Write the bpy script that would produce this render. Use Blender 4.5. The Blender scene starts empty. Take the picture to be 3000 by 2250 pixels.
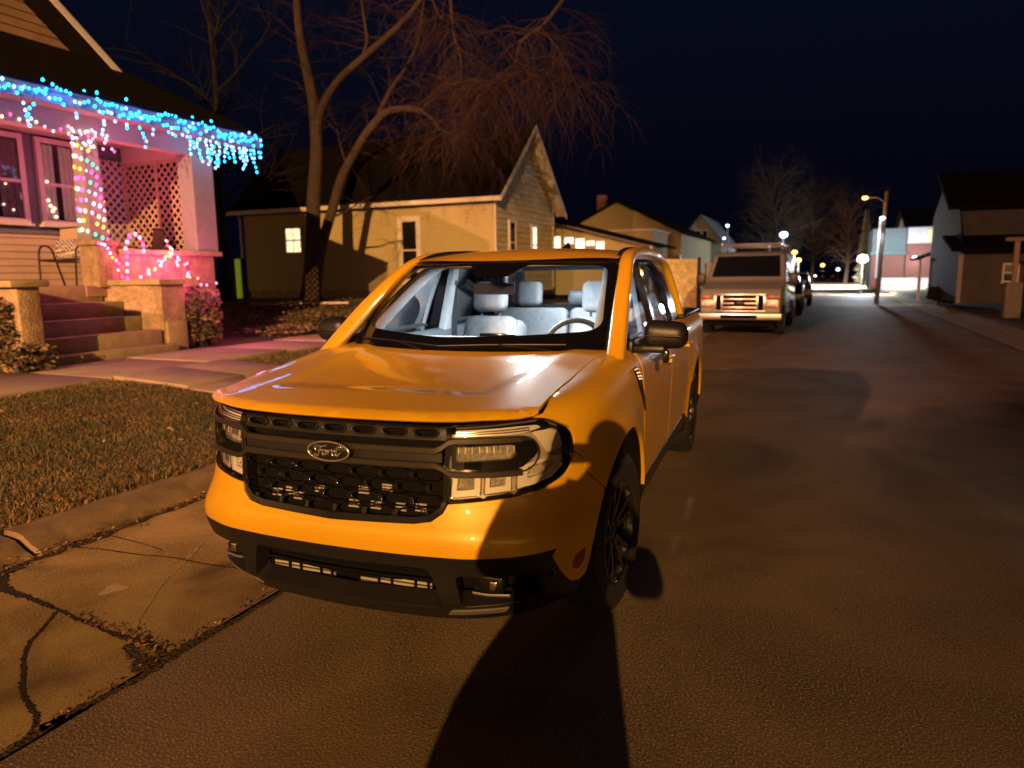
import bpy, bmesh, math, random
import numpy as np
from mathutils import Vector, Matrix
from mathutils.geometry import delaunay_2d_cdt

random.seed(7)
rng = np.random.default_rng(11)
SC = bpy.context.scene
COL = SC.collection
R = math.radians


# ------------------------------------------------------------------ materials
def _nt(name):
    m = bpy.data.materials.new(name)
    m.use_nodes = True
    nt = m.node_tree
    nt.nodes.clear()
    out = nt.nodes.new('ShaderNodeOutputMaterial')
    return m, nt, out


def mat(name, col, rough=0.5, metal=0.0, coat=0.0, spec=0.5, var=None, var2=None, bump=None, emit=None, estr=1.0, crough=0.03, wave=None, sheen=0.0, aniso=None):
    """Principled material; var=(scale, amount) mottles the colour, var2 adds a second, larger mottling, bump=(scale, strength)."""
    m, nt, out = _nt(name)
    b = nt.nodes.new('ShaderNodeBsdfPrincipled')
    nt.links.new(b.outputs[0], out.inputs[0])
    c = (*col, 1.0)
    b.inputs['Base Color'].default_value = c
    b.inputs['Roughness'].default_value = rough
    b.inputs['Metallic'].default_value = metal
    b.inputs['Specular IOR Level'].default_value = spec
    if coat:
        b.inputs['Coat Weight'].default_value = coat
        b.inputs['Coat Roughness'].default_value = crough
    if sheen:
        b.inputs['Sheen Weight'].default_value = sheen
    if emit:
        b.inputs['Emission Color'].default_value = (*emit, 1)
        b.inputs['Emission Strength'].default_value = estr
    tc = nt.nodes.new('ShaderNodeTexCoord')
    last = None
    for v in (var, var2):
        if not v:
            continue
        sc, am = v[0], v[1]
        n = nt.nodes.new('ShaderNodeTexNoise')
        n.inputs['Scale'].default_value = sc
        n.inputs['Detail'].default_value = 6
        n.inputs['Roughness'].default_value = 0.65
        nt.links.new(tc.outputs['Object'], n.inputs['Vector'])
        mr = nt.nodes.new('ShaderNodeMapRange')
        mr.inputs[1].default_value = 0.3
        mr.inputs[2].default_value = 0.7
        mr.inputs[3].default_value = 1 - am
        mr.inputs[4].default_value = 1 + am
        nt.links.new(n.outputs['Fac'], mr.inputs[0])
        mx = nt.nodes.new('ShaderNodeMix')
        mx.data_type = 'RGBA'
        mx.blend_type = 'MULTIPLY'
        mx.inputs[0].default_value = 1.0
        if last is None:
            mx.inputs[6].default_value = c
        else:
            nt.links.new(last, mx.inputs[6])
        nt.links.new(mr.outputs[0], mx.inputs[7])
        last = mx.outputs[2]
    if last is not None:
        nt.links.new(last, b.inputs['Base Color'])
    h = None
    if bump:
        n = nt.nodes.new('ShaderNodeTexNoise')
        n.inputs['Scale'].default_value = bump[0]
        n.inputs['Detail'].default_value = 5
        nt.links.new(tc.outputs['Object'], n.inputs['Vector'])
        bp = nt.nodes.new('ShaderNodeBump')
        bp.inputs['Strength'].default_value = bump[1]
        bp.inputs['Distance'].default_value = bump[2] if len(bump) > 2 else 0.01
        nt.links.new(n.outputs['Fac'], bp.inputs['Height'])
        h = bp.outputs[0]
    if wave:
        # wave = (axis, period, strength): horizontal laps of siding, ribs of cloth
        w = nt.nodes.new('ShaderNodeTexWave')
        w.wave_type = 'BANDS'
        w.bands_direction = wave[0]
        w.wave_profile = 'SAW'
        w.inputs['Scale'].default_value = 0.314159 / wave[1] * 1.0
        w.inputs['Distortion'].default_value = 0.0
        nt.links.new(tc.outputs['Object'], w.inputs['Vector'])
        bp = nt.nodes.new('ShaderNodeBump')
        bp.inputs['Strength'].default_value = wave[2]
        bp.inputs['Distance'].default_value = 0.03
        nt.links.new(w.outputs['Fac'], bp.inputs['Height'])
        if h is not None:
            nt.links.new(h, bp.inputs['Normal'])
        h = bp.outputs[0]
    if h is not None:
        nt.links.new(h, b.inputs['Normal'])
    return m


def glass(name, tint=(0.9, 0.95, 1.0), rough=0.0, ior=1.45, extra=0.0):
    """Clear pane: straight transmission mixed with a mirror reflection by Fresnel."""
    m, nt, out = _nt(name)
    t = nt.nodes.new('ShaderNodeBsdfTransparent')
    t.inputs[0].default_value = (*tint, 1)
    g = nt.nodes.new('ShaderNodeBsdfGlossy')
    g.inputs['Roughness'].default_value = rough
    f = nt.nodes.new('ShaderNodeFresnel')
    f.inputs[0].default_value = ior
    mx = nt.nodes.new('ShaderNodeMixShader')
    nt.links.new(f.outputs[0], mx.inputs[0])
    nt.links.new(t.outputs[0], mx.inputs[1])
    nt.links.new(g.outputs[0], mx.inputs[2])
    nt.links.new(mx.outputs[0], out.inputs[0])
    return m


def emis(name, col, s, var=None):
    m, nt, out = _nt(name)
    e = nt.nodes.new('ShaderNodeEmission')
    e.inputs[0].default_value = (*col, 1)
    e.inputs[1].default_value = s
    nt.links.new(e.outputs[0], out.inputs[0])
    if var:
        tc = nt.nodes.new('ShaderNodeTexCoord')
        n = nt.nodes.new('ShaderNodeTexNoise')
        n.inputs['Scale'].default_value = var[0]
        nt.links.new(tc.outputs['Object'], n.inputs['Vector'])
        mr = nt.nodes.new('ShaderNodeMapRange')
        mr.inputs[1].default_value = 0.35
        mr.inputs[2].default_value = 0.65
        mr.inputs[3].default_value = s * (1 - var[1])
        mr.inputs[4].default_value = s * (1 + var[1])
        nt.links.new(n.outputs['Fac'], mr.inputs[0])
        nt.links.new(mr.outputs[0], e.inputs[1])
    return m


# ------------------------------------------------------------------ mesh building
class MB:
    def __init__(self):
        self.v = []
        self.f = []

    def add(self, vs, fs):
        k = len(self.v)
        self.v.extend([tuple(p) for p in vs])
        self.f.extend([tuple(i + k for i in f) for f in fs])
        return self

    def quad(self, a, b, c, d):
        return self.add([a, b, c, d], [(0, 1, 2, 3)])

    def box(self, lo, hi, M=None):
        x0, y0, z0 = lo
        x1, y1, z1 = hi
        vs = [(x0, y0, z0), (x1, y0, z0), (x1, y1, z0), (x0, y1, z0), (x0, y0, z1), (x1, y0, z1), (x1, y1, z1), (x0, y1, z1)]
        if M is not None:
            vs = [tuple(M @ Vector(p)) for p in vs]
        return self.add(vs, [(0, 3, 2, 1), (4, 5, 6, 7), (0, 1, 5, 4), (1, 2, 6, 5), (2, 3, 7, 6), (3, 0, 4, 7)])

    def rbox(self, lo, hi, r=0.01, seg=2, M=None):
        """Box with rounded edges."""
        bm = bmesh.new()
        bmesh.ops.create_cube(bm, size=1)
        c = [(a + b) / 2 for a, b in zip(lo, hi)]
        s = [abs(b - a) for a, b in zip(lo, hi)]
        for p in bm.verts:
            p.co = Vector((p.co.x * s[0] + c[0], p.co.y * s[1] + c[1], p.co.z * s[2] + c[2]))
        r = min(r, min(s) * 0.49)
        bmesh.ops.bevel(bm, geom=list(bm.edges), offset=r, segments=seg, profile=0.5, affect='EDGES')
        bm.verts.index_update()
        vs = [tuple(M @ p.co) if M is not None else tuple(p.co) for p in bm.verts]
        fs = [tuple(q.index for q in f.verts) for f in bm.faces]
        bm.free()
        return self.add(vs, fs)

    def bar(self, a, b, w, h=None, up=(0, 0, 1)):
        """Square bar from a to b."""
        a, b = Vector(a), Vector(b)
        d = (b - a)
        L = d.length
        if L < 1e-6:
            return self
        d.normalize()
        u = Vector(up)
        s = d.cross(u)
        if s.length < 1e-4:
            s = d.cross(Vector((1, 0, 0)))
        s.normalize()
        t = s.cross(d)
        h = h or w
        M = Matrix((s, d, t)).transposed().to_4x4()
        M.translation = a
        return self.box((-w / 2, 0, -h / 2), (w / 2, L, h / 2), M)

    def tube(self, pts, rad, n=8, closed=False, cap=True):
        pts = [Vector(p) for p in pts]
        m = len(pts)
        if not hasattr(rad, '__len__'):
            rad = [rad] * m
        vs, fs = [], []
        prev = None
        for i, p in enumerate(pts):
            if closed:
                d = pts[(i + 1) % m] - pts[i - 1]
            else:
                d = pts[min(i + 1, m - 1)] - pts[max(i - 1, 0)]
            if d.length < 1e-9:
                d = Vector((0, 0, 1))
            d.normalize()
            if prev is None:
                a = d.cross(Vector((0, 0, 1)))
                if a.length < 1e-3:
                    a = d.cross(Vector((1, 0, 0)))
            else:
                a = prev - d * prev.dot(d)
                if a.length < 1e-6:
                    a = d.cross(Vector((1, 0, 0)))
            a.normalize()
            prev = a
            b = d.cross(a)
            for k in range(n):
                t = 2 * math.pi * k / n
                vs.append(p + (a * math.cos(t) + b * math.sin(t)) * rad[i])
        for i in range(m if closed else m - 1):
            j = (i + 1) % m
            for k in range(n):
                l = (k + 1) % n
                fs.append((i * n + k, i * n + l, j * n + l, j * n + k))
        if cap and not closed:
            fs.append(tuple(range(n - 1, -1, -1)))
            fs.append(tuple((m - 1) * n + k for k in range(n)))
        return self.add(vs, fs)

    def lathe(self, prof, n=48, axis='x', c=(0, 0, 0), close=False):
        """prof = [(radius, along)] turned round the axis through c."""
        vs, fs = [], []
        for r, a in prof:
            for k in range(n):
                t = 2 * math.pi * k / n
                if axis == 'x':
                    vs.append((c[0] + a, c[1] + r * math.cos(t), c[2] + r * math.sin(t)))
                elif axis == 'y':
                    vs.append((c[0] + r * math.cos(t), c[1] + a, c[2] + r * math.sin(t)))
                else:
                    vs.append((c[0] + r * math.cos(t), c[1] + r * math.sin(t), c[2] + a))
        m = len(prof)
        for i in range(m if close else m - 1):
            j = (i + 1) % m
            for k in range(n):
                l = (k + 1) % n
                fs.append((i * n + k, i * n + l, j * n + l, j * n + k))
        return self.add(vs, fs)

    def prism(self, poly, lo, hi, plane='xz'):
        """Extrude a 2D polygon: plane 'xz' along y, 'yz' along x, 'xy' along z."""
        def P(a, b, h):
            return (a, h, b) if plane == 'xz' else ((h, a, b) if plane == 'yz' else (a, b, h))
        n = len(poly)
        vs = [P(a, b, lo) for a, b in poly] + [P(a, b, hi) for a, b in poly]
        fs = [tuple(range(n)), tuple(range(2 * n - 1, n - 1, -1))]
        fs += [(i, i + n, (i + 1) % n + n, (i + 1) % n) for i in range(n)]
        return self.add(vs, fs)

    def grid(self, fn, nu, nv, flip=False):
        vs = [fn(i / nu, j / nv) for i in range(nu + 1) for j in range(nv + 1)]
        fs = []
        for i in range(nu):
            for j in range(nv):
                q = (i * (nv + 1) + j, (i + 1) * (nv + 1) + j, (i + 1) * (nv + 1) + j + 1, i * (nv + 1) + j + 1)
                fs.append(q[::-1] if flip else q)
        return self.add(vs, fs)

    def ball(self, c, r, sub=1, scale=(1, 1, 1)):
        k = ICO[sub]
        return self.add([(c[0] + p[0] * r * scale[0], c[1] + p[1] * r * scale[1], c[2] + p[2] * r * scale[2]) for p in k[0]], k[1])

    def merge(self, other, M=None):
        return self.add([tuple(M @ Vector(p)) for p in other.v] if M is not None else other.v, other.f)


def _ico(sub):
    bm = bmesh.new()
    bmesh.ops.create_icosphere(bm, subdivisions=sub, radius=1)
    bm.verts.index_update()
    r = ([tuple(v.co) for v in bm.verts], [tuple(v.index for v in f.verts) for f in bm.faces])
    bm.free()
    return r


ICO = {1: _ico(1), 2: _ico(2), 3: _ico(3)}


def obj(name, mb, m, parent=None, smooth=None, fix=True, label=None):
    """Link a mesh object; smooth = crease angle in degrees (None: flat)."""
    me = bpy.data.meshes.new(name)
    me.from_pydata(mb.v, [], mb.f)
    if fix:
        bm = bmesh.new()
        bm.from_mesh(me)
        bmesh.ops.recalc_face_normals(bm, faces=bm.faces)
        bm.to_mesh(me)
        bm.free()
    if smooth is not None:
        me.shade_smooth()
        me.set_sharp_from_angle(angle=R(smooth))
    o = bpy.data.objects.new(name, me)
    for mm in (m if isinstance(m, (list, tuple)) else [m]):
        me.materials.append(mm)
    COL.objects.link(o)
    if parent is not None:
        o.parent = parent
    if label:
        o['label'] = label
    return o


def tag(o, label=None, cat=None, group=None, kind=None):
    if label:
        o['label'] = label
    if cat:
        o['category'] = cat
    if group:
        o['group'] = group
    if kind:
        o['kind'] = kind
    return o


def thing(name, label, cat, loc=(0, 0, 0), rz=0.0, group=None):
    o = bpy.data.objects.new(name, None)
    o.empty_display_size = 0.2
    COL.objects.link(o)
    o.location = loc
    o.rotation_euler = (0, 0, rz)
    return tag(o, label, cat, group)


def copy_tree(o, parent=None):
    c = o.copy()
    COL.objects.link(c)
    c.parent = parent
    for ch in list(o.children):
        copy_tree(ch, c)
    return c


# ------------------------------------------------------------------ 2D polygon panels
def rnd(poly, r, n=4):
    """Round the corners of a polygon; r = radius or list of radii."""
    out = []
    m = len(poly)
    for i in range(m):
        rr = r[i] if hasattr(r, '__len__') else r
        p = Vector(poly[i])
        a = Vector(poly[i - 1])
        b = Vector(poly[(i + 1) % m])
        if rr <= 0:
            out.append(tuple(p))
            continue
        da, db = a - p, b - p
        ra = min(rr, da.length * 0.45)
        rb = min(rr, db.length * 0.45)
        s = p + da.normalized() * ra
        e = p + db.normalized() * rb
        for k in range(n + 1):
            t = k / n
            out.append(tuple(s * (1 - t) ** 2 + p * 2 * t * (1 - t) + e * t * t))
    return out


def _resample(loop, step):
    out = []
    n = len(loop)
    for i in range(n):
        a = np.array(loop[i], float)
        b = np.array(loop[(i + 1) % n], float)
        L = np.linalg.norm(b - a)
        if L < 1e-7:
            continue
        k = max(1, int(math.ceil(L / step)))
        for j in range(k):
            out.append(a + (b - a) * j / k)
    return out


def _inside(P, loops):
    """Even-odd test of points P (N,2) against all loops."""
    c = np.zeros(len(P), bool)
    x, y = P[:, 0], P[:, 1]
    for lp in loops:
        q = np.array(lp)
        a, b = q, np.roll(q, -1, 0)
        for (x0, y0), (x1, y1) in zip(a, b):
            if y0 == y1:
                continue
            hit = ((y0 > y) != (y1 > y)) & (x < (x1 - x0) * (y - y0) / (y1 - y0) + x0)
            c ^= hit
    return c


def panel(outer, holes, fn, step=0.03, flange=0.015, mb=None, mirror=False, off=0.0, lip=0.0015):
    """Fill a 2D polygon with holes finely, map it by fn(a, b) -> xyz, and turn its edges inward by flange."""
    mb = mb or MB()
    loops = [_resample(outer, step)] + [_resample(h, step) for h in holes]
    pts, edges = [], []
    for lp in loops:
        k = len(pts)
        pts += [tuple(p) for p in lp]
        edges += [(k + i, k + (i + 1) % len(lp)) for i in range(len(lp))]
    B = np.array(pts)
    lo, hi = B.min(0), B.max(0)
    nx, ny = int((hi[0] - lo[0]) / step) + 1, int((hi[1] - lo[1]) / step) + 1
    gx, gy = np.meshgrid(lo[0] + (np.arange(nx) + 0.5) * step, lo[1] + (np.arange(ny) + 0.5) * step)
    G = np.stack([gx.ravel(), gy.ravel()], 1)
    if len(G):
        ins = _inside(G, loops)
        G = G[ins]
        if len(G):
            d = np.full(len(G), 9.0)
            for s in range(0, len(B), 256):
                d = np.minimum(d, np.sqrt(((G[:, None, :] - B[None, s:s + 256, :]) ** 2).sum(2)).min(1))
            G = G[d > step * 0.55]
        pts += [tuple(p) for p in G]
    V, E, F, _, _, _ = delaunay_2d_cdt([Vector(p) for p in pts], edges, [], 0, 1e-6)
    V = np.array([tuple(p) for p in V])
    F = [tuple(f) for f in F]
    cen = np.array([V[list(f)].mean(0) for f in F])
    keep = _inside(cen, loops)
    F = [f for f, k in zip(F, keep) if k]
    h = 1e-3
    W, N = [], []
    for a, b in V:
        p = Vector(fn(a, b))
        du = Vector(fn(a + h, b)) - Vector(fn(a - h, b))
        dv = Vector(fn(a, b + h)) - Vector(fn(a, b - h))
        n = du.cross(dv)
        n = n.normalized() if n.length > 1e-12 else Vector((0, -1, 0))
        W.append(p + n * off)
        N.append(n)
    vs = [tuple(p) for p in W]
    fs = [(f if ((V[f[1]] - V[f[0]])[0] * (V[f[2]] - V[f[0]])[1] - (V[f[1]] - V[f[0]])[1] * (V[f[2]] - V[f[0]])[0]) > 0 else f[::-1]) for f in F]
    if flange:
        cnt = {}
        for f in fs:
            for i in range(3):
                e = (f[i], f[(i + 1) % 3])
                cnt[e] = 1
        bd = [e for e in cnt if (e[1], e[0]) not in cnt]
        idx = {}
        out = {}
        for a, b in bd:   # outward 3D direction on the boundary
            t = W[b] - W[a]
            for q in (a, b):
                out[q] = out.get(q, Vector()) + t.cross(N[q])
        def ring(i, dep, o, key):
            if (i, key) not in idx:
                d = out[i].normalized() if out[i].length > 1e-12 else Vector()
                idx[(i, key)] = len(vs)
                vs.append(tuple(W[i] - N[i] * dep + d * o))
            return idx[(i, key)]
        for a, b in bd:
            a1, b1 = ring(a, lip, lip, 1), ring(b, lip, lip, 1)
            a2, b2 = ring(a, flange, lip, 2), ring(b, flange, lip, 2)
            fs.append((b, a, a1, b1))
            fs.append((b1, a1, a2, b2))
    if mirror:
        vs = [(-x, y, z) for x, y, z in vs]
        fs = [f[::-1] for f in fs]
    return mb.add(vs, fs)


def interp(x, xs, ys):
    """Monotone-smooth interpolation through control points."""
    if x <= xs[0]:
        return ys[0]
    if x >= xs[-1]:
        return ys[-1]
    i = 0
    while x > xs[i + 1]:
        i += 1
    n = len(xs)

    def slope(k):
        if k == 0 or k == n - 1:
            j = 0 if k == 0 else n - 2
            return (ys[j + 1] - ys[j]) / (xs[j + 1] - xs[j])
        a = (ys[k] - ys[k - 1]) / (xs[k] - xs[k - 1])
        b = (ys[k + 1] - ys[k]) / (xs[k + 1] - xs[k])
        return 0.0 if a * b <= 0 else 2 * a * b / (a + b)
    h = xs[i + 1] - xs[i]
    t = (x - xs[i]) / h
    return ((1 + 2 * t) * (1 - t) ** 2 * ys[i] + t * (1 - t) ** 2 * h * slope(i) + t * t * (3 - 2 * t) * ys[i + 1] + t * t * (t - 1) * h * slope(i + 1))


def crom(pts, n=8, closed=False):
    """Catmull-Rom through 3D or 2D points."""
    P = [np.array(p, float) for p in pts]
    m = len(P)
    out = []
    for i in range(m if closed else m - 1):
        p0 = P[i - 1] if (closed or i > 0) else 2 * P[0] - P[1]
        p1, p2 = P[i], P[(i + 1) % m]
        p3 = P[(i + 2) % m] if (closed or i + 2 < m) else 2 * P[-1] - P[-2]
        for k in range(n):
            t = k / n
            out.append(tuple(0.5 * (2 * p1 + (p2 - p0) * t + (2 * p0 - 5 * p1 + 4 * p2 - p3) * t * t + (3 * p1 - p0 - 3 * p2 + p3) * t ** 3)))
    if not closed:
        out.append(tuple(P[-1]))
    return out


def sstep(a, b, x):
    t = min(1, max(0, (x - a) / (b - a)))
    return t * t * (3 - 2 * t)
# ------------------------------------------------------------------ truck materials
M = {}
M['paint'] = mat('orange_paint', (0.745, 0.415, 0.012), rough=0.45, metal=0.10, coat=0.75, crough=0.02, var=(700, 0.14), var2=(2.2, 0.05))
M['black_plastic'] = mat('black_plastic', (0.010, 0.0098, 0.011), rough=0.42, bump=(900, 0.15, 0.001))
M['gloss_black'] = mat('gloss_black', (0.008, 0.008, 0.009), rough=0.12, coat=0.6)
M['satin_bar'] = mat('satin_grey_bar', (0.062, 0.055, 0.052), rough=0.30, metal=0.6)
M['void'] = mat('dark_void', (0.006, 0.006, 0.007), rough=0.9, spec=0.1)
M['chrome'] = mat('chrome', (0.75, 0.74, 0.72), rough=0.16, metal=1.0)
M['reflector'] = mat('lamp_reflector', (0.95, 0.91, 0.80), rough=0.26, metal=0.9, bump=(110, 1.0, 0.02), var=(160, 0.3))
M['lamp_housing'] = mat('lamp_housing', (0.42, 0.38, 0.33), rough=0.40, metal=0.35, var=(40, 0.2))
M['lamp_light_guide'] = mat('lamp_light_guide', (0.80, 0.76, 0.70), rough=0.30, metal=0.25)
M['lens'] = glass('lamp_lens', (0.97, 0.97, 0.97), ior=1.5)
M['windshield'] = glass('windshield_glass', (0.90, 0.94, 0.95), ior=1.45)
M['side_glass'] = glass('side_glass', (0.72, 0.80, 0.84), ior=1.5)
M['frit'] = mat('black_frit', (0.004, 0.004, 0.005), rough=0.10, coat=0.3)
M['fabric'] = mat('grey_seat_fabric', (0.27, 0.285, 0.30), rough=0.95, spec=0.2, var=(300, 0.35), var2=(30, 0.16), bump=(400, 0.8, 0.004), wave=('X', 0.012, 0.5))
M['trim_light'] = mat('pale_grey_trim', (0.50, 0.52, 0.54), rough=0.85, var=(20, 0.05), bump=(600, 0.2, 0.002))
M['trim_dark'] = mat('dark_trim', (0.055, 0.06, 0.068), rough=0.6, var=(30, 0.15))
M['trim_mid'] = mat('mid_grey_trim', (0.13, 0.145, 0.16), rough=0.7)
M['tyre'] = mat('tyre_rubber', (0.012, 0.012, 0.012), rough=0.75, bump=(200, 0.2, 0.003))
M['rim'] = mat('black_rim', (0.010, 0.010, 0.012), rough=0.28, coat=0.8)
M['slats'] = mat('cooler_fins', (0.62, 0.58, 0.50), rough=0.45, metal=0.5)
M['skid'] = mat('skid_grey', (0.17, 0.155, 0.14), rough=0.45, metal=0.3)
M['amber'] = mat('amber_reflector', (0.28, 0.05, 0.015), rough=0.3, bump=(300, 0.6, 0.004))
M['dome'] = emis('dome_lamp', (0.80, 0.90, 1.0), 60)
M['badge_silver'] = mat('badge_silver', (0.62, 0.58, 0.50), rough=0.28, metal=0.9)
M['badge_black'] = mat('badge_black', (0.010, 0.010, 0.012), rough=0.2, coat=0.6)

truck = thing('pickup_truck', 'shiny orange crew cab pickup truck with its cabin lit up, parked by the grass', 'pickup truck')
T = truck

# ------------------------------------------------------------------ body surface functions
_ctl = [(-0.25, -0.025), (0, -0.035), (0.25, -0.025), (0.45, 0.0), (0.59, 0.050), (0.695, 0.115), (0.772, 0.20), (0.832, 0.31), (0.876, 0.45), (0.903, 0.64), (0.915, 1.0),
        (0.92, 1.6), (0.92, 2.4), (0.92, 3.2), (0.916, 4.3), (0.90, 4.85), (0.85, 5.01), (0.70, 5.06), (0.4, 5.07), (0, 5.07)]
_c = np.array(crom(_ctl, 24))
_c = _c[np.argmin(abs(_c[:24 * 3, 0])):]
_c[0, 0] = 0.0
_u = np.concatenate([[0], np.cumsum(np.linalg.norm(np.diff(_c, axis=0), axis=1))])
_tan = np.gradient(_c, _u, axis=0)
_nrm = np.stack([_tan[:, 1], -_tan[:, 0]], 1)
_nrm /= np.linalg.norm(_nrm, axis=1)[:, None]
_nrm[0] = (0, -1)
UEND = float(_u[-1])


def contour(u):
    s = 1 if u >= 0 else -1
    a = abs(u)
    x = float(np.interp(a, _u, _c[:, 0])) * s
    y = float(np.interp(a, _u, _c[:, 1]))
    nx = float(np.interp(a, _u, _nrm[:, 0])) * s
    ny = float(np.interp(a, _u, _nrm[:, 1]))
    L = math.hypot(nx, ny)
    return x, y, nx / L, ny / L


_front = _u < _u[np.argmax(_c[:, 1] > 0.6)]


def UX(x):
    """u on the front face at lateral position x."""
    k = np.argmax(_c[:, 0] > 0.90)
    return math.copysign(float(np.interp(abs(x), _c[:k, 0], _u[:k])), x)


def UY(y):
    """u on the flank at longitudinal position y."""
    k = np.argmax(_c[:, 1] > 5.05)
    return float(np.interp(y, _c[:k, 1], _u[:k]))


def ztop(y):
    return interp(y, [-0.1, 0.0, 0.25, 0.7, 1.25, 1.6, 3.6, 5.1], [1.040, 1.055, 1.085, 1.125, 1.178, 1.185, 1.195, 1.195])


WHEELS = ((0.935, 0.3625), (4.011, 0.3625))
ARCH_A, ARCH_B, ARCH_F = 0.475, 0.495, 0.530


def archm(y, z):
    e = 9
    for yc, zc in WHEELS:
        e = min(e, math.sqrt(((y - yc) / (ARCH_A if y > yc else ARCH_F)) ** 2 + ((z - zc) / ARCH_B) ** 2))
    return e


def rad(nx):
    return 0.055 + 0.075 * abs(nx)


def vz(u):
    x, y, nx, ny = contour(u)
    return ztop(y) - rad(nx)


def surf(u, v):
    x, y, nx, ny = contour(u)
    r = rad(nx)
    z1 = ztop(y) - r
    wf = ny * ny if y < 2.5 else 0
    ws = 1 - wf
    z = min(v, z1)
    of = interp(z, [0.24, 0.30, 0.36, 0.50, 0.56, 0.62, 0.68, 0.76, 0.90, 1.0, 1.06], [-0.10, -0.045, 0.0, 0.022, 0.036, 0.046, 0.026, 0.006, -0.003, -0.012, -0.02])
    os_ = interp(z, [0.24, 0.32, 0.42, 0.52, 0.62, 0.78, 0.92, 1.0, 1.1], [-0.07, -0.04, -0.018, -0.012, -0.008, 0.0, 0.004, 0.0, -0.008])
    o = wf * of + ws * os_
    o += 4 * wf * ws * 0.050 * math.exp(-((z - 0.55) / 0.13) ** 2)
    if z > 0.25 and ws > 0.02:
        e = archm(y, z)
        o += ws * 0.026 * math.exp(-((e - 1.0) / 0.16) ** 2 if e > 1.0 else 0) * (1 - sstep(0.95, 1.02, z))
    if v <= z1:
        return (x + nx * o, y + ny * o, v)
    a = v - z1
    if a < r * math.pi / 2:
        t = a / r
        ins, zz = r * (1 - math.cos(t)), z1 + r * math.sin(t)
    else:
        ins, zz = r + (a - r * math.pi / 2), z1 + r
    return (x + nx * (o - ins), y + ny * (o - ins), zz)


def surf_off(d):
    def f(u, v):
        p = Vector(surf(u, v))
        h = 1e-3
        n = (Vector(surf(u + h, v)) - Vector(surf(u - h, v))).cross(Vector(surf(u, v + h)) - Vector(surf(u, v - h)))
        return p + n.normalized() * d
    return f


def arch_pts(yc, zc, k=1.0, a0=0, a1=180, n=28):
    """Points of the wheel arch from front to rear, in (u, z)."""
    out = []
    for i in range(n + 1):
        t = R(180 - (a0 + (a1 - a0) * i / n))
        c = math.cos(t)
        out.append((UY(yc + (ARCH_A if c > 0 else ARCH_F) * k * c), zc + ARCH_B * k * math.sin(t)))
    return out


def both(name, poly, m, step=0.03, flange=0.018, holes=(), fn=surf, smooth=35, off=0.0, **kw):
    r = []
    for mir in (False, True):
        mb = panel(poly, list(holes), fn, step=step, flange=flange, mirror=mir, off=off)
        r.append(obj(name, mb, m, T, smooth=smooth, fix=False))
    return r


def sym(half):
    """Close a half outline (u >= 0, first and last point on the centreline) by mirroring."""
    l = [(-a, b) for a, b in half[::-1]]
    if abs(half[-1][0]) < 1e-6:
        l = l[1:]
    if abs(half[0][0]) < 1e-6:
        l = l[:-1]
    return half + l


# ------------------------------------------------------------------ bumper, grille, lamps (half outlines in u, z)
GR = [(0, 1.040), (UX(0.462), 1.033), (UX(0.466), 0.97), (UX(0.452), 0.88), (UX(0.452), 0.752), (UX(0.435), 0.715), (UX(0.395), 0.686), (UX(0.33), 0.675), (0, 0.664)]
HLo = [(UX(0.468), 1.034), (UX(0.70), 1.050), (UX(0.77), 1.048), (UY(0.232), 1.028), (UY(0.300), 0.985), (UY(0.318), 0.93), (UY(0.312), 0.865), (UY(0.272), 0.815), (UY(0.19), 0.785), (UX(0.68), 0.768), (UX(0.456), 0.749), (UX(0.455), 0.88), (UX(0.469), 0.97)]
HLo = rnd(HLo, [0.008, 0.02, 0.03, 0.04, 0.04, 0.04, 0.05, 0.05, 0.04, 0.05, 0.01, 0.01, 0.01], 4)
PI2 = math.pi / 2


def VT(u, e):
    x, y, nx, ny = contour(u)
    return vz(u) + e


def lid(y, nx):
    return rad(nx) * PI2


# hood shut line in plan: (x, y)
CUT = [(0.744, 0.172), (0.739, 0.23), (0.732, 0.34), (0.730, 0.50), (0.732, 0.80), (0.742, 1.15), (0.752, 1.34)]


def plan_to_uv(x, y):
    """(u, v) on the shoulder for a plan point inside the contour."""
    d = np.hypot(_c[:, 0] - x, _c[:, 1] - y)
    i = int(np.argmin(d))
    u = float(_u[i])
    _, _, nx, _ = contour(u)
    r = rad(nx)
    ins = float(d[i])
    a = r * math.acos(max(-1, 1 - ins / r)) if ins < r else ins - r + r * PI2
    return u, vz(u) + a


# fender
top = [plan_to_uv(x + 0.006, y) for x, y in CUT]
fend = [(UX(0.752), 1.056)] + top[1:]
fend += [(UY(1.385), VT(UY(1.385), 0.20)), (UY(1.375), 1.08), (UY(1.40), 0.90), (UY(1.46), 0.65), (UY(1.475), 0.455)]
fend += arch_pts(*WHEELS[0], a0=180 - 11, a1=42, n=24)
fend += [(UY(0.408), 0.80), (UY(0.378), 0.862), (UY(0.325), 0.895), (UY(0.326), 0.94), (UY(0.308), 0.99), (UY(0.242), 1.034)]
both('fender', fend, M['paint'], step=0.026)

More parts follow.
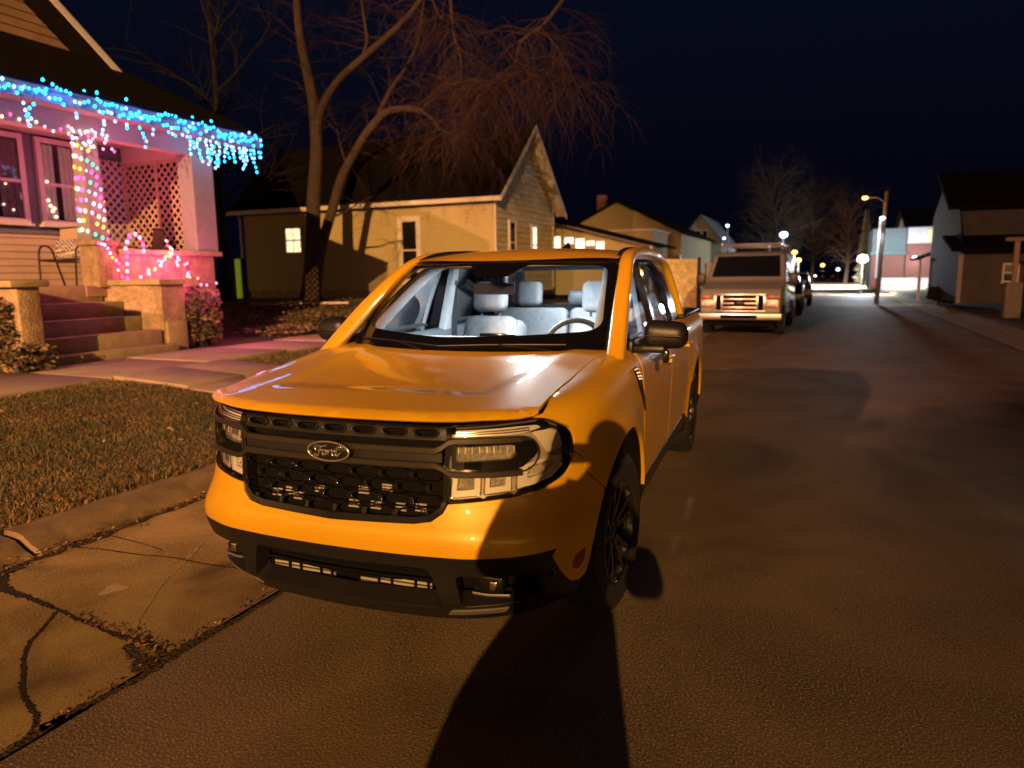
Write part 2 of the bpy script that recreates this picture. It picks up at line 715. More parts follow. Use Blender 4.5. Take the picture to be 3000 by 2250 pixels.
# bumper cover: one piece, wraps to the front wheel arches
half = [(0, 0.660), (UX(0.335), 0.671), (UX(0.40), 0.682), (UX(0.441), 0.712), (UX(0.458), 0.744), (UX(0.68), 0.763), (UY(0.19), 0.779), (UY(0.277), 0.809), (UY(0.318), 0.864), (UY(0.325), 0.887), (UY(0.373), 0.856), (UY(0.404), 0.793)]
half += arch_pts(*WHEELS[0], a0=41, a1=2, n=12)
half += [(UY(0.375), 0.357), (UY(0.325), 0.362), (UY(0.255), 0.43), (UY(0.19), 0.525), (UX(0.775), 0.556), (UX(0.70), 0.562), (UX(0.53), 0.556), (UX(0.3), 0.555), (0, 0.556)]
bump = obj('bumper', panel(sym(half), [], surf, step=0.024, flange=0.02), M['paint'], T, smooth=35, fix=False)
# side marker reflector let into the bumper corner
rp = rnd([(UY(0.315), 0.474), (UY(0.372), 0.498), (UY(0.365), 0.44), (UY(0.34), 0.415), (UY(0.31), 0.43)], 0.012)
both('side_reflector', rp, M['amber'], step=0.01, flange=0.004, off=0.004)

# black lower bumper with its openings
lo = [(0, 0.553), (UX(0.3), 0.552), (UX(0.53), 0.553), (UX(0.70), 0.559), (UX(0.772), 0.553), (UY(0.187), 0.522), (UY(0.252), 0.427), (UY(0.322), 0.359), (UY(0.375), 0.352), (UY(0.39), 0.31), (UY(0.30), 0.285), (UX(0.60), 0.268), (UX(0.40), 0.258), (0, 0.252)]
cen = sym([(0, 0.500), (UX(0.385), 0.502), (UX(0.432), 0.335), (0, 0.318)])
cen = rnd(cen, [0.0 if abs(a) < 1e-6 else 0.035 for a, b in cen])
fog = rnd([(UX(0.475), 0.480), (UX(0.76), 0.478), (UX(0.785), 0.445), (UX(0.775), 0.355), (UX(0.495), 0.342)], 0.025)
plate = rnd([(UX(0.455), 0.322), (UX(0.66), 0.330), (UX(0.65), 0.306), (UX(0.435), 0.296)], 0.006)
fogm = [(-a, b) for a, b in fog]
obj('lower_bumper', panel(sym(lo), [cen, fog, fogm], surf, step=0.022, flange=0.07), M['black_plastic'], T, smooth=35, fix=False)
both('skid_plate', plate, M['skid'], step=0.02, flange=0.006, off=0.005)
mb = MB()
mb.grid(lambda s, t: surf_off(-0.10)((s - 0.5) * 1.7, 0.27 + t * 0.26), 20, 3)
obj('bumper_backing', mb, M['void'], T, smooth=40)
# cooler fins seen through the middle opening, in two sections with upright dividers
for x0, x1 in ((-0.395, -0.09), (0.02, 0.345)):
    mb = MB()
    for k in range(4):
        z = 0.338 + k * 0.0155
        mb.box((x0, 0.062 + k * 0.002, z), (x1, 0.075, z + 0.009))
    cf = obj('cooler_fins', mb, M['slats'], T)
    for q in (0.02, 0.30, 0.48, 0.80, 0.97):
        mb = MB().box((x0 + (x1 - x0) * q - 0.004, 0.055, 0.330), (x0 + (x1 - x0) * q + 0.004, 0.064, 0.408))
        obj('fin_divider', mb, M['void'], cf)
mb = MB()
for z in (0.425, 0.462):
    mb.grid(lambda s, t, z=z: (lambda p: (p[0], p[1] + 0.045 + 0.02 * t, z + (0.006 if 0.25 < t < 0.75 else 0)))(surf((s - 0.5) * 0.84, z)), 24, 4)
obj('intake_bar', mb, M['gloss_black'], T, smooth=40)
for s in (-1, 1):
    fl = thing('fog_lamp', None, None)
    del_keys = [k for k in fl.keys()]
    fl.parent = T
    mb = MB().rbox((s * 0.575 - 0.06, 0.075, 0.385), (s * 0.575 + 0.06, 0.13, 0.455), 0.012)
    obj('housing', mb, M['gloss_black'], fl, smooth=40)
    mb = MB().rbox((s * 0.60 - 0.016, 0.066, 0.40), (s * 0.60 + 0.014, 0.08, 0.438), 0.006)
    obj('bulb', mb, M['chrome'], fl, smooth=40)
    mb = MB().tube([(s * 0.52, 0.060, 0.388), (s * 0.58, 0.066, 0.384), (s * 0.66, 0.085, 0.386)], 0.006, 6)
    obj('chrome_strip', mb, M['skid'], fl, smooth=60)

# grille: recessed backing, hexagon frets, two bars that fork at their ends, rim
g = thing('grille', None, None)
g.parent = T
obj('backing', panel(sym(GR), [], surf_off(-0.055), step=0.05, flange=0), M['void'], g, smooth=40, fix=False)
inner = sym([(0, 1.032), (UX(0.452), 1.025), (UX(0.455), 0.97), (UX(0.442), 0.88), (UX(0.440), 0.760), (UX(0.426), 0.730), (UX(0.39), 0.705), (UX(0.33), 0.695), (0, 0.686)])
obj('rim', panel(sym(GR), [inner], surf_off(-0.004), step=0.02, flange=0.045), M['gloss_black'], g, smooth=35, fix=False)


def hexring(cx, cz, w, h, dep, r):
    p = []
    for a, b in rnd([(-w, 0), (-w * 0.66, h), (w * 0.66, h), (w, 0), (w * 0.66, -h), (-w * 0.66, -h)], 0.008, 3):
        q = surf_off(dep)(cx + a, cz + b)
        p.append(q)
    return p


top_row = MB()
for k in range(7):
    cx = (k - 3) * 0.1265
    if k in (0, 6):
        cx *= 0.99
    top_row.tube(hexring(cx, 1.004, 0.052, 0.0175, -0.006, 0.004), 0.0036, 6, closed=True)
obj('top_fret', top_row, M['satin_bar'], g, smooth=60)
mb = MB()
web = [rnd([((k - 3) * 0.1265 + a, 1.004 + b) for a, b in [(-0.052, 0), (-0.034, 0.0175), (0.034, 0.0175), (0.052, 0), (0.034, -0.0175), (-0.034, -0.0175)]], 0.008, 3) for k in range(7)]
obj('top_panel', panel(sym([(0, 1.031), (UX(0.452), 1.024), (UX(0.458), 0.975), (0, 0.975)]), web, surf_off(-0.012), step=0.03, flange=0.02), M['black_plastic'], g, smooth=35, fix=False)
hc = MB()
for row in range(4):
    z = 0.845 - row * 0.0475
    for k in range(-4, 4):
        cx = (k + (0.5 if row % 2 else 0.0)) * 0.1265
        if row % 2 == 0 and k == -4:
            continue
        lim = 0.44 if row < 3 else 0.41
        if abs(cx) + 0.055 > lim + 0.045:
            continue
        ring = [p for p in hexring(cx, z, 0.0575, 0.0205, -0.010, 0.004)]
        hc.tube(ring, 0.0026, 6, closed=True)
    for k in range(-4, 5):
        cx = (k + (0.0 if row % 2 else 0.5)) * 0.1265
        if abs(cx) > 0.42:
            continue
        hc.bar(surf_off(-0.014)(cx - 0.0, z + 0.012), surf_off(-0.014)(cx, z - 0.012), 0.014, 0.006)
obj('honeycomb_mesh', hc, M['gloss_black'], g, smooth=60)
for cx, cz in [(-0.31, 0.735), (-0.20, 0.733), (0.06, 0.730), (0.155, 0.731), (0.26, 0.732), (-0.245, 0.745), (0.10, 0.775), (-0.1, 0.765), (0.34, 0.735), (0.2, 0.79)]:
    mb = MB()
    for q in range(3):
        p = surf_off(-0.05)(cx, cz - q * 0.010)
        mb.box((p[0] - 0.022, p[1], p[2] - 0.0028), (p[0] + 0.022, p[1] + 0.01, p[2] + 0.0028))
    mb.box((p[0] - 0.001, p[1] + 0.004, p[2]), (p[0] + 0.001, p[1] + 0.008, p[2] + 0.02))
    obj('cooler_slats', mb, M['slats'], g)


def bar_fn(prof):
    """Bar across the grille that runs on round the lamp slot as a C; prof = list of (z-offset, depth)."""
    return prof


for name, zc, sgn in (('upper_bar', 0.940, 1), ('lower_bar', 0.886, -1)):
    path = [(-0.760 + 0.0, 0.0)]
    mb = MB()
    us = np.linspace(-0.5, 0.5, 61) * 2 * UX(0.70)
    rows = []
    for u in us:
        a = abs(u)
        k = sstep(UX(0.415), UX(0.475), a)
        z = zc + sgn * 0.034 * k
        hw = 0.0125 - 0.001 * k
        d = 0.012 * (1 - k) + 0.004 * k
        prof = [(-hw, d - 0.022), (-hw, d - 0.003), (-hw * 0.7, d), (hw * 0.7, d), (hw, d - 0.003), (hw, d - 0.022)]
        rows.append([surf_off(dd)(u, z + zz) for zz, dd in prof])
    n = len(rows[0])
    k0 = len(mb.v)
    for r_ in rows:
        mb.v.extend(tuple(p) for p in r_)
    for i in range(len(rows) - 1):
        for j in range(n - 1):
            mb.f.append((k0 + i * n + j, k0 + (i + 1) * n + j, k0 + (i + 1) * n + j + 1, k0 + i * n + j + 1))
    obj(name, mb, M['satin_bar'], g, smooth=35)
obj('bar_channel', panel(sym([(0, 0.930), (UX(0.435), 0.930), (UX(0.435), 0.896), (0, 0.896)]), [], surf_off(-0.006), step=0.03, flange=0.01), M['black_plastic'], g, smooth=35, fix=False)

# oval badge with the script word
em = thing('badge', None, None)
em.parent = g
EY = -0.052
mb = MB()
mb.lathe([(0.0001, -0.012), (0.80, -0.012), (0.90, -0.008), (0.92, 0.0), (0.92, 0.02)], 40, 'y')
mb.v = [(x * 0.094, y + EY, z * 0.0385 + 0.9215) for x, y, z in mb.v]
obj('oval', mb, M['badge_black'], em, smooth=40)
ring = [(0.0895 * math.cos(t), EY - 0.011, 0.9215 + 0.0365 * math.sin(t)) for t in np.linspace(0, 2 * math.pi, 49)[:-1]]
obj('oval_rim', MB().tube(ring, 0.0042, 8, closed=True), M['badge_silver'], em, smooth=60)
strokes = [
    [(-3.1, 0.2), (-3.5, 0.75), (-2.9, 1.25), (-1.9, 1.15), (-0.9, 1.25), (-0.2, 1.5)],
    [(-1.75, 1.15), (-2.15, 0.2), (-2.55, -0.75), (-3.05, -1.15), (-3.5, -0.95), (-3.35, -0.6)],
    [(-2.75, 0.15), (-1.9, 0.2), (-1.2, 0.35)],
    [(-0.75, 0.35), (-1.3, 0.05), (-1.45, -0.55), (-1.05, -0.85), (-0.5, -0.5), (-0.4, 0.1), (-0.75, 0.35), (-0.35, 0.2), (0.1, 0.3)],
    [(0.25, 0.35), (0.1, -0.25), (-0.05, -0.8)],
    [(0.1, -0.2), (0.5, 0.3), (0.95, 0.35), (1.1, 0.15)],
    [(2.0, 0.25), (1.45, 0.2), (1.15, -0.35), (1.4, -0.8), (1.9, -0.55), (2.2, 0.1)],
    [(2.75, 1.35), (2.35, 0.4), (2.05, -0.55), (2.3, -0.85), (2.8, -0.55), (3.1, -0.2)],
]
mb = MB()
for s in strokes:
    p = crom([(a * 0.0165, EY - 0.0135, 0.9205 + b * 0.0162) for a, b in s], 5)
    mb.tube(p, [0.0022 + 0.0014 * math.sin(math.pi * i / (len(p) - 1)) for i in range(len(p))], 6)
obj('script_lettering', mb, M['badge_silver'], em, smooth=60)

# headlamps
for mir in (False, True):
    sx = -1 if mir else 1
    hl = thing('headlight', None, None)
    hl.parent = T
    f55, f30, f12 = surf_off(-0.05), surf_off(-0.028), surf_off(-0.012)
    P_ = lambda n, poly, fn, m, step=0.02, fl=0.02, holes=(), off=0.0: obj(n, panel(poly, list(holes), fn, step=step, flange=fl, mirror=mir, off=off), m, hl, smooth=35, fix=False)
    P_('housing', HLo, f55, M['lamp_housing'], 0.03, 0)
    seal_in = [(a + (UX(0.65) - a) * 0.022, b + (0.905 - b) * 0.036) for a, b in HLo]
    P_('seal', HLo, surf_off(-0.001), M['gloss_black'], 0.02, 0.05, [seal_in])
    # light guide: runs along the top and down the outer edge
    drl = rnd([(UX(0.485), 1.022), (UX(0.70), 1.034), (UX(0.76), 1.030), (UX(0.77), 1.016), (UX(0.71), 0.998), (UX(0.485), 0.988)], 0.008)
    P_('daytime_light', drl, f30, M['lamp_light_guide'], 0.015, 0.015)
    m2 = MB()
    for t in (0.25, 0.6):
        p = [surf_off(-0.024)(UX(0.49) + (UX(0.735) - UX(0.49)) * k / 8, 0.989 + 0.034 * t + (0.012 * k / 8)) for k in range(9)]
        m2.tube([(sx * a, b, c) for a, b, c in p], 0.0028, 6)
    obj('light_pipe', m2, M['chrome'], hl, smooth=60)
    corner = rnd([(UX(0.748), 0.992), (UX(0.775), 1.022), (UY(0.228), 1.006), (UY(0.280), 0.972), (UY(0.296), 0.915), (UX(0.79), 0.900), (UX(0.765), 0.955)], 0.008)
    P_('corner_reflector', corner, surf_off(-0.036), M['lamp_light_guide'], 0.015, 0.012)
    # black C-shaped bezel round the slot lamp
    cb = rnd([(UX(0.47), 0.980), (UX(0.705), 0.984), (UX(0.752), 0.950), (UX(0.752), 0.915), (UX(0.705), 0.866), (UX(0.47), 0.850)], 0.02)
    slot = rnd([(UX(0.483), 0.951), (UX(0.675), 0.957), (UX(0.69), 0.945), (UX(0.69), 0.915), (UX(0.675), 0.901), (UX(0.483), 0.893)], 0.01)
    P_('bezel', cb, surf_off(-0.016), M['gloss_black'], 0.02, 0.03, [slot])
    edge = [surf_off(-0.013)(UX(0.70) + (UX(0.753) - UX(0.70)) * math.sin(t), 0.918 + 0.066 * math.cos(t)) for t in np.linspace(0.02, math.pi - 0.02, 14)]
    edge = [surf_off(-0.013)(UX(0.47), 0.982)] + edge + [surf_off(-0.013)(UX(0.47), 0.848)]
    obj('bezel_edge', MB().tube([(sx * a, b, c) for a, b, c in edge], 0.0035, 6), M['satin_bar'], hl, smooth=60)
    P_('slot_reflector', slot, surf_off(-0.040), M['reflector'], 0.01, 0)
    m2 = MB()
    for k in range(9):
        u0 = UX(0.492) + (UX(0.685) - UX(0.492)) * k / 8
        p = [surf_off(-0.032)(u0, 0.950), surf_off(-0.030)(u0, 0.925)]
        m2.tube([(sx * a, b, c) for a, b, c in p], 0.004, 6)
    obj('slot_flutes', m2, M['chrome'], hl, smooth=60)
    # three projector cells along the bottom
    cells = [[(UX(0.470), 0.844), (UX(0.570), 0.848), (UX(0.566), 0.774), (UX(0.463), 0.764)],
             [(UX(0.585), 0.850), (UX(0.672), 0.856), (UX(0.668), 0.783), (UX(0.580), 0.775)],
             [(UX(0.690), 0.868), (UX(0.79), 0.890), (UY(0.280), 0.885), (UY(0.272), 0.845), (UY(0.22), 0.806), (UX(0.686), 0.786)]]
    for cpoly in cells:
        cr = rnd(cpoly, 0.008)
        cx = sum(a for a, b in cpoly) / len(cpoly)
        cz = sum(b for a, b in cpoly) / len(cpoly)
        inn = [(cx + (a - cx) * 0.62, cz + 0.006 + (b - cz) * 0.58) for a, b in cr]
        P_('cell_frame', cr, surf_off(-0.022), M['lamp_light_guide'], 0.012, 0.02, [inn])
        P_('cell_reflector', inn, surf_off(-0.046), M['reflector'], 0.007, 0)
        m2 = MB()
        for q in range(4):
            for w in range(3):
                p = surf_off(-0.040)(cx - 0.020 + 0.0133 * q, cz - 0.010 + 0.014 * w)
                m2.ball((sx * p[0], p[1], p[2]), 0.0062, 1, (1, 0.7, 0.8))
        obj('cell_facets', m2, M['reflector'], hl, smooth=None)
        rp = [surf_off(-0.020)(a, b) for a, b in cr[len(cr) // 2:] + cr[:1]]
        obj('cell_rim', MB().tube([(sx * a, b, c) for a, b, c in rp], 0.0028, 6), M['chrome'], hl, smooth=60)
    P_('lens', HLo, surf_off(0.0015), M['lens'], 0.03, 0)

# ------------------------------------------------------------------ hood
ycowl = lambda x: 1.10 + 0.20 * (abs(x) / 0.77) ** 2


def yfront(x):
    return float(np.interp(abs(x), _c[:np.argmax(_c[:, 0] > 0.90), 0], _c[:np.argmax(_c[:, 0] > 0.90), 1]))


def hood(x, y):
    a = abs(x)
    z = ztop(y)
    d = y - yfront(x) + 0.008
    r = 0.05
    if d < r:
        dd = max(d, 0.0)
        z -= r - math.sqrt(max(0, r * r - (r - dd) ** 2))
    # hollow middle panel with a straight front edge between two shoulders that spread toward the screen
    xi = 0.485 + 0.09 * sstep(0.2, 1.3, y)
    hol = (1 - sstep(xi - 0.045, xi + 0.045, a)) * sstep(0.215, 0.37, y)
    z += 0.009 * (1 - sstep(0.56, 0.74, a)) - 0.010 * hol + 0.008 * (1 - (a / 0.75) ** 2)
    # a lip across the front of the hollow
    return (x, y, z)


hp = [(-x, y) for x, y in CUT[::-1]]
hp = [(x, min(y, 1.30)) for x, y in hp]
fr = [(x, yfront(x) + 0.003) for x in np.linspace(-0.735, 0.735, 41)]
bk = [(x, ycowl(x) - 0.02) for x in np.linspace(0.742, -0.742, 25)]
cutR = [(x, y) for x, y in CUT[:-1]]
hpoly = fr + cutR + bk + [(-x, y) for x, y in cutR[::-1]]
obj('hood', panel(hpoly, [], hood, step=0.024, flange=0.012), M['paint'], T, smooth=30, fix=False)
# cowl panel and wipers
mb = MB()
mb.grid(lambda s, t: ((s - 0.5) * 1.50, ycowl((s - 0.5) * 1.5) - 0.03 + t * 0.16, 1.150 + 0.03 * t + 0.012 * math.sin(math.pi * t)), 30, 5)
obj('cowl', mb, M['black_plastic'], T, smooth=40)

# ------------------------------------------------------------------ cab
def wind(s, t):
    xb, xt = 0.77 * s, 0.672 * s
    b = Vector((xb, 1.10 + 0.24 * s * s, 1.168 + 0.022 * s * s))
    c = Vector((xt, 1.735 + 0.19 * s * s, 1.628 - 0.004 * s * s))
    p = b.lerp(c, t)
    return p + Vector((0, -0.55, 0.83)) * (0.022 * 4 * t * (1 - t))


wo = rnd([(-1, -0.02), (1, -0.02), (1, 1), (-1, 1)], [0.02, 0.02, 0.05, 0.05])
wi = rnd([(-0.93, 0.16), (-0.2, 0.125), (0.925, 0.16), (0.925, 0.945), (0.27, 0.955), (0.21, 0.89), (0.13, 0.785), (-0.15, 0.785), (-0.20, 0.86), (-0.25, 0.955), (-0.93, 0.945)],
         [0.09, 0, 0.13, 0.13, 0.03, 0.02, 0.05, 0.05, 0.02, 0.03, 0.09], 6)
obj('windshield', panel(wo, [], wind, step=0.08, flange=0), M['windshield'], T, smooth=60, fix=False)
obj('windshield_border', panel(wo, [wi], wind, step=0.04, flange=0.0, off=0.004), M['frit'], T, smooth=60, fix=False)

ridge = [(0.822, 1.13, 1.125), (0.806, 1.27, 1.222), (0.775, 1.5, 1.375), (0.738, 1.78, 1.535), (0.708, 1.99, 1.630), (0.690, 2.2, 1.672), (0.674, 2.55, 1.694), (0.668, 3.0, 1.699), (0.668, 3.4, 1.684), (0.682, 3.62, 1.640), (0.712, 3.74, 1.54), (0.765, 3.84, 1.34), (0.800, 3.90, 1.17)]
for s in (1, -1):
    P = [Vector((s * a, b, c)) for a, b, c in crom(ridge, 5)]
    n = 14
    vs, fs = [], []
    for i, p in enumerate(P):
        d = (P[min(i + 1, len(P) - 1)] - P[max(i - 1, 0)]).normalized()
        lat = Vector((s, 0, 0))
        lat = (lat - d * lat.dot(d)).normalized()
        nr = lat.cross(d) * s
        q = i / (len(P) - 1)
        hw = 0.048 - 0.008 * math.sin(math.pi * q) - 0.016 * sstep(0.5, 0.75, q)
        for k in range(n):
            t = 2 * math.pi * k / n
            ca, sa = math.cos(t), math.sin(t)
            e = 0.62
            vs.append(p + lat * hw * math.copysign(abs(ca) ** e, ca) - nr * 0.036 * math.copysign(abs(sa) ** e, sa))
    for i in range(len(P) - 1):
        for k in range(n):
            l = (k + 1) % n
            fs.append((i * n + k, i * n + l, (i + 1) * n + l, (i + 1) * n + k))
    obj('side_pillar', MB().add(vs, fs), M['paint'], T, smooth=50)
    dm = [(s * (a - 0.052), b, c + 0.026) for a, b, c in crom(ridge[4:10], 5)]
    obj('roof_moulding', MB().tube(dm, 0.014, 8), M['black_plastic'], T, smooth=60)


def roof(s, t):
    y = 1.735 + 0.19 * s * s + t * (3.70 - 1.735 - 0.19 * s * s - 0.04 * s * s)
    zc = interp(y, [1.7, 1.85, 2.1, 2.6, 3.2, 3.55, 3.75], [1.634, 1.672, 1.712, 1.738, 1.735, 1.712, 1.67])
    x = s * interp(y, [1.7, 1.95, 2.6, 3.75], [0.672, 0.664, 0.630, 0.640])
    return (x, y, zc - 0.030 * s * s - 0.010 * s ** 8)


obj('roof', MB().grid(lambda a, b: roof(a * 2 - 1, b), 30, 36), M['paint'], T, smooth=60)
obj('headliner', MB().grid(lambda a, b: (lambda p: (p[0] * 0.98, p[1] + 0.03 * (1 - b), p[2] - 0.045))(roof(a * 2 - 1, b)), 12, 14), M['trim_light'], T, smooth=60)
mb = MB()
mb.add([(0, 3.05, 1.728), (0.028, 3.02, 1.728), (0.028, 3.24, 1.728), (-0.028, 3.24, 1.728), (-0.028, 3.02, 1.728), (0, 3.20, 1.80), (0.006, 3.24, 1.80), (-0.006, 3.24, 1.80)],
       [(0, 1, 5), (1, 2, 6, 5), (2, 3, 7, 6), (3, 4, 7), (4, 0, 5), (4, 5, 7), (5, 6, 7)])
obj('antenna_fin', mb, M['gloss_black'], T)


def xside(y, z):
    t = max(0.0, (z - 1.165) / 0.50)
    k = 0.005 * math.sin(math.pi * min(1, t))
    return 0.822 - 0.142 * t + k - 0.012 * ((y - 2.5) / 1.2) ** 2


sfn = lambda y, z: (xside(y, z), y, z)
frame_o = [(1.36, 1.165), (3.66, 1.175), (3.60, 1.40), (3.50, 1.575), (3.36, 1.645), (3.0, 1.668), (2.5, 1.662), (2.22, 1.640), (2.0, 1.568), (1.75, 1.432), (1.5, 1.272)]
w1 = rnd([(1.62, 1.195), (2.415, 1.195), (2.415, 1.628), (2.25, 1.612), (2.02, 1.535), (1.80, 1.415), (1.62, 1.300)], [0.02, 0.01, 0.02, 0.1, 0.1, 0.1, 0.02])
w2 = rnd([(2.495, 1.195), (3.30, 1.200), (3.30, 1.50), (3.25, 1.600), (3.0, 1.636), (2.495, 1.630)], [0.01, 0.02, 0.08, 0.08, 0.1, 0.02])
w0 = rnd([(1.455, 1.195), (1.59, 1.195), (1.59, 1.285), (1.50, 1.225)], 0.012)
both('window_surround', frame_o, M['gloss_black'], step=0.04, holes=[w0, w1, w2], fn=sfn, flange=0.05)
both('side_window', [(1.44, 1.185), (2.43, 1.185), (2.43, 1.64), (2.2, 1.62), (2.0, 1.54), (1.62, 1.32)], M['side_glass'], step=0.1, fn=sfn, flange=0, off=-0.02, smooth=60)
both('side_window', [(2.48, 1.185), (3.32, 1.19), (3.32, 1.60), (3.0, 1.65), (2.48, 1.64)], M['side_glass'], step=0.1, fn=sfn, flange=0, off=-0.02, smooth=60)

# doors, cab corner, bed side, rocker
fd = [(UY(1.397), 1.08), (UY(1.407), VT(UY(1.4), 0.17)), (UY(2.445), VT(UY(2.4), 0.17)), (UY(2.445), 0.47), (UY(1.487), 0.455), (UY(1.472), 0.65), (UY(1.412), 0.90)]
rd = [(UY(2.457), 0.47), (UY(2.457), VT(UY(2.4), 0.17)), (UY(3.43), VT(UY(3.4), 0.17)), (UY(3.43), 0.80)]
rd += [(a, b) for a, b in arch_pts(*WHEELS[1], k=1.08, a0=38, a1=6, n=10)] + [(UY(3.40), 0.475)]
for poly, yh in ((fd, 2.30), (rd, 3.28)):
    for o_, s in zip(both('door', poly, M['paint'], step=0.04), (1, -1)):
        mb = MB()
        x = surf(UY(yh), 1.02)[0]
        mb.rbox((x + 0.012, yh - 0.11, 1.005), (x + 0.040, yh + 0.11, 1.035), 0.010)
        mb.rbox((x - 0.01, yh - 0.105, 1.008), (x + 0.03, yh - 0.08, 1.032), 0.006)
        mb.rbox((x - 0.01, yh + 0.08, 1.008), (x + 0.03, yh + 0.105, 1.032), 0.006)
        mb.v = [(s * a, b, c) for a, b, c in mb.v]
        obj('handle', mb, M['paint'], o_, smooth=40)
bs = [(UY(3.442), VT(UY(3.5), 0.17)), (UY(4.93), VT(UY(4.93), 0.15)), (UY(4.93), 0.55), (UY(4.60), 0.45)]
bs += arch_pts(*WHEELS[1], a0=170, a1=8, n=26) + [(UY(3.52), 0.50), (UY(3.442), 0.60)]
bs = [(UY(3.442), VT(UY(3.5), 0.17)), (UY(4.93), VT(UY(4.93), 0.15)), (UY(4.93), 0.55), (UY(4.55), 0.44)] + arch_pts(*WHEELS[1], a0=172, a1=40, n=22) + [(UY(3.442), 0.80)]
both('bed_side', bs, M['paint'], step=0.04)
rk = [(UY(1.43), 0.44), (UY(3.50), 0.455), (UY(3.53), 0.33), (UY(1.44), 0.31)]
both('rocker_panel', rk, M['satin_bar'], step=0.06, off=-0.004)
tg = [(UY(4.94), VT(UY(4.94), 0.15)), (UEND, VT(UEND, 0.05)), (UEND, 0.55), (UY(4.94), 0.55)]
mb = MB()
panel(tg, [], surf, step=0.05, mb=mb)
panel(tg, [], surf, step=0.05, mb=mb, mirror=True)
obj('tailgate', mb, M['paint'], T, smooth=35, fix=False)
mb = MB()
for s in (-1, 1):
    mb.rbox((s * 0.80 - 0.07, 3.70, 1.190), (s * 0.80 + 0.05, 4.98, 1.215), 0.012)
mb.rbox((-0.80, 4.93, 1.190), (0.80, 5.03, 1.215), 0.012)
obj('bed_rail', mb, M['black_plastic'], T, smooth=40)
mb = MB()
mb.box((-0.72, 3.75, 0.72), (0.72, 4.95, 0.76))
mb.box((-0.74, 3.74, 0.72), (-0.70, 4.95, 1.20)).box((0.70, 3.74, 0.72), (0.74, 4.95, 1.20))
obj('bed_liner', mb, M['black_plastic'], T)
# dark inner shell that closes the gaps behind the outer panels
sh = [(0, 1.0), (UX(0.45), 1.0), (UX(0.78), 1.0), (UY(0.4), 1.02), (UY(1.3), 1.08), (UY(4.9), 1.08), (UEND, 1.08), (UEND, 0.35), (UY(4.58), 0.35)]
sh += arch_pts(*WHEELS[1], k=1.02, a0=180, a1=0, n=20) + [(UY(3.5), 0.33), (UY(1.5), 0.33)] + arch_pts(*WHEELS[0], k=1.02, a0=180, a1=0, n=20) + [(UX(0.72), 0.54), (UX(0.3), 0.62), (0, 0.62)]
mb = MB()
for mir in (False, True):
    panel(sh, [GR, HLo], surf_off(-0.032), step=0.08, flange=0, mb=mb, mirror=mir)
obj('inner_shell', mb, M['void'], T, smooth=40, fix=False)
for s in (-1, 1):
    for yc, zc in WHEELS:
        mb = MB()
        a = [Vector((surf(u, z)[0] - 0.004, surf(u, z)[1], z)) for u, z in arch_pts(yc, zc, k=1.005, a0=-8, a1=188, n=28)]
        k0 = len(mb.v)
        for p in a:
            mb.v.append((s * p.x, p.y, p.z))
            mb.v.append((s * 0.58, p.y, p.z))
        for i in range(len(a) - 1):
            mb.f.append((k0 + 2 * i, k0 + 2 * i + 1, k0 + 2 * i + 3, k0 + 2 * i + 2))
        mb.f.append(tuple(k0 + 2 * i + 1 for i in range(len(a))))
        obj('wheel_well', mb, M['void'], T)
mb = MB().box((-0.57, 0.25, 0.24), (0.57, 4.85, 0.40)).box((-0.78, 1.5, 0.30), (0.78, 3.5, 0.42)).box((-0.70, 0.35, 0.40), (0.70, 1.05, 0.95))
obj('underbody', mb, M['void'], T)
# vent badge on the fender
for mir in (False, True):
    vb = panel(rnd([(UY(1.17), 1.10), (UY(1.225), 1.105), (UY(1.33), 1.0), (UY(1.40), 0.905), (UY(1.435), 0.845), (UY(1.38), 0.885), (UY(1.26), 1.0)], 0.01), [], surf, step=0.015, flange=0.012, mirror=mir, off=0.007)
    b = obj('fender_vent', vb, M['gloss_black'], T, smooth=35, fix=False)
    m2 = MB()
    for k in range(4):
        p = [surf_off(0.010)(UY(1.20 + k * 0.022), 1.093 - k * 0.018), surf_off(0.010)(UY(1.235 + k * 0.022), 1.088 - k * 0.018)]
        m2.tube([((-a if mir else a), b_, c) for a, b_, c in p], 0.0045, 6)
    obj('vent_lettering', m2, M['badge_silver'], b)

# door mirrors
for s in (1, -1):
    mr = thing('side_mirror', None, None)
    mr.parent = T
    bm = bmesh.new()
    bmesh.ops.create_cube(bm, size=1)
    for v in bm.verts:
        v.co = Vector((v.co.x * 0.225, v.co.y * 0.12, v.co.z * 0.168))
        if v.co.x > 0:
            v.co.z = v.co.z * 0.86 - 0.006
            v.co.y += 0.035
        if v.co.y < 0:
            v.co.z *= 0.86
            v.co.x *= 0.96
    bmesh.ops.bevel(bm, geom=list(bm.edges), offset=0.058, segments=6, profile=0.55, affect='EDGES')
    bm.verts.index_update()
    mb = MB().add([(s * (v.co.x + 1.015), v.co.y + 1.47, v.co.z + 1.245) for v in bm.verts], [tuple(q.index for q in f.verts) for f in bm.faces])
    bm.free()
    obj('shell', mb, M['black_plastic'], mr, smooth=40)
    mb = MB().rbox((0.918, 1.405, 1.238), (1.098, 1.42, 1.245), 0.003)
    mb.v = [(s * a, b, c) for a, b, c in mb.v]
    obj('seam_strip', mb, M['black_plastic'], mr, smooth=40)
    mb = MB().rbox((0.82, 1.40, 1.155), (1.02, 1.50, 1.192), 0.014)
    mb.rbox((0.835, 1.36, 1.14), (0.865, 1.55, 1.22), 0.012)
    mb.v = [(s * a, b, c) for a, b, c in mb.v]
    obj('arm', mb, M['black_plastic'], mr, smooth=40)
    mb = MB().rbox((1.005, 1.43, 1.10), (1.035, 1.48, 1.17), 0.010)
    mb.v = [(s * a, b, c) for a, b, c in mb.v]
    obj('camera_pod', mb, M['gloss_black'], mr, smooth=40)

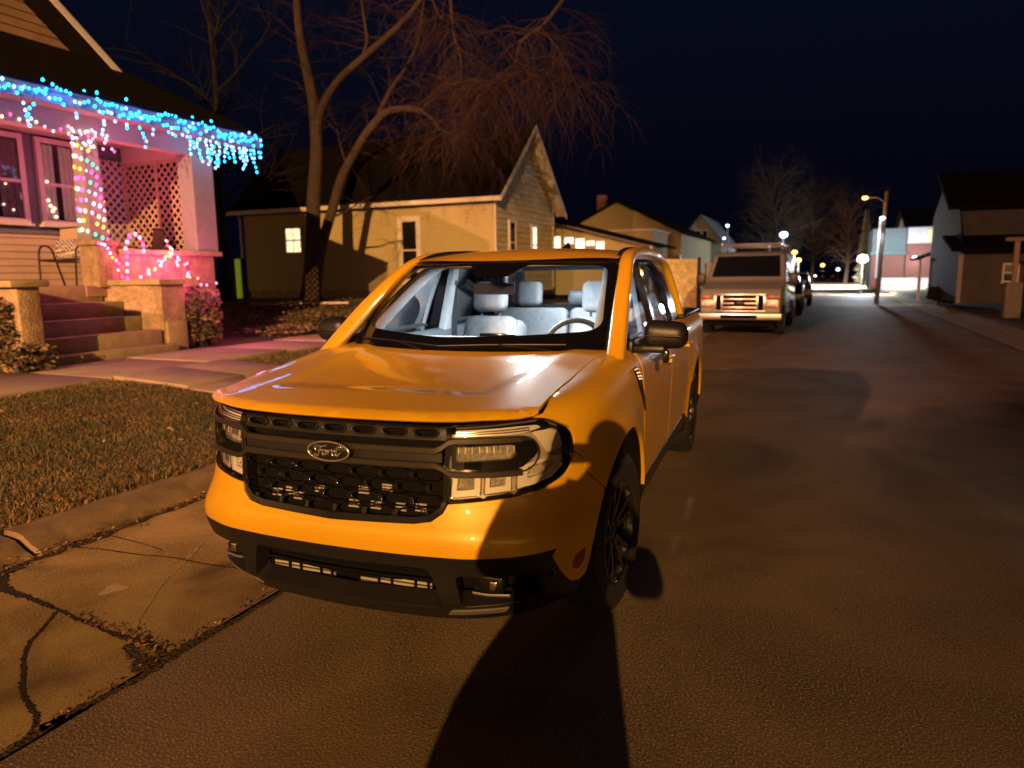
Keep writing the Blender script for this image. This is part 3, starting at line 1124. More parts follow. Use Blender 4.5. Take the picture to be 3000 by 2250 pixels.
# cab rear wall, rear window
rw = lambda s, t: (s * (0.80 - 0.13 * t), 3.84 - 0.18 * t - 0.05 * s * s, 1.17 + 0.47 * t)
hole = rnd([(-0.88, 0.27), (0.88, 0.27), (0.86, 0.90), (-0.86, 0.90)], 0.08)
obj('cab_back', panel([(-1, -0.9), (1, -0.9), (1, 1), (-1, 1)], [hole], rw, step=0.1, flange=0.0), M['trim_dark'], T, smooth=40, fix=False)
obj('rear_window', panel(hole, [], rw, step=0.2, flange=0), M['side_glass'], T, smooth=60, fix=False)

# ------------------------------------------------------------------ wheels
def make_wheel():
    w = thing('wheel', None, None)
    w.parent = T
    prof = [(0.238, -0.085), (0.262, -0.100), (0.300, -0.1125), (0.335, -0.108), (0.352, -0.094), (0.3605, -0.075), (0.3625, -0.03), (0.3625, 0.03), (0.3605, 0.075), (0.352, 0.094), (0.335, 0.108), (0.300, 0.1125), (0.262, 0.100), (0.238, 0.085)]
    ty = MB().lathe(prof, 72, 'x')
    for k in range(54):
        t = 2 * math.pi * k / 54
        for sgn, a0 in ((1, 0.058), (-1, -0.058), (1, 0.0)):
            Mx = Matrix.Rotation(t + (0.03 if a0 == 0 else 0), 4, 'X')
            ty.box((a0 - 0.036 + (0.01 if a0 == 0 else 0), -0.014, 0.350), (a0 + 0.036 - (0.01 if a0 == 0 else 0), 0.012, 0.3640), Mx)
    obj('tyre', ty, M['tyre'], w, smooth=40)
    rm = MB().lathe([(0.244, 0.086), (0.246, 0.096), (0.236, 0.098), (0.228, 0.088), (0.222, 0.05), (0.215, -0.06), (0.238, -0.085)], 60, 'x')
    rm.lathe([(0.0001, 0.062), (0.035, 0.062), (0.060, 0.056), (0.072, 0.045), (0.072, 0.0)], 40, 'x')
    for k in range(10):
        a = 2 * math.pi * (k // 2) / 5 + (0.19 if k % 2 else -0.19)
        a1 = 2 * math.pi * (k // 2) / 5 + (0.27 if k % 2 else -0.27)
        p0 = Vector((0.050, 0.062 * math.cos(a), 0.062 * math.sin(a)))
        p1 = Vector((0.066, 0.15 * math.cos((a + a1) / 2), 0.15 * math.sin((a + a1) / 2)))
        p2 = Vector((0.078, 0.232 * math.cos(a1), 0.232 * math.sin(a1)))
        rm.bar(p0, p1, 0.028, 0.026, (1, 0, 0))
        rm.bar(p1, p2, 0.026, 0.024, (1, 0, 0))
    obj('rim', rm, M['rim'], w, smooth=35)
    obj('brake_disc', MB().lathe([(0.0001, -0.01), (0.155, -0.01), (0.16, -0.02), (0.16, -0.03), (0.0001, -0.03)], 40, 'x'), M['void'], w, smooth=40)
    cap = MB().lathe([(0.0001, 0.068), (0.022, 0.067), (0.028, 0.060)], 24, 'x')
    for k in range(5):
        a = 2 * math.pi * k / 5 + 0.6
        cap.lathe([(0.0001, 0.066), (0.008, 0.066), (0.010, 0.05)], 8, 'x', (0, 0.046 * math.cos(a), 0.046 * math.sin(a)))
    obj('hub_cap', cap, M['satin_bar'], w, smooth=40)
    return w


w0_ = make_wheel()
w0_.location = (0.803, 0.935, 0.3625)
w0_.rotation_euler = (0.3, 0, R(-4))
for x, y, z in ((-0.803, 0.935, R(176)), (0.803, 4.011, 0), (-0.803, 4.011, math.pi)):
    w = copy_tree(w0_, T)
    w.location = (x, y, 0.3625)
    w.rotation_euler = (0.9 * y, 0, z)

# ------------------------------------------------------------------ cabin
def soft(cx, cy, cz, sx, sy, sz, r, tilt=0.0, seg=4, taper=0.0, bulge=0.0):
    bm = bmesh.new()
    bmesh.ops.create_cube(bm, size=1)
    bmesh.ops.subdivide_edges(bm, edges=list(bm.edges), cuts=1, use_grid_fill=True)
    for v in bm.verts:
        k = 1 - taper * (v.co.z + 0.5)
        b = 1 + bulge * (1 - (2 * v.co.x) ** 2) * (1 - (2 * v.co.z) ** 2)
        v.co = Vector((v.co.x * sx * k, v.co.y * sy * b, v.co.z * sz))
    ed = [e for e in bm.edges if len(e.link_faces) == 2 and e.link_faces[0].normal.dot(e.link_faces[1].normal) < 0.5]
    bmesh.ops.bevel(bm, geom=ed, offset=r, segments=seg, profile=0.5, affect='EDGES', clamp_overlap=True)
    bm.verts.index_update()
    Mx = Matrix.Translation((cx, cy, cz)) @ Matrix.Rotation(tilt, 4, 'X')
    mb = MB().add([tuple(Mx @ v.co) for v in bm.verts], [tuple(q.index for q in f.verts) for f in bm.faces])
    bm.free()
    return mb


for x in (-0.385, 0.425):
    st = thing('front_seat', None, None)
    st.parent = T
    obj('seat_back', soft(x, 2.48, 0.965, 0.50, 0.15, 0.62, 0.07, R(-14), taper=0.22, bulge=0.1), M['fabric'], st, smooth=50)
    obj('seat_bolster', soft(x + 0.03, 2.515, 0.945, 0.55, 0.14, 0.60, 0.065, R(-14), taper=0.20), M['trim_mid'], st, smooth=50)
    obj('seat_cushion', soft(x, 2.22, 0.66, 0.52, 0.52, 0.16, 0.06, R(6)), M['fabric'], st, smooth=50)
    h = obj('headrest', soft(x, 2.535, 1.405, 0.255, 0.12, 0.215, 0.05, R(-8), bulge=0.15), M['fabric'], st, smooth=50)
    sm_ = MB()
    for q in (-0.13, 0.13):
        sm_.tube([(x + q, 2.395 + 0.10 * k / 6 + 0.02 * math.sin(k), 0.74 + 0.085 * k) for k in range(6)], 0.005, 5)
    obj('seam', sm_, M['trim_dark'], st, smooth=60)
    for dx in (-0.07, 0.07):
        obj('post', MB().tube([(x + dx, 2.52, 1.20), (x + dx, 2.54, 1.34)], 0.008, 8), M['trim_dark'], h, smooth=60)
rs = thing('rear_bench', None, None)
rs.parent = T
obj('seat_back', soft(-0.35, 3.32, 0.97, 0.62, 0.15, 0.64, 0.05, R(-12)), M['fabric'], rs, smooth=50)
obj('seat_back', soft(0.33, 3.32, 0.97, 0.70, 0.15, 0.64, 0.05, R(-12)), M['fabric'], rs, smooth=50)
obj('seat_cushion', soft(0, 3.05, 0.66, 1.34, 0.5, 0.16, 0.05, R(5)), M['fabric'], rs, smooth=50)
for x, m, sc in ((-0.38, M['fabric'], 1), (0.06, M['trim_dark'], 0.62), (0.42, M['fabric'], 1)):
    obj('headrest', soft(x, 3.40, 1.31 + 0.09 * sc, 0.215, 0.11, 0.21 * sc, 0.045, R(-6), bulge=0.15), m, rs, smooth=50)
obj('parcel_shelf', MB().rbox((-0.72, 3.42, 1.19), (0.72, 3.74, 1.245), 0.015), M['trim_mid'], T, smooth=40)
# dashboard and wheel
mb = MB()
mb.grid(lambda s, t: ((s - 0.5) * 1.50, 1.18 + 0.24 * (2 * s - 1) ** 2 * (1 - t) + t * 0.60, 1.155 + 0.035 * math.sin(math.pi * min(1, t * 1.15)) + 0.020 * math.exp(-(((s - 0.5) * 1.5 - 0.41) / 0.17) ** 2) * sstep(0.5, 0.9, t)), 40, 12)
mb.grid(lambda s, t: ((s - 0.5) * 1.50, 1.78 + 0.03 * math.sin(math.pi * t), 1.16 + 0.020 * math.exp(-(((s - 0.5) * 1.5 - 0.41) / 0.17) ** 2) * (1 - t) - 0.55 * t), 20, 6)
obj('dashboard', mb, M['trim_mid'], T, smooth=50)
obj('display_screen', MB().rbox((-0.13, 1.70, 1.17), (0.10, 1.72, 1.215), 0.006), M['gloss_black'], T, smooth=40)
obj('dash_tray', MB().rbox((-0.52, 1.60, 1.178), (-0.14, 1.70, 1.196), 0.008), M['trim_light'], T, smooth=40)
sw = thing('steering_wheel', None, None)
sw.parent = T
Mx = Matrix.Translation((0.425, 1.83, 1.115)) @ Matrix.Rotation(R(-24), 4, 'X')
obj('wheel_ring', MB().tube([Mx @ Vector((0.185 * math.cos(t), 0, 0.185 * math.sin(t))) for t in np.linspace(0, 2 * math.pi, 49)[:-1]], 0.0165, 10, closed=True), M['trim_dark'], sw, smooth=60)
mb = MB().rbox((-0.07, -0.03, -0.06), (0.07, 0.03, 0.06), 0.025, 3, Mx)
for a in (0, math.pi, -PI2):
    mb.bar(Mx @ Vector((0.05 * math.cos(a), 0, 0.05 * math.sin(a))), Mx @ Vector((0.18 * math.cos(a), 0, 0.18 * math.sin(a))), 0.035, 0.02)
obj('wheel_spokes', mb, M['trim_dark'], sw, smooth=40)
# rear-view mirror and dome lamps
rv = thing('rear_view_mirror', None, None)
rv.parent = T
obj('mirror_body', soft(-0.01, 1.66, 1.480, 0.25, 0.035, 0.068, 0.016, R(10)), M['trim_dark'], rv, smooth=50)
obj('mount', MB().rbox((-0.045, 1.70, 1.50), (0.03, 1.79, 1.61), 0.012), M['trim_dark'], rv, smooth=40)
obj('sensor_cover', MB().rbox((-0.04, 1.655, 1.517), (0.05, 1.67, 1.537), 0.004), M['trim_light'], rv, smooth=40)
dl = thing('overhead_console', None, None)
dl.parent = T
obj('console_body', MB().rbox((-0.13, 1.93, 1.615), (0.13, 2.22, 1.655), 0.02), M['trim_light'], dl, smooth=40)
for k, (x, y) in enumerate([(-0.075, 1.98), (0.075, 1.98), (-0.02, 2.02), (0.03, 2.12)]):
    obj('map_lamp', MB().ball((x, y, 1.613), 0.016, 2, (1, 1, 0.4)), M['dome'], dl, smooth=60)
# inside trim of pillars, door cards, visors, belt
for s in (1, -1):
    P = [Vector((s * (a - 0.105), b + 0.085 - 0.05 * sstep(1.9, 2.4, b), c - 0.030)) for a, b, c in crom(ridge[1:12], 4)]
    vs, fs = [], []
    for i, p in enumerate(P):
        d = (P[min(i + 1, len(P) - 1)] - P[max(i - 1, 0)]).normalized()
        lat = Vector((s, 0, 0))
        lat = (lat - d * lat.dot(d)).normalized()
        nr = lat.cross(d) * s
        for k in range(10):
            t = 2 * math.pi * k / 10
            vs.append(p + lat * 0.05 * math.cos(t) - nr * 0.030 * math.sin(t))
    for i in range(len(P) - 1):
        for k in range(10):
            fs.append((i * 10 + k, i * 10 + (k + 1) % 10, (i + 1) * 10 + (k + 1) % 10, (i + 1) * 10 + k))
    obj('pillar_trim', MB().add(vs, fs), M['trim_light'], T, smooth=50)
    bp = MB()
    bp.add([(s * (xside(2.42, 1.0) - 0.045), 2.38, 1.0), (s * (xside(2.42, 1.0) - 0.045), 2.56, 1.0), (s * (xside(2.42, 1.64) - 0.045), 2.42, 1.66), (s * (xside(2.42, 1.64) - 0.045), 2.52, 1.66),
            (s * (xside(2.42, 1.0) - 0.08), 2.40, 1.0), (s * (xside(2.42, 1.0) - 0.08), 2.54, 1.0), (s * (xside(2.42, 1.64) - 0.08), 2.43, 1.66), (s * (xside(2.42, 1.64) - 0.08), 2.51, 1.66)],
           [(0, 1, 3, 2), (4, 6, 7, 5), (0, 2, 6, 4), (1, 5, 7, 3)])
    obj('centre_pillar_trim', bp, M['trim_light'], T)
    dc = MB().rbox((min(s * 0.70, s * 0.79), 1.45, 0.55), (max(s * 0.70, s * 0.79), 3.5, 1.185), 0.03)
    obj('door_card', dc, M['trim_mid'], T, smooth=40)
    bl = MB().bar((s * 0.655, 2.50, 1.52), (s * 0.69, 2.54, 0.75), 0.045, 0.003, (0, 1, 0))
    bl.rbox((s * 0.655 - 0.02, 2.47, 1.49), (s * 0.655 + 0.02, 2.51, 1.55), 0.008)
    obj('seat_belt', bl, M['trim_dark'], T)
    obj('sun_visor', MB().rbox((s * 0.37 - 0.21, 1.92, 1.612), (s * 0.37 + 0.21, 2.10, 1.628), 0.007), M['trim_light'], T, smooth=40)
obj('cabin_floor', MB().box((-0.76, 1.45, 0.42), (0.76, 3.6, 0.46)), M['trim_dark'], T)
obj('firewall', MB().box((-0.74, 1.14, 0.42), (0.74, 1.16, 1.14)), M['void'], T)
# wipers
for x0, x1 in ((0.55, -0.12), (-0.12, -0.70)):
    p = [wind(x0 / 0.77 + (x1 - x0) / 0.77 * k / 8, 0.03 + 0.02 * math.sin(math.pi * k / 8)) + Vector((0, -0.004, 0.010)) for k in range(9)]
    mb = MB().tube(p, 0.005, 6)
    mb.tube([Vector((x0 - 0.06, 1.10 + 0.24 * (x0 / 0.77) ** 2 - 0.03, 1.175)), p[4]], 0.006, 6)
    obj('wiper', mb, M['black_plastic'], T, smooth=60)
cabin = bpy.data.lights.new('cabin_lamp', 'AREA')
cabin.shape = 'RECTANGLE'
cabin.size, cabin.size_y = 0.22, 0.25
cabin.energy = 32.0
cabin.color = (0.84, 0.92, 1.0)
co = bpy.data.objects.new('cabin_lamp', cabin)
COL.objects.link(co)
co.location = (0, 2.08, 1.608)
co.parent = dl
obj('rear_fill_panel', MB().rbox((-0.07, 2.90, 1.668), (0.07, 3.02, 1.682), 0.006), M['dome'], T, smooth=40)  # glowing panel and lamp below are added to brighten the rear seats
rear = bpy.data.lights.new('rear_fill_lamp', 'AREA')
rear.shape = 'RECTANGLE'
rear.size, rear.size_y = 0.14, 0.12
rear.energy = 16.0
rear.color = (0.84, 0.92, 1.0)
ro = bpy.data.objects.new('rear_fill_lamp', rear)
COL.objects.link(ro)
ro.location = (0, 2.96, 1.662)
ro.parent = T
# ------------------------------------------------------------------ street frame: q across the road (+ right), t along it, turned 3 degrees from the truck
RZ = -R(3.0)
_cz, _sz = math.cos(R(3.0)), math.sin(R(3.0))


def Wp(q, t, z=0.0):
    return Vector((q * _cz + t * _sz, -q * _sz + t * _cz, z))


BASE = {}
LARGER = set()      # the porch house and what is strung on it are drawn at 1 : 1.078


def big(q, t, z):
    return (1.078 * q - 0.128, 1.078 * t + 0.166, 1.078 * z - 0.122)


def rthing(name, label, cat, base, group=None):
    o = thing(name, label, cat, Wp(*base), RZ, group)
    BASE[o.name] = base
    return o


def rpart(name, parent):
    """An empty part that groups sub-parts, at its thing's base."""
    o = bpy.data.objects.new(name, None)
    COL.objects.link(o)
    o.parent = parent
    BASE[o.name] = BASE[parent.name]
    return o


def robj(name, mb, m, parent=None, smooth=None, fix=True, label=None):
    """Mesh object whose vertices are given in street coordinates (q, t, z)."""
    if parent is not None:
        b = BASE[parent.name]
        if parent.name in LARGER:
            mb.v = [big(*p) for p in mb.v]
    else:
        a = np.array(mb.v)
        b = (float((a[:, 0].min() + a[:, 0].max()) / 2), float((a[:, 1].min() + a[:, 1].max()) / 2), float(a[:, 2].min()))
    mb.v = [(x - b[0], y - b[1], z - b[2]) for x, y, z in mb.v]
    o = obj(name, mb, m, parent, smooth, fix, label)
    if parent is not None and parent.name in LARGER:
        LARGER.add(o.name)
    BASE[o.name] = b
    if parent is None:
        o.location = Wp(*b)
        o.rotation_euler = (0, 0, RZ)
    return o


def gz(q, t):
    if q > -2.6:
        return 0.0
    z = 0.135 + 0.20 * sstep(-2.7, -6.2, q) if q > -6.3 else 0.335 + 0.42 * sstep(-8.4, -12.0, q)
    return z + 0.012 * math.sin(1.7 * q + 0.6 * t) * math.sin(0.9 * t - 0.4 * q) * (1 if q > -6 else 0.6)


# ------------------------------------------------------------------ surface materials
def ground_mat(name, c1, c2, c3, fine, coarse, rough=0.85, bs=0.5, stain=None, grit=0.52):
    """Mixed-colour ground: fine grit, broad mottling, dark stains and a gritty bump."""
    m, nt, out = _nt(name)
    N, L = nt.nodes, nt.links
    b = N.new('ShaderNodeBsdfPrincipled')
    L.new(b.outputs[0], out.inputs[0])
    b.inputs['Roughness'].default_value = rough
    b.inputs['Specular IOR Level'].default_value = 0.35
    tc = N.new('ShaderNodeTexCoord')

    def noise(sc, det, dist=0.0):
        n = N.new('ShaderNodeTexNoise')
        n.inputs['Scale'].default_value = sc
        n.inputs['Detail'].default_value = det
        n.inputs['Distortion'].default_value = dist
        L.new(tc.outputs['Object'], n.inputs['Vector'])
        return n

    def ramp(src, lo, hi):
        r = N.new('ShaderNodeMapRange')
        r.inputs[1].default_value = lo
        r.inputs[2].default_value = hi
        L.new(src, r.inputs[0])
        return r.outputs[0]

    def mix(f, a, c):
        x = N.new('ShaderNodeMix')
        x.data_type = 'RGBA'
        L.new(f, x.inputs[0])
        for i, v in ((6, a), (7, c)):
            if isinstance(v, tuple):
                x.inputs[i].default_value = (*v, 1)
            else:
                L.new(v, x.inputs[i])
        return x.outputs[2]
    nf, nc, ns = noise(fine, 4), noise(coarse, 6, 0.6), noise(coarse * 0.37, 8, 1.2)
    c = mix(ramp(nc.outputs['Fac'], 0.32, 0.68), c1, c2)
    c = mix(ramp(nf.outputs['Fac'], grit, grit + 0.24), c, c3)
    nd = noise(fine * 1.7, 2)
    c = mix(ramp(nd.outputs['Fac'], 0.60, 0.72), c, tuple(x * 0.35 for x in c1))
    st = tuple(x * 0.45 for x in c1) if stain is None else stain
    c = mix(ramp(ns.outputs['Fac'], 0.56, 0.74), c, st)
    L.new(c, b.inputs['Base Color'])
    v = N.new('ShaderNodeTexVoronoi')
    v.inputs['Scale'].default_value = fine * 0.9
    L.new(tc.outputs['Object'], v.inputs['Vector'])
    ad = N.new('ShaderNodeMath')
    ad.operation = 'ADD'
    L.new(v.outputs['Distance'], ad.inputs[0])
    L.new(nc.outputs['Fac'], ad.inputs[1])
    bp = N.new('ShaderNodeBump')
    bp.inputs['Strength'].default_value = bs
    bp.inputs['Distance'].default_value = 0.005
    L.new(ad.outputs[0], bp.inputs['Height'])
    L.new(bp.outputs[0], b.inputs['Normal'])
    return m


G = {}
G['asphalt'] = ground_mat('asphalt', (0.108, 0.078, 0.050), (0.205, 0.146, 0.090), (0.52, 0.40, 0.25), 120, 1.1, 0.75, 0.32, (0.098, 0.070, 0.044), 0.49)
G['concrete'] = ground_mat('gutter_concrete', (0.38, 0.275, 0.105), (0.21, 0.145, 0.058), (0.60, 0.46, 0.21), 130, 2.6, 0.85, 0.14, (0.10, 0.066, 0.034), 0.50)
G['kerb'] = ground_mat('kerb_concrete', (0.26, 0.185, 0.105), (0.13, 0.090, 0.052), (0.42, 0.32, 0.19), 230, 5.0, 0.9, 0.22, (0.07, 0.05, 0.03))
G['walk'] = ground_mat('sidewalk_concrete', (0.36, 0.275, 0.20), (0.27, 0.205, 0.15), (0.44, 0.35, 0.26), 140, 2.0, 0.85, 0.16, (0.24, 0.18, 0.13))
G['soil'] = ground_mat('thatch_soil', (0.085, 0.060, 0.028), (0.055, 0.042, 0.020), (0.16, 0.12, 0.06), 60, 3.5, 0.95, 0.9)
G['lawn'] = ground_mat('far_lawn', (0.045, 0.050, 0.018), (0.070, 0.055, 0.022), (0.10, 0.085, 0.04), 25, 1.1, 0.95, 1.0)
G['crack'] = mat('crack_dirt', (0.022, 0.016, 0.010), rough=0.95, var=(30, 0.5), bump=(80, 0.8, 0.02))
G['debris'] = mat('gutter_debris', (0.055, 0.037, 0.020), rough=0.95, var=(45, 0.7), bump=(60, 1.0, 0.03))


def sheet(name, q0, q1, t0, t1, zf, m, nq=2, ntt=2, smooth=60):
    mb = MB().grid(lambda a, b: (q0 + (q1 - q0) * a, t0 + (t1 - t0) * b, zf(q0 + (q1 - q0) * a, t0 + (t1 - t0) * b)), nq, ntt)
    return tag(robj(name, mb, m, smooth=smooth), kind='structure')


sheet('ground', -300, 300, -200, 700, lambda q, t: -0.05, G['lawn'])
sheet('road', -0.745, 5.25, -60, 260, lambda q, t: 0.0, G['asphalt'], 2, 10)
gut = sheet('gutter', -2.30, -0.775, -40, 120, lambda q, t: 0.004 + 0.022 * sstep(-1.2, -2.3, q), G['concrete'], 8, 60)
gutr = sheet('gutter', 5.28, 6.0, -40, 120, lambda q, t: 0.004, G['concrete'], 2, 10)
lawnl = sheet('lawn', -60, -2.56, -40, 120, lambda q, t: gz(q, t) - 0.02, G['soil'], 120, 120)
lawnr = sheet('lawn', 6.18, 60, -40, 120, lambda q, t: 0.13 + 0.15 * sstep(6.2, 9, q), G['lawn'], 30, 30)
sheet('cross_street', 5.28, 80, 55, 62, lambda q, t: 0.30, G['asphalt'], 2, 2)

# kerb: rolled profile, worn edge, broken near the camera
def kerb_mb(t0, t1, dq=0.0, dz=0.0, s=1, q0=0.0):
    prof = [(-2.285, -0.02), (-2.292, 0.022), (-2.315, 0.050), (-2.365, 0.078), (-2.415, 0.104), (-2.455, 0.122), (-2.50, 0.132), (-2.62, 0.137), (-2.64, -0.02)]
    n = max(4, int((t1 - t0) / 0.06))
    n = min(n, 500)
    mb = MB()
    for i in range(n + 1):
        t = t0 + (t1 - t0) * i / n
        for k, (q, z) in enumerate(prof):
            w = 0.5 * math.sin(5.1 * t + k) + 0.5 * math.sin(13.7 * t + 2.1 * k) + rng.normal() * 0.5
            mb.v.append((q0 + s * (q + dq + 0.006 * w), t, z + dz + 0.004 * w * (1 if k > 1 else 0)))
    m_ = len(prof)
    for i in range(n):
        for k in range(m_ - 1):
            mb.f.append((i * m_ + k, i * m_ + k + 1, (i + 1) * m_ + k + 1, (i + 1) * m_ + k))
    mb.f.append(tuple(range(m_)))
    mb.f.append(tuple(n * m_ + k for k in range(m_ - 1, -1, -1)))
    return mb


tag(robj('kerb', kerb_mb(0.285, 30), G['kerb'], smooth=50), kind='structure')
tag(robj('kerb', kerb_mb(-14, 0.255, -0.022, -0.022), G['kerb'], smooth=50), kind='structure')
tag(robj('kerb', kerb_mb(-14, 60, 0, 0, -1, 3.72), G['kerb'], smooth=50), kind='structure')


def ribbon(pts, w0, w1, z, jit=0.35):
    """Ragged flat strip along a path; widths vary from w0 to w1."""
    P = crom(pts, 10)
    mb = MB()
    n = len(P)
    for i, p in enumerate(P):
        a, b = P[max(i - 1, 0)], P[min(i + 1, n - 1)]
        d = np.array([b[0] - a[0], b[1] - a[1]])
        d /= max(np.linalg.norm(d), 1e-6)
        w = w0 + (w1 - w0) * i / (n - 1)
        e = 0.25 if i in (0, n - 1) else 1.0
        l = w / 2 * (1 + jit * rng.normal()) * e
        r = w / 2 * (1 + jit * rng.normal()) * e
        zz = z if not callable(z) else z(p[0], p[1])
        mb.v.append((p[0] - d[1] * l, p[1] + d[0] * l, zz))
        mb.v.append((p[0] + d[1] * r, p[1] - d[0] * r, zz))
    for i in range(n - 1):
        mb.f.append((2 * i, 2 * i + 1, 2 * i + 3, 2 * i + 2))
    return mb


gzf = lambda q, t: 0.0055 + 0.022 * sstep(-1.2, -2.3, q)
A_ = [(-2.26, 0.03), (-2.03, -0.07), (-1.87, -0.08), (-1.74, -0.09), (-1.60, -0.10), (-1.48, -0.12), (-1.36, -0.13), (-1.20, -0.15), (-1.08, -0.16), (-0.99, -0.16), (-0.88, -0.17), (-0.77, -0.20)]
B_ = [(-1.60, -0.10), (-1.55, -0.17), (-1.49, -0.25), (-1.42, -0.35), (-1.32, -0.44), (-1.21, -0.51), (-1.11, -0.58), (-1.03, -0.62), (-0.95, -0.65), (-0.87, -0.68), (-0.80, -0.74), (-0.77, -0.82)]
for k, (pts, a, b, m) in enumerate([
    ([(-0.76, -3.0), (-0.77, -0.83), (-0.785, -0.72), (-0.775, -0.58), (-0.75, -0.46), (-0.74, -0.31), (-0.74, -0.01), (-0.74, 0.5), (-0.76, 2.0), (-0.76, 6)], 0.034, 0.028, G['debris']),
    (B_, 0.017, 0.020, G['crack']), (A_[:5], 0.055, 0.016, G['crack']), (A_[4:], 0.016, 0.040, G['debris']), (A_[4:9], 0.010, 0.014, G['crack']),
    ([(-1.02, -0.20), (-0.91, -0.24), (-0.83, -0.27), (-0.77, -0.30)], 0.03, 0.11, G['debris']),
    ([(-0.80, -0.34), (-0.775, -0.20), (-0.765, -0.05), (-0.76, 0.1)], 0.06, 0.03, G['debris']),
    ([(-2.27, 0.43), (-2.08, 0.47), (-1.81, 0.51), (-1.60, 0.56), (-1.37, 0.57), (-1.1, 0.60), (-0.8, 0.60)], 0.009, 0.006, G['crack']),
    ([(-2.25, 0.64), (-1.96, 0.63), (-1.74, 0.61)], 0.005, 0.004, G['crack']),
    ([(-2.25, 4.7), (-1.5, 4.72), (-0.80, 4.70)], 0.012, 0.012, G['crack']),
    ([(-2.26, -2.0), (-2.25, -0.4), (-2.27, 0.4), (-2.27, 1.2), (-2.28, 3.0), (-2.28, 6.0)], 0.075, 0.05, G['debris'])]):
    c = robj('crack', ribbon(pts, a, b, lambda q, t, k=k: gzf(q, t) + 0.0003 * k), m, gut)
robj('scrape', ribbon([(-1.63, 0.80), (-1.5, 0.54), (-1.39, 0.31), (-1.26, 0.12), (-1.11, -0.08)], 0.014, 0.008, lambda q, t: gzf(q, t) + 0.0008, 0.6), mat('pale_scrape', (0.40, 0.31, 0.19), rough=0.9, var=(60, 0.3)), gut)
robj('pale_patch', MB().add([(-1.56 + 0.055 * (1 + 0.3 * math.sin(3 * a)) * math.cos(a), 0.16 + 0.060 * (1 + 0.3 * math.sin(3 * a)) * math.sin(a), 0.0112) for a in np.linspace(0, 2 * math.pi, 24)[:-1]], [tuple(range(23))]), mat('pale_stain', (0.48, 0.38, 0.24), rough=0.9, var=(50, 0.2)), gut)

# sidewalk slabs and the walk to the kerb
def slab(q0, q1, t0, t1, z, tilt=0.0):
    mb = MB().rbox((q0, t0, z - 0.12), (q1, t1, z), 0.012, 2)
    mb.v = [(a, b, c + tilt * (a - q0) + 0.004 * math.sin(5 * a + 3 * b)) for a, b, c in mb.v]
    return mb


sw_ = rthing('sidewalk', None, None, (-7.2, 0, 0.2))
tag(sw_, kind='structure')
for i in range(-6, 26):
    t0 = 3.85 + (i - 0) * 1.62
    robj('slab', slab(-8.15, -6.38, t0 + 0.008, t0 + 1.612, 0.352 + 0.012 * rng.normal(), 0.004 * rng.normal()), G['walk'], sw_, smooth=40)
wk = rthing('path', None, None, (-4.5, 4.6, 0.15))
tag(wk, kind='structure')
for k in range(3):
    q0 = -6.36 + k * 1.26
    for j, (ta, tb) in enumerate(((3.88, 4.78), (4.795, 5.72))):
        z = 0.150 + 0.20 * sstep(-2.7, -6.2, q0 + 0.6) + 0.006 * rng.normal()
        mb = slab(q0, q0 + 1.25, ta, tb, z)
        mb.v = [(a, b, c - (a - q0 - 0.6) * 0.048) for a, b, c in mb.v]
        robj('slab', mb, G['walk'], wk, smooth=40)

# ------------------------------------------------------------------ grass and litter
def blades(region, n, h0, h1, w, zf, seed, clump=0.5):
    r = np.random.default_rng(seed)
    q0, q1, t0, t1 = region
    vs, fs, mi = [], [], []
    Q = r.uniform(q0, q1, n)
    Tt = r.uniform(t0, t1, n)
    k = np.sin(Q * 3.1 + 1.3 * np.sin(Tt * 2.3)) * np.sin(Tt * 2.7 + 0.7 * np.sin(Q * 4.1)) + 0.6 * np.sin(Q * 9.7 + Tt * 7.9) * np.sin(Tt * 11.3 - Q * 5.2)
    big = np.sin(Q * 0.9 + 1.1) * np.sin(Tt * 1.1 + 0.4) + 0.5 * np.sin(Q * 2.2 - Tt * 1.7)
    H = r.uniform(h0, h1, n) * (0.85 + clump * 0.55 * k) * np.where(r.uniform(0, 1, n) < 0.06, 1.5, 1)
    A = r.uniform(0, 2 * math.pi, n)
    Ln = r.uniform(0.3, 1.25, n) * H
    D = r.uniform(0, 2 * math.pi, n)
    W_ = w * r.uniform(0.6, 1.3, n)
    cls = np.where(r.uniform(0, 1, n) < 0.34 - 0.17 * k - 0.16 * big, 2, np.where(r.uniform(0, 1, n) < 0.5 + 0.15 * k, 0, 1))
    for i in range(n):
        q, t = Q[i], Tt[i]
        z = zf(q, t) - 0.02
        ca, sa = math.cos(A[i]) * W_[i], math.sin(A[i]) * W_[i]
        lx, ly = math.cos(D[i]) * Ln[i], math.sin(D[i]) * Ln[i]
        j = len(vs)
        vs += [(q - ca, t - sa, z), (q + ca, t + sa, z), (q + lx * 0.45 + ca * 0.7, t + ly * 0.45 + sa * 0.7, z + H[i] * 0.7), (q + lx * 0.45 - ca * 0.7, t + ly * 0.45 - sa * 0.7, z + H[i] * 0.7), (q + lx, t + ly, z + H[i] * (0.95 if Ln[i] < H[i] else 0.7))]
        fs += [(j, j + 1, j + 2, j + 3), (j + 3, j + 2, j + 4)]
        mi += [int(cls[i])] * 2
    return vs, fs, mi


GM = [mat('grass_green', (0.048, 0.066, 0.014), rough=0.7, var=(2.5, 0.5)), mat('grass_olive', (0.085, 0.072, 0.022), rough=0.75, var=(3, 0.5)), mat('grass_straw', (0.20, 0.125, 0.048), rough=0.8, var=(3, 0.5))]


def grass(region, n, h0, h1, w, seed):
    vs, fs, mi = blades(region, n, h0, h1, w, gz, seed)
    mb = MB()
    mb.v, mb.f = vs, fs
    o = robj('grass', mb, GM, fix=False)
    o.data.polygons.foreach_set('material_index', mi)
    return tag(o, 'short patchy winter grass, green and straw coloured, on the verge', 'grass', kind='stuff')


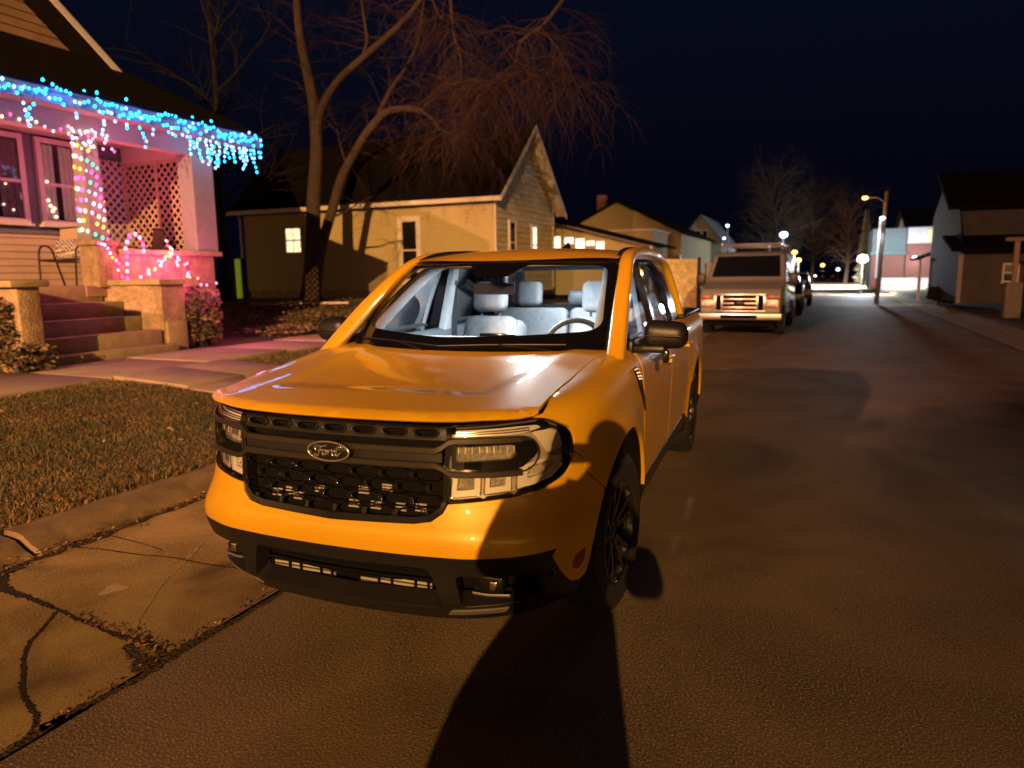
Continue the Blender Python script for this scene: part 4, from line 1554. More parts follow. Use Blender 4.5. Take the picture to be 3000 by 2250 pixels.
grass((-6.36, -2.52, -1.8, 3.86), 110000, 0.014, 0.046, 0.0024, 3)
grass((-2.80, -2.58, -1.8, 3.86), 4500, 0.03, 0.075, 0.003, 13)
grass((-6.36, -2.6, 5.74, 14.0), 26000, 0.03, 0.07, 0.005, 4)
grass((-13.5, -8.2, 9.2, 19.5), 16000, 0.03, 0.09, 0.008, 5)
# fallen leaves: along the kerb, on the verge, in the planting bed
LM = [mat('leaf_brown', (0.16, 0.075, 0.030), rough=0.8, var=(20, 0.3)), mat('leaf_tan', (0.30, 0.19, 0.09), rough=0.8, var=(20, 0.3)), mat('leaf_dark', (0.055, 0.030, 0.015), rough=0.85)]
mb, mi = MB(), []


def leaf(q, t, z, s):
    a, tl, ro = random.uniform(0, 6.28), random.uniform(-0.6, 0.6), random.uniform(-0.6, 0.6)
    Mx = Matrix.Translation((q, t, z)) @ Matrix.Rotation(a, 4, 'Z') @ Matrix.Rotation(tl, 4, 'X') @ Matrix.Rotation(ro, 4, 'Y')
    mb.add([Mx @ Vector(p) for p in ((-s, 0, 0), (-s * 0.1, s * 0.5, s * 0.12), (s, 0, 0.02 * s), (-s * 0.1, -s * 0.5, s * 0.12))], [(0, 3, 2), (0, 2, 1)])
    mi.extend([random.choice((0, 0, 1, 2))] * 2)


for i in range(1500):
    t = random.uniform(-1.5, 7)
    q = -2.24 - abs(random.gauss(0, 0.05)) + random.choice((0, 0, 0.05, 0.12)) * random.random()
    leaf(q, t, 0.040 + random.uniform(0, 0.02), random.uniform(0.006, 0.018))
for i in range(900):
    q, t = random.uniform(-6.3, -2.5), random.uniform(-1.5, 3.8)
    leaf(q, t, gz(q, t) + 0.022, random.uniform(0.008, 0.030))
for i in range(260):
    t = random.uniform(-1.0, 1.2)
    leaf(-0.77 - abs(random.gauss(0, 0.03)), t, 0.012 + random.random() * 0.004, random.uniform(0.004, 0.012))
for i in range(200):
    q = random.uniform(-1.5, -0.8)
    leaf(q, -0.10 - (q + 1.6) * 0.10 + random.gauss(0, 0.022), 0.016, random.uniform(0.004, 0.014))
for i in range(1800):
    q, t = random.uniform(-13, -8.2), random.uniform(8.8, 17)
    leaf(q, t, gz(q, t) + 0.06 + 0.05 * random.random(), random.uniform(0.03, 0.07))
lo_ = robj('fallen_leaves', mb, LM, fix=False)
lo_.data.polygons.foreach_set('material_index', mi)
tag(lo_, 'dry brown leaves and grit scattered along the kerb and verge', 'leaves', kind='stuff')
# ------------------------------------------------------------------ house helpers
H = {}
H['siding_cream'] = mat('siding_cream', (0.52, 0.41, 0.27), rough=0.7, var=(3, 0.12), var2=(25, 0.08))
H['siding_tan'] = mat('siding_tan', (0.41, 0.335, 0.18), rough=0.7, var=(0.8, 0.06), var2=(14, 0.05))
H['slate_wall'] = mat('slate_wall', (0.14, 0.15, 0.19), rough=0.75, var=(8, 0.12))
H['trim_pink'] = mat('white_trim', (0.62, 0.56, 0.53), rough=0.6, var=(10, 0.10))
H['porch_ceiling'] = mat('porch_ceiling', (0.55, 0.44, 0.38), rough=0.8, var=(6, 0.1))
H['fascia'] = mat('fascia', (0.20, 0.25, 0.40), rough=0.6, var=(9, 0.1))  # blue light of the bulbs is put into the board colour
H['shingle'] = mat('dark_shingle', (0.008, 0.0065, 0.007), rough=1.0, spec=0.04, var=(40, 0.4), var2=(4, 0.25), bump=(70, 0.7, 0.02))
H['stone'] = mat('stucco_stone', (0.36, 0.25, 0.165), rough=0.9, var=(6, 0.35), var2=(35, 0.3), bump=(30, 0.8, 0.02))
H['steps'] = mat('step_concrete', (0.37, 0.29, 0.17), rough=0.9, var=(7, 0.22), var2=(60, 0.18), bump=(90, 0.5, 0.008))
H['lattice'] = mat('lattice_wood', (0.46, 0.30, 0.22), rough=0.8, var=(12, 0.2))
H['dark'] = mat('dark_inside', (0.012, 0.011, 0.014), rough=0.9)
H['floor_boards'] = mat('porch_boards', (0.36, 0.22, 0.19), rough=0.75, var=(9, 0.15))
H['pane'] = glass('house_pane', (0.85, 0.85, 0.9), ior=1.55)
H['dark_pane'] = mat('dark_pane', (0.012, 0.012, 0.016), rough=0.06, spec=0.8)
H['curtain'] = mat('lit_curtain', (0.55, 0.42, 0.36), rough=0.9, var=(18, 0.25), emit=(1.0, 0.62, 0.42), estr=0.10)
H['curtain_dim'] = mat('dim_curtain', (0.22, 0.12, 0.14), rough=0.9, var=(10, 0.35), emit=(0.9, 0.35, 0.38), estr=0.025)
H['warm_pane'] = emis('warm_lit_blind', (1.0, 0.78, 0.42), 1.5, (9, 0.35))
H['white_pane'] = emis('bright_lit_blind', (1.0, 0.84, 0.58), 2.0, (7, 0.25))
H['black_metal'] = mat('black_metal', (0.015, 0.012, 0.014), rough=0.4, metal=0.6)
H['sling'] = mat('tan_sling', (0.42, 0.30, 0.22), rough=0.85, var=(60, 0.1))
H['brick'] = mat('dark_brick', (0.20, 0.09, 0.07), rough=0.9, var=(30, 0.35), bump=(40, 0.6))


def face_q(q):
    """Wall that faces the street: s runs along t."""
    return lambda s, z, o: (q + o, s, z)


def face_t(t):
    """Wall that faces back down the street toward the viewer: s runs along q."""
    return lambda s, z, o: (s, t - o, z)


def mbox(mb, P, s0, s1, z0, z1, o0, o1):
    c = [P(s0, z0, o0), P(s1, z0, o0), P(s1, z0, o1), P(s0, z0, o1), P(s0, z1, o0), P(s1, z1, o0), P(s1, z1, o1), P(s0, z1, o1)]
    return mb.add(c, [(0, 3, 2, 1), (4, 5, 6, 7), (0, 1, 5, 4), (1, 2, 6, 5), (2, 3, 7, 6), (3, 0, 4, 7)])


def siding(P, z0, z1, lo, hi, lap=0.12, proj=0.020):
    mb = MB()
    z = z0
    while z < z1 - 1e-4:
        zt = min(z + lap, z1)
        a0, a1, b0, b1 = lo(z), hi(z), lo(zt), hi(zt)
        if b1 - b0 < 0.02:
            b0 = b1 = (b0 + b1) / 2
        mb.add([P(a0, z, proj), P(a1, z, proj), P(b1, zt, 0.0), P(b0, zt, 0.0), P(a0, z, -0.01), P(a1, z, -0.01)], [(0, 1, 2, 3), (4, 5, 1, 0)])
        z = zt
    return mb


def window(par, P, s0, s1, z0, z1, pane, trim, w=0.09, sash=True, depth=0.055, pan_o=0.030, muntin=0, sill=True, name='window', meeting=0.5):
    mb = MB()
    mbox(mb, P, s0 - w, s0, z0 - w, z1 + w, 0.0, depth)
    mbox(mb, P, s1, s1 + w, z0 - w, z1 + w, 0.0, depth)
    mbox(mb, P, s0, s1, z1, z1 + w, 0.0, depth - 0.002)
    mbox(mb, P, s0, s1, z0 - w, z0, 0.0, depth - 0.002)
    f = robj(name, mb, trim, par)
    if sill:
        robj('sill', mbox(MB(), P, s0 - w - 0.03, s1 + w + 0.03, z0 - w - 0.035, z0 - w - 0.002, 0.0, depth + 0.04), trim, f)
    robj('pane', mbox(MB(), P, s0, s1, z0, z1, 0.012, pan_o), pane, f)
    if sash:
        mb = MB()
        zm = z0 + (z1 - z0) * meeting
        mbox(mb, P, s0, s1, zm - 0.025, zm + 0.025, pan_o + 0.001, pan_o + 0.016)
        for k in range(muntin):
            x = s0 + (s1 - s0) * (k + 1) / (muntin + 1)
            mbox(mb, P, x - 0.012, x + 0.012, z0, z1, pan_o + 0.001, pan_o + 0.013)
        robj('sash', mb, trim, f)
    return f


def slabq(mb, a, b, c, d, th):
    """Roof plane from four corners, thickened downward."""
    q = [Vector(a), Vector(b), Vector(c), Vector(d)]
    n = (q[1] - q[0]).cross(q[2] - q[0]).normalized()
    if n.z < 0:
        n = -n
    lo = [p - n * th for p in q]
    return mb.add(q + lo, [(0, 1, 2, 3), (7, 6, 5, 4), (0, 4, 5, 1), (1, 5, 6, 2), (2, 6, 7, 3), (3, 7, 4, 0)])


# ------------------------------------------------------------------ the porch house on the left
h1 = rthing('porch_house', 'wooden house with a lattice sided front porch and blue lights along its eave', 'house', (-12, 3, 0.5))
LARGER.add(h1.name)
P1 = face_q(-10.6)
up = robj('wall', mbox(MB(), P1, -4.0, 8.0, 2.36, 4.35, -0.2, -0.003), H['slate_wall'], h1)
robj('siding', siding(P1, 1.46, 2.34, lambda z: -4.0, lambda z: 8.0, 0.115, 0.02), H['siding_cream'], h1)
robj('water_table', mbox(MB(), P1, -4.0, 8.0, 2.335, 2.40, 0.0, 0.035), H['slate_wall'], h1)
fs_ = face_t(8.0)
robj('side_wall', mbox(MB(), face_t(7.95), -20.0, -10.62, 0.4, 4.6, -0.2, 0.0).merge(mbox(MB(), face_q(-10.62), -4, 7.9, 0.4, 1.44, -0.2, 0.0)), H['slate_wall'], h1)
rk_ = lambda z: 2.45 + (9.05 - z) / 0.784
robj('gable_wall', siding(face_q(-10.6), 5.1, 8.9, lambda z: 4.9 - (rk_(z) - 2.45), lambda z: rk_(z) - 0.10, 0.14, 0.02), mat('gable_siding', (0.23, 0.14, 0.085), rough=0.8, var=(2, 0.15)), h1)
mb = MB()
slabq(mb, (-10.15, 2.45, 9.18), (-10.15, 8.15, 4.71), (-21, 8.15, 4.71), (-21, 2.45, 9.18), 0.12)
slabq(mb, (-10.15, 2.45, 9.18), (-10.15, -3.3, 4.71), (-21, -3.3, 4.71), (-21, 2.45, 9.18), 0.12)
robj('roof', mb, H['shingle'], h1)
mb = MB()
mb.bar((-10.12, 2.45, 9.10), (-10.12, 8.20, 4.60), 0.035, 0.20, (1, 0, 0))
mb.v = [(a, b, c) for a, b, c in mb.v]
robj('rake_board', MB().add([(-10.13, 2.45, 9.20), (-10.13, 8.2, 4.69), (-10.13, 8.2, 4.56), (-10.13, 2.45, 9.07), (-10.10, 2.45, 9.20), (-10.10, 8.2, 4.69), (-10.10, 8.2, 4.56), (-10.10, 2.45, 9.07)],
     [(4, 5, 6, 7), (0, 3, 2, 1), (0, 1, 5, 4), (3, 7, 6, 2), (1, 2, 6, 5)]), H['trim_pink'], h1)
# porch roof with a hipped far end
mb = MB()
slabq(mb, (-8.06, -4.5, 4.20), (-8.06, 8.72, 4.20), (-10.6, 7.5, 5.52), (-10.6, -4.5, 5.52), 0.05)
mb.add([(-8.06, 8.72, 4.20), (-10.62, 8.72, 4.20), (-10.6, 7.5, 5.52)], [(0, 1, 2)])
robj('porch_roof', mb, H['shingle'], h1)
robj('fascia_board', mbox(MB(), face_q(-8.14), -4.5, 8.66, 3.955, 4.185, 0.0, 0.04).merge(mbox(MB(), face_t(8.68), -10.6, -8.14, 3.955, 4.185, -0.04, 0.0)), H['fascia'], h1)
robj('porch_ceiling', mbox(MB(), face_q(-10.55), -4.4, 8.62, 3.985, 4.02, 0.0, 2.40), H['porch_ceiling'], h1)
robj('frieze_beam', mbox(MB(), face_q(-8.78), -4.4, 7.78, 3.70, 3.98, 0.0, 0.24).merge(mbox(MB(), face_t(7.80), -10.5, -8.78, 3.70, 3.98, 0.0, 0.2)), H['porch_ceiling'], h1)
H['porch_post'] = mat('porch_post_paint', (0.26, 0.23, 0.25), rough=0.65, var=(10, 0.12))
robj('corner_post', mbox(MB(), face_q(-8.80), 7.34, 7.80, 2.035, 3.70, 0.0, 0.34), H['porch_post'], h1)
mb = MB()
a, b = 0.150, 0.115
mb.add([(-8.64 - a, 5.50 - a, 2.16), (-8.64 + a, 5.50 - a, 2.16), (-8.64 + a, 5.50 + a, 2.16), (-8.64 - a, 5.50 + a, 2.16), (-8.64 - b, 5.5 - b, 3.70), (-8.64 + b, 5.5 - b, 3.70), (-8.64 + b, 5.5 + b, 3.70), (-8.64 - b, 5.5 + b, 3.70)],
       [(0, 1, 5, 4), (1, 2, 6, 5), (2, 3, 7, 6), (3, 0, 4, 7), (4, 5, 6, 7)])
robj('tapered_column', mb, H['porch_post'], h1)
robj('column_pier', MB().rbox((-8.84, 5.38, 1.44), (-8.44, 5.72, 2.075), 0.012).rbox((-8.87, 5.33, 2.075), (-8.40, 5.74, 2.155), 0.012), H['stone'], h1, smooth=40)
robj('porch_floor', mbox(MB(), face_q(-10.6), -4, 7.75, 1.30, 1.46, 0.0, 1.18).merge(mbox(MB(), face_q(-10.6), 5.2, 7.72, 1.302, 1.458, 1.181, 2.1)).merge(mbox(MB(), face_q(-10.6), -4, 3.9, 1.302, 1.458, 1.181, 2.1)), H['floor_boards'], h1)
robj('low_wall', MB().rbox((-8.76, 5.73, 1.36), (-8.44, 7.66, 1.945), 0.015), H['stone'], h1, smooth=40)
robj('wall_cap', MB().rbox((-8.82, 5.75, 1.945), (-8.36, 7.80, 2.03), 0.015), H['steps'], h1, smooth=40)
robj('base_wall', MB().rbox((-8.78, 5.9, 0.35), (-8.42, 7.70, 1.36), 0.015).rbox((-10.6, 7.40, 0.35), (-8.79, 7.70, 2.0), 0.015), H['stone'], h1, smooth=40)


def lattice(P, s0, s1, z0, z1, sp=0.115, w=0.034):
    mb = MB()
    W_, H_ = s1 - s0, z1 - z0
    for sg, o in ((1, 0.010), (-1, 0.0)):
        c = -H_
        step = sp * math.sqrt(2)
        while c < W_ + H_:
            pts = []
            for y in (0, H_):
                x = c + y if sg > 0 else c + H_ - y
                if 0 <= x <= W_:
                    pts.append((x, y))
            for x in (0, W_):
                y = x - c if sg > 0 else c + H_ - x
                if 0 < y < H_:
                    pts.append((x, y))
            if len(pts) >= 2:
                (xa, ya), (xb, yb) = pts[0], pts[1]
                if math.hypot(xb - xa, yb - ya) > 0.03:
                    A, B = Vector(P(s0 + xa, z0 + ya, o)), Vector(P(s0 + xb, z0 + yb, o))
                    nrm = Vector(P(0, 0, 1)) - Vector(P(0, 0, 0))
                    mb.bar(A, B, w, 0.010, nrm)
            c += step
    return mb


PL = face_t(7.62)
lt = robj('lattice_panel', lattice(PL, -10.45, -8.82, 2.03, 3.70), H['lattice'], h1)
robj('panel_frame', mbox(mbox(mbox(MB(), PL, -10.52, -10.45, 2.03, 3.70, -0.01, 0.03), PL, -10.45, -8.82, 3.64, 3.70, 0.016, 0.03), PL, -9.66, -9.60, 2.03, 3.64, 0.016, 0.03), H['lattice'], lt)
lt = robj('lattice_panel', lattice(face_q(-10.48), 7.0, 7.58, 1.5, 3.72), mat('lattice_pale', (0.52, 0.42, 0.42), rough=0.8, var=(12, 0.2)), h1)

# windows of the porch wall: two double-hung sashes with curtains behind
for s0, s1, cm in ((4.92, 5.72, H['curtain_dim']), (6.10, 6.66, H['curtain'])):
    f = window(h1, P1, s0, s1, 2.58, 3.86, H['pane'], H['trim_pink'], 0.085, True, 0.075, 0.052, meeting=0.47)
    robj('backing', mbox(MB(), P1, s0, s1, 2.58, 3.86, -0.002, 0.003), H['dark'], f)
    mb = MB()
    for a, b in ((0.0, 0.42), (0.60, 1.0)):
        mb.grid(lambda u, v, a=a, b=b: P1(s0 + (s1 - s0) * (a + (b - a) * u), 2.60 + 1.24 * v, 0.018 + 0.008 * math.sin(40 * (a + (b - a) * u) + 0.5 * v)), 40, 4)
    robj('curtain', mb, cm, f, smooth=60)
    mb = MB()
    for (u, v) in (((0.70, 0.42), (0.62, 0.16), (0.45, 0.06), (0.8, 0.10)) if s0 < 5 else ((0.12, 0.50), (0.10, 0.26), (0.20, 0.12), (0.30, 0.05), (0.16, 0.19), (0.27, 0.16))):
        mb.ball(P1(s0 + (s1 - s0) * u, 2.58 + 1.28 * v, 0.040), 0.016 if s0 < 5 else 0.024, 1)
    robj('candle_bulbs', mb, emis('candle_bulb', (1.0, 0.75, 0.5), 5), f, smooth=60)

# ------------------------------------------------------------------ steps
st = rthing('concrete_steps', 'worn concrete steps climbing to the porch between two walls', 'steps', (-8.6, 5.3, 0.33))
for k, (q, z, t1) in enumerate([(-8.20, 0.475, 6.53), (-8.50, 0.712, 6.47), (-8.78, 0.950, 6.32), (-9.05, 1.195, 6.22), (-9.32, 1.458, 6.06)]):
    z0 = 0.28 if k == 0 else [0.475, 0.712, 0.950, 1.195][k - 1] - 0.02
    robj('step', MB().rbox((q - 0.60, 4.14, z0), (q, t1, z), 0.014, 2), H['steps'], st, smooth=40)
robj('side_wall', MB().prism([(-8.52, 6.54), (-8.79, 6.335), (-9.06, 6.235), (-9.5, 6.04), (-9.5, 6.9), (-8.52, 7.0)], 0.28, 1.462, 'xy'), H['stone'], st)
robj('wall_cap', MB().prism([(-8.44, 6.45), (-8.8, 6.25), (-9.55, 5.98), (-9.55, 7.0), (-8.44, 7.13)], 1.463, 1.548, 'xy'), H['steps'], st)
robj('side_wall', MB().rbox((-9.45, 3.90, 0.28), (-8.06, 4.20, 1.47), 0.015), H['stone'], st, smooth=40)
robj('wall_cap', MB().rbox((-9.5, 3.78, 1.47), (-7.98, 4.30, 1.56), 0.018), H['steps'], st, smooth=40)
robj('end_block', MB().rbox((-8.9, 6.56, 0.28), (-8.46, 6.97, 0.835), 0.015), H['steps'], st, smooth=40)

# ------------------------------------------------------------------ porch chairs, cushion
def porch_chair(label, base, rz, group):
    base = big(*base)
    c = rthing('porch_chair', label, 'chair', base, group)
    c.scale = (1.06, 1.06, 1.06)
    c.rotation_euler.z = RZ + rz
    x = lambda n, mb, m, **k: obj(n, mb, m, c, **k)
    for s in (-1, 1):
        arm = crom([(0.30, s * 0.30, 0.0), (0.27, s * 0.31, 0.45), (0.22, s * 0.31, 0.62), (0.10, s * 0.31, 0.67), (-0.06, s * 0.31, 0.62), (-0.14, s * 0.30, 0.42), (-0.30, s * 0.29, 0.0)], 6)
        x('arm_frame', MB().tube(arm, 0.016, 8), H['black_metal'], smooth=60)
    x('seat_frame', MB().tube([(0.26, -0.29, 0.42), (0.26, 0.29, 0.42)], 0.015, 8).tube([(-0.15, -0.29, 0.40), (-0.15, 0.29, 0.40)], 0.015, 8).tube([(-0.28, -0.29, 0.98), (-0.30, 0, 1.0), (-0.28, 0.29, 0.98)], 0.015, 8), H['black_metal'], smooth=60)
    x('seat', MB().grid(lambda u, v: (0.27 - 0.44 * u, (v - 0.5) * 0.54, 0.425 - 0.03 * math.sin(math.pi * u)), 8, 2), H['sling'], smooth=60)
    x('backrest', MB().grid(lambda u, v: (-0.15 - 0.14 * u - 0.03 * math.sin(math.pi * u), (v - 0.5) * 0.54, 0.41 + 0.58 * u), 8, 2), H['sling'], smooth=60)
    return c


porch_chair('black tube armchair with a chequered cushion, below the curtained window', (-9.9, 5.93, 1.46), R(-68), 'porch chairs')
porch_chair('tan sling chair with its back to the lattice at the porch end', (-9.55, 7.12, 1.46), R(-150), 'porch chairs')
m, nt, out = _nt('chequered_cloth')
b = nt.nodes.new('ShaderNodeBsdfPrincipled')
ck = nt.nodes.new('ShaderNodeTexChecker')
ck.inputs['Scale'].default_value = 22
ck.inputs[1].default_value = (0.55, 0.45, 0.40, 1)
ck.inputs[2].default_value = (0.05, 0.06, 0.13, 1)
tc = nt.nodes.new('ShaderNodeTexCoord')
mp = nt.nodes.new('ShaderNodeMapping')
mp.inputs['Rotation'].default_value = (R(20), R(10), R(45))
nt.links.new(tc.outputs['Object'], mp.inputs[0])
nt.links.new(mp.outputs[0], ck.inputs['Vector'])
nt.links.new(ck.outputs['Color'], b.inputs['Base Color'])
nt.links.new(b.outputs[0], out.inputs[0])
cu = soft(0, 0, 0, 0.46, 0.14, 0.36, 0.06, R(-14), bulge=0.3)
co_ = obj('cushion', cu, m, None, smooth=60)
co_.location = Wp(*big(-9.93, 5.99, 2.07))
co_.rotation_euler = (0, 0, RZ + R(22))
tag(co_, 'blue and cream chequered cushion leaning in the black porch armchair', 'cushion')

# ------------------------------------------------------------------ shrubs and ivy
def leafy(name, label, base, ext, n, s, mats, seed, zlo=0.0, cat='shrub', shape='box', stems=True):
    """Shrub: many leaf faces through an uneven volume, with woody stems."""
    r = np.random.default_rng(seed)
    t_ = rthing(name, label, cat, base)
    mb, mi = MB(), []
    k = 0
    while k < n:
        p = r.uniform(-1, 1, 3)
        rad_ = (abs(p[0]) ** 3 + abs(p[1]) ** 3 + abs(p[2]) ** 3) ** (1 / 3) if shape == 'box' else np.linalg.norm(p)
        lump = 0.82 + 0.16 * math.sin(5 * p[0] + seed) * math.sin(4 * p[1] + 2) + 0.10 * math.sin(9 * p[2] + 3 * p[0])
        if rad_ > lump or rad_ < lump * 0.55:
            continue
        k += 1
        c = Vector((base[0] + p[0] * ext[0], base[1] + p[1] * ext[1], base[2] + zlo + (p[2] + 1) / 2 * ext[2]))
        sc = s * r.uniform(0.6, 1.4)
        Mx = Matrix.Translation(c) @ Matrix.Rotation(r.uniform(0, 6.28), 4, 'Z') @ Matrix.Rotation(r.uniform(-1.3, 1.3), 4, 'X') @ Matrix.Rotation(r.uniform(-0.8, 0.8), 4, 'Y')
        mb.add([Mx @ Vector(q) for q in ((-sc, 0, 0), (0, sc * 0.55, sc * 0.15), (sc, 0, 0), (0, -sc * 0.55, sc * 0.15))], [(0, 1, 2), (0, 2, 3)])
        mi += [int(r.integers(0, len(mats)))] * 2
    o = robj('foliage', mb, mats, t_, fix=False)
    o.data.polygons.foreach_set('material_index', mi)
    if stems:
        mb = MB()
        for i in range(14):
            a = Vector((base[0] + r.normal() * ext[0] * 0.25, base[1] + r.normal() * ext[1] * 0.25, base[2]))
            e = Vector((base[0] + r.uniform(-0.7, 0.7) * ext[0], base[1] + r.uniform(-0.7, 0.7) * ext[1], base[2] + zlo + ext[2] * r.uniform(0.5, 0.9)))
            mb.tube([a, a.lerp(e, 0.5) + Vector((r.normal() * 0.04, r.normal() * 0.04, 0.05)), e], [0.012, 0.008, 0.003], 5)
        robj('stems', mb, H['trunk'], t_, smooth=60)
    return t_


H['trunk'] = mat('bark', (0.050, 0.031, 0.026), rough=0.95, var=(7, 0.35), var2=(40, 0.3), bump=(22, 1.0, 0.04))
IV = [mat('ivy_a', (0.085, 0.075, 0.030), rough=0.6, var=(9, 0.3)), mat('ivy_b', (0.16, 0.10, 0.05), rough=0.7), mat('ivy_c', (0.045, 0.045, 0.022), rough=0.6), mat('ivy_d', (0.22, 0.15, 0.085), rough=0.75)]
leafy('ivy', 'dry ivy hanging over the side of the wall left of the steps', (-8.70, 3.78, 0.33), (0.72, 0.17, 1.08), 1900, 0.042, IV, 5, 0.02, 'ivy')
leafy('shrub', 'low dark shrub at the foot of the wall left of the steps', (-7.98, 3.90, 0.33), (0.24, 0.36, 0.40), 700, 0.036, IV, 8, 0.0)
leafy('shrub', 'reddish bush at the corner of the porch right of the steps', (-8.62, 7.42, 0.33), (0.32, 0.42, 1.08), 1900, 0.038, IV, 9, 0.0)
leafy('shrub', 'low mound of dry plants in the bed beside the walk', (-9.0, 9.8, 0.36), (1.2, 1.0, 0.20), 900, 0.04, IV, 12, 0.0, shape='ball')
leafy('shrub', 'low dry plant mound in the bed nearer the bare tree', (-10.2, 12.6, 0.45), (1.4, 1.2, 0.20), 800, 0.05, IV, 14, 0.0, shape='ball')
edge = robj('garden_edging', ribbon([(-8.35, 7.6), (-8.3, 9.0), (-8.35, 10.5), (-8.8, 12.0), (-10.0, 13.0)], 0.08, 0.08, 0.40, 0.05), mat('black_edging', (0.015, 0.014, 0.013), rough=0.6))
edge.data.transform(Matrix.Identity(4))
tag(edge, 'black plastic edging curving round the planting bed', 'edging')
pk = robj('plank', MB().bar((-12.2, 14.4, 0.80), (-10.9, 15.0, 0.80), 0.16, 0.05), H['trim_pink'])
tag(pk, 'pale board lying on the lawn in front of the bare tree', 'plank')

# ------------------------------------------------------------------ clapboard house
h2 = rthing('clapboard_house', 'tan clapboard house behind the bare tree with one lit window', 'house', (-14, 23.3, 0.6))
T2 = 20.35
P2 = face_t(T2)
robj('side_wall', siding(P2, 1.02, 4.28, lambda z: -19.75, lambda z: -8.62, 0.125, 0.022), H['siding_tan'], h2)
robj('foundation', mbox(MB(), face_t(T2 + 0.06), -19.7, -8.65, 0.4, 1.02, -0.2, 0.0), H['stone'], h2)
P2f = face_q(-8.62)
gl = lambda z: T2 + 0.02 if z < 4.28 else T2 + 0.02 + (z - 4.28) / 2.55 * 2.93
gh = lambda z: T2 + 5.86 if z < 4.28 else T2 + 5.86 - (z - 4.28) / 2.55 * 2.93
H['stone_face'] = mat('patterned_front', (0.46, 0.40, 0.28), rough=0.8, var=(4, 0.16), var2=(11, 0.16), bump=(14, 0.4, 0.02))
robj('gable_wall', siding(P2f, 0.9, 6.80, gl, gh, 0.20, 0.03), H['stone_face'], h2)
robj('corner_board', mbox(MB(), P2f, T2 - 0.03, T2 + 0.09, 1.0, 4.28, 0.0, 0.045).merge(mbox(MB(), P2f, T2 + 5.76, T2 + 5.88, 1.0, 4.2, 0.0, 0.045)), H['trim_pink'], h2)
mb = MB()
ap = (T2 + 2.95, 7.02)
slabq(mb, (-8.22, ap[0], ap[1]), (-8.22, T2 - 0.35, 4.20), (-20.3, T2 - 0.35, 4.20), (-20.3, ap[0], ap[1]), 0.10)
slabq(mb, (-8.22, ap[0], ap[1]), (-8.22, T2 + 6.40, 4.02), (-20.3, T2 + 6.40, 4.02), (-20.3, ap[0], ap[1]), 0.10)
robj('roof', mb, H['shingle'], h2)
mb = MB()
for t_, z_ in ((T2 - 0.36, 4.19), (T2 + 6.41, 4.01)):
    mb.add([(-8.20, ap[0], ap[1]), (-8.20, t_, z_), (-8.20, t_, z_ - 0.19), (-8.20, ap[0], ap[1] - 0.22), (-8.24, ap[0], ap[1]), (-8.24, t_, z_), (-8.24, t_, z_ - 0.19), (-8.24, ap[0], ap[1] - 0.22)],
           [(0, 1, 2, 3), (7, 6, 5, 4), (0, 4, 5, 1), (3, 2, 6, 7), (1, 5, 6, 2)])
robj('rake_board', mb, H['trim_pink'], h2)
mb = MB()
slabq(mb, (-8.25, ap[0], ap[1] - 0.13), (-8.25, T2 + 6.3, 3.95), (-8.62, T2 + 6.3, 3.95), (-8.62, ap[0], ap[1] - 0.13), 0.02)
robj('soffit', mb, H['trim_pink'], h2)
robj('fascia_board', mbox(MB(), face_t(T2 - 0.36), -20.3, -8.22, 4.02, 4.17, 0.0, 0.03), H['trim_pink'], h2)
window(h2, P2, -17.62, -16.92, 2.52, 3.42, H['warm_pane'], H['siding_tan'], 0.10, True, 0.07, 0.04, 1)
window(h2, P2, -12.30, -11.72, 1.45, 3.48, H['dark_pane'], H['trim_pink'], 0.19, True, 0.07, 0.04)
window(h2, P2f, 21.55, 22.05, 2.0, 3.40, H['dark_pane'], H['trim_pink'], 0.10, True, 0.07, 0.04)
window(h2, P2f, 23.75, 24.15, 2.0, 3.35, H['white_pane'], H['trim_pink'], 0.10, True, 0.07, 0.04)
mb = MB()
for k in range(7):
    mbox(mb, P2f, 22.95, 23.65, 4.95 + k * 0.09, 5.00 + k * 0.09, 0.02, 0.06)
robj('gable_vent', mb, H['trim_pink'], h2)
robj('downspout', MB().tube([(-19.9, T2 - 0.12, 4.1), (-19.9, T2 - 0.06, 3.8), (-19.9, T2 - 0.06, 2.35)], 0.05, 8), H['trim_pink'], h2, smooth=60)
ys = robj('post_guard', MB().tube([(-19.95, T2 - 0.30, 0.62), (-19.95, T2 - 0.30, 2.30)], 0.11, 12), mat('lit_lime_plastic', (0.62, 0.72, 0.04), rough=0.4, emit=(0.6, 0.75, 0.03), estr=0.16), smooth=40)  # faint glow in the plastic stands for light falling on it
tag(ys, 'lime yellow plastic post guard standing at the rear corner of the clapboard house', 'post guard')

# ------------------------------------------------------------------ bare trees
def curve3(pts, n=7):
    return [Vector(p) for p in crom(pts, n)]


def grow(mb, start, d, L, r0, rs, droop, depth, sides=4, seg=7, wig=0.16):
    """One branch with recursive side twigs; droop bends it down."""
    p, d = Vector(start), Vector(d).normalized()
    pts, rad_ = [p.copy()], [r0]
    for i in range(seg):
        d = (d + Vector((rs.normal() * wig, rs.normal() * wig, rs.normal() * wig * 0.7 - droop * (0.5 + i / seg)))).normalized()
        p = p + d * (L / seg)
        pts.append(p.copy())
        rad_.append(r0 * (1 - 0.85 * (i + 1) / seg))
        if depth > 0 and i > 0:
            for _ in range(2 if rs.random() < 0.6 else 1):
                a = Vector((rs.normal(), rs.normal(), rs.normal() * 0.6))
                grow(mb, p, d * 0.7 + a.normalized() * 0.75, L * rs.uniform(0.35, 0.62), r0 * 0.42 * (1 - 0.5 * i / seg), rs, droop * 1.25, depth - 1, 3, max(4, seg - 1), wig)
    mb.tube(pts, rad_, sides, cap=False)


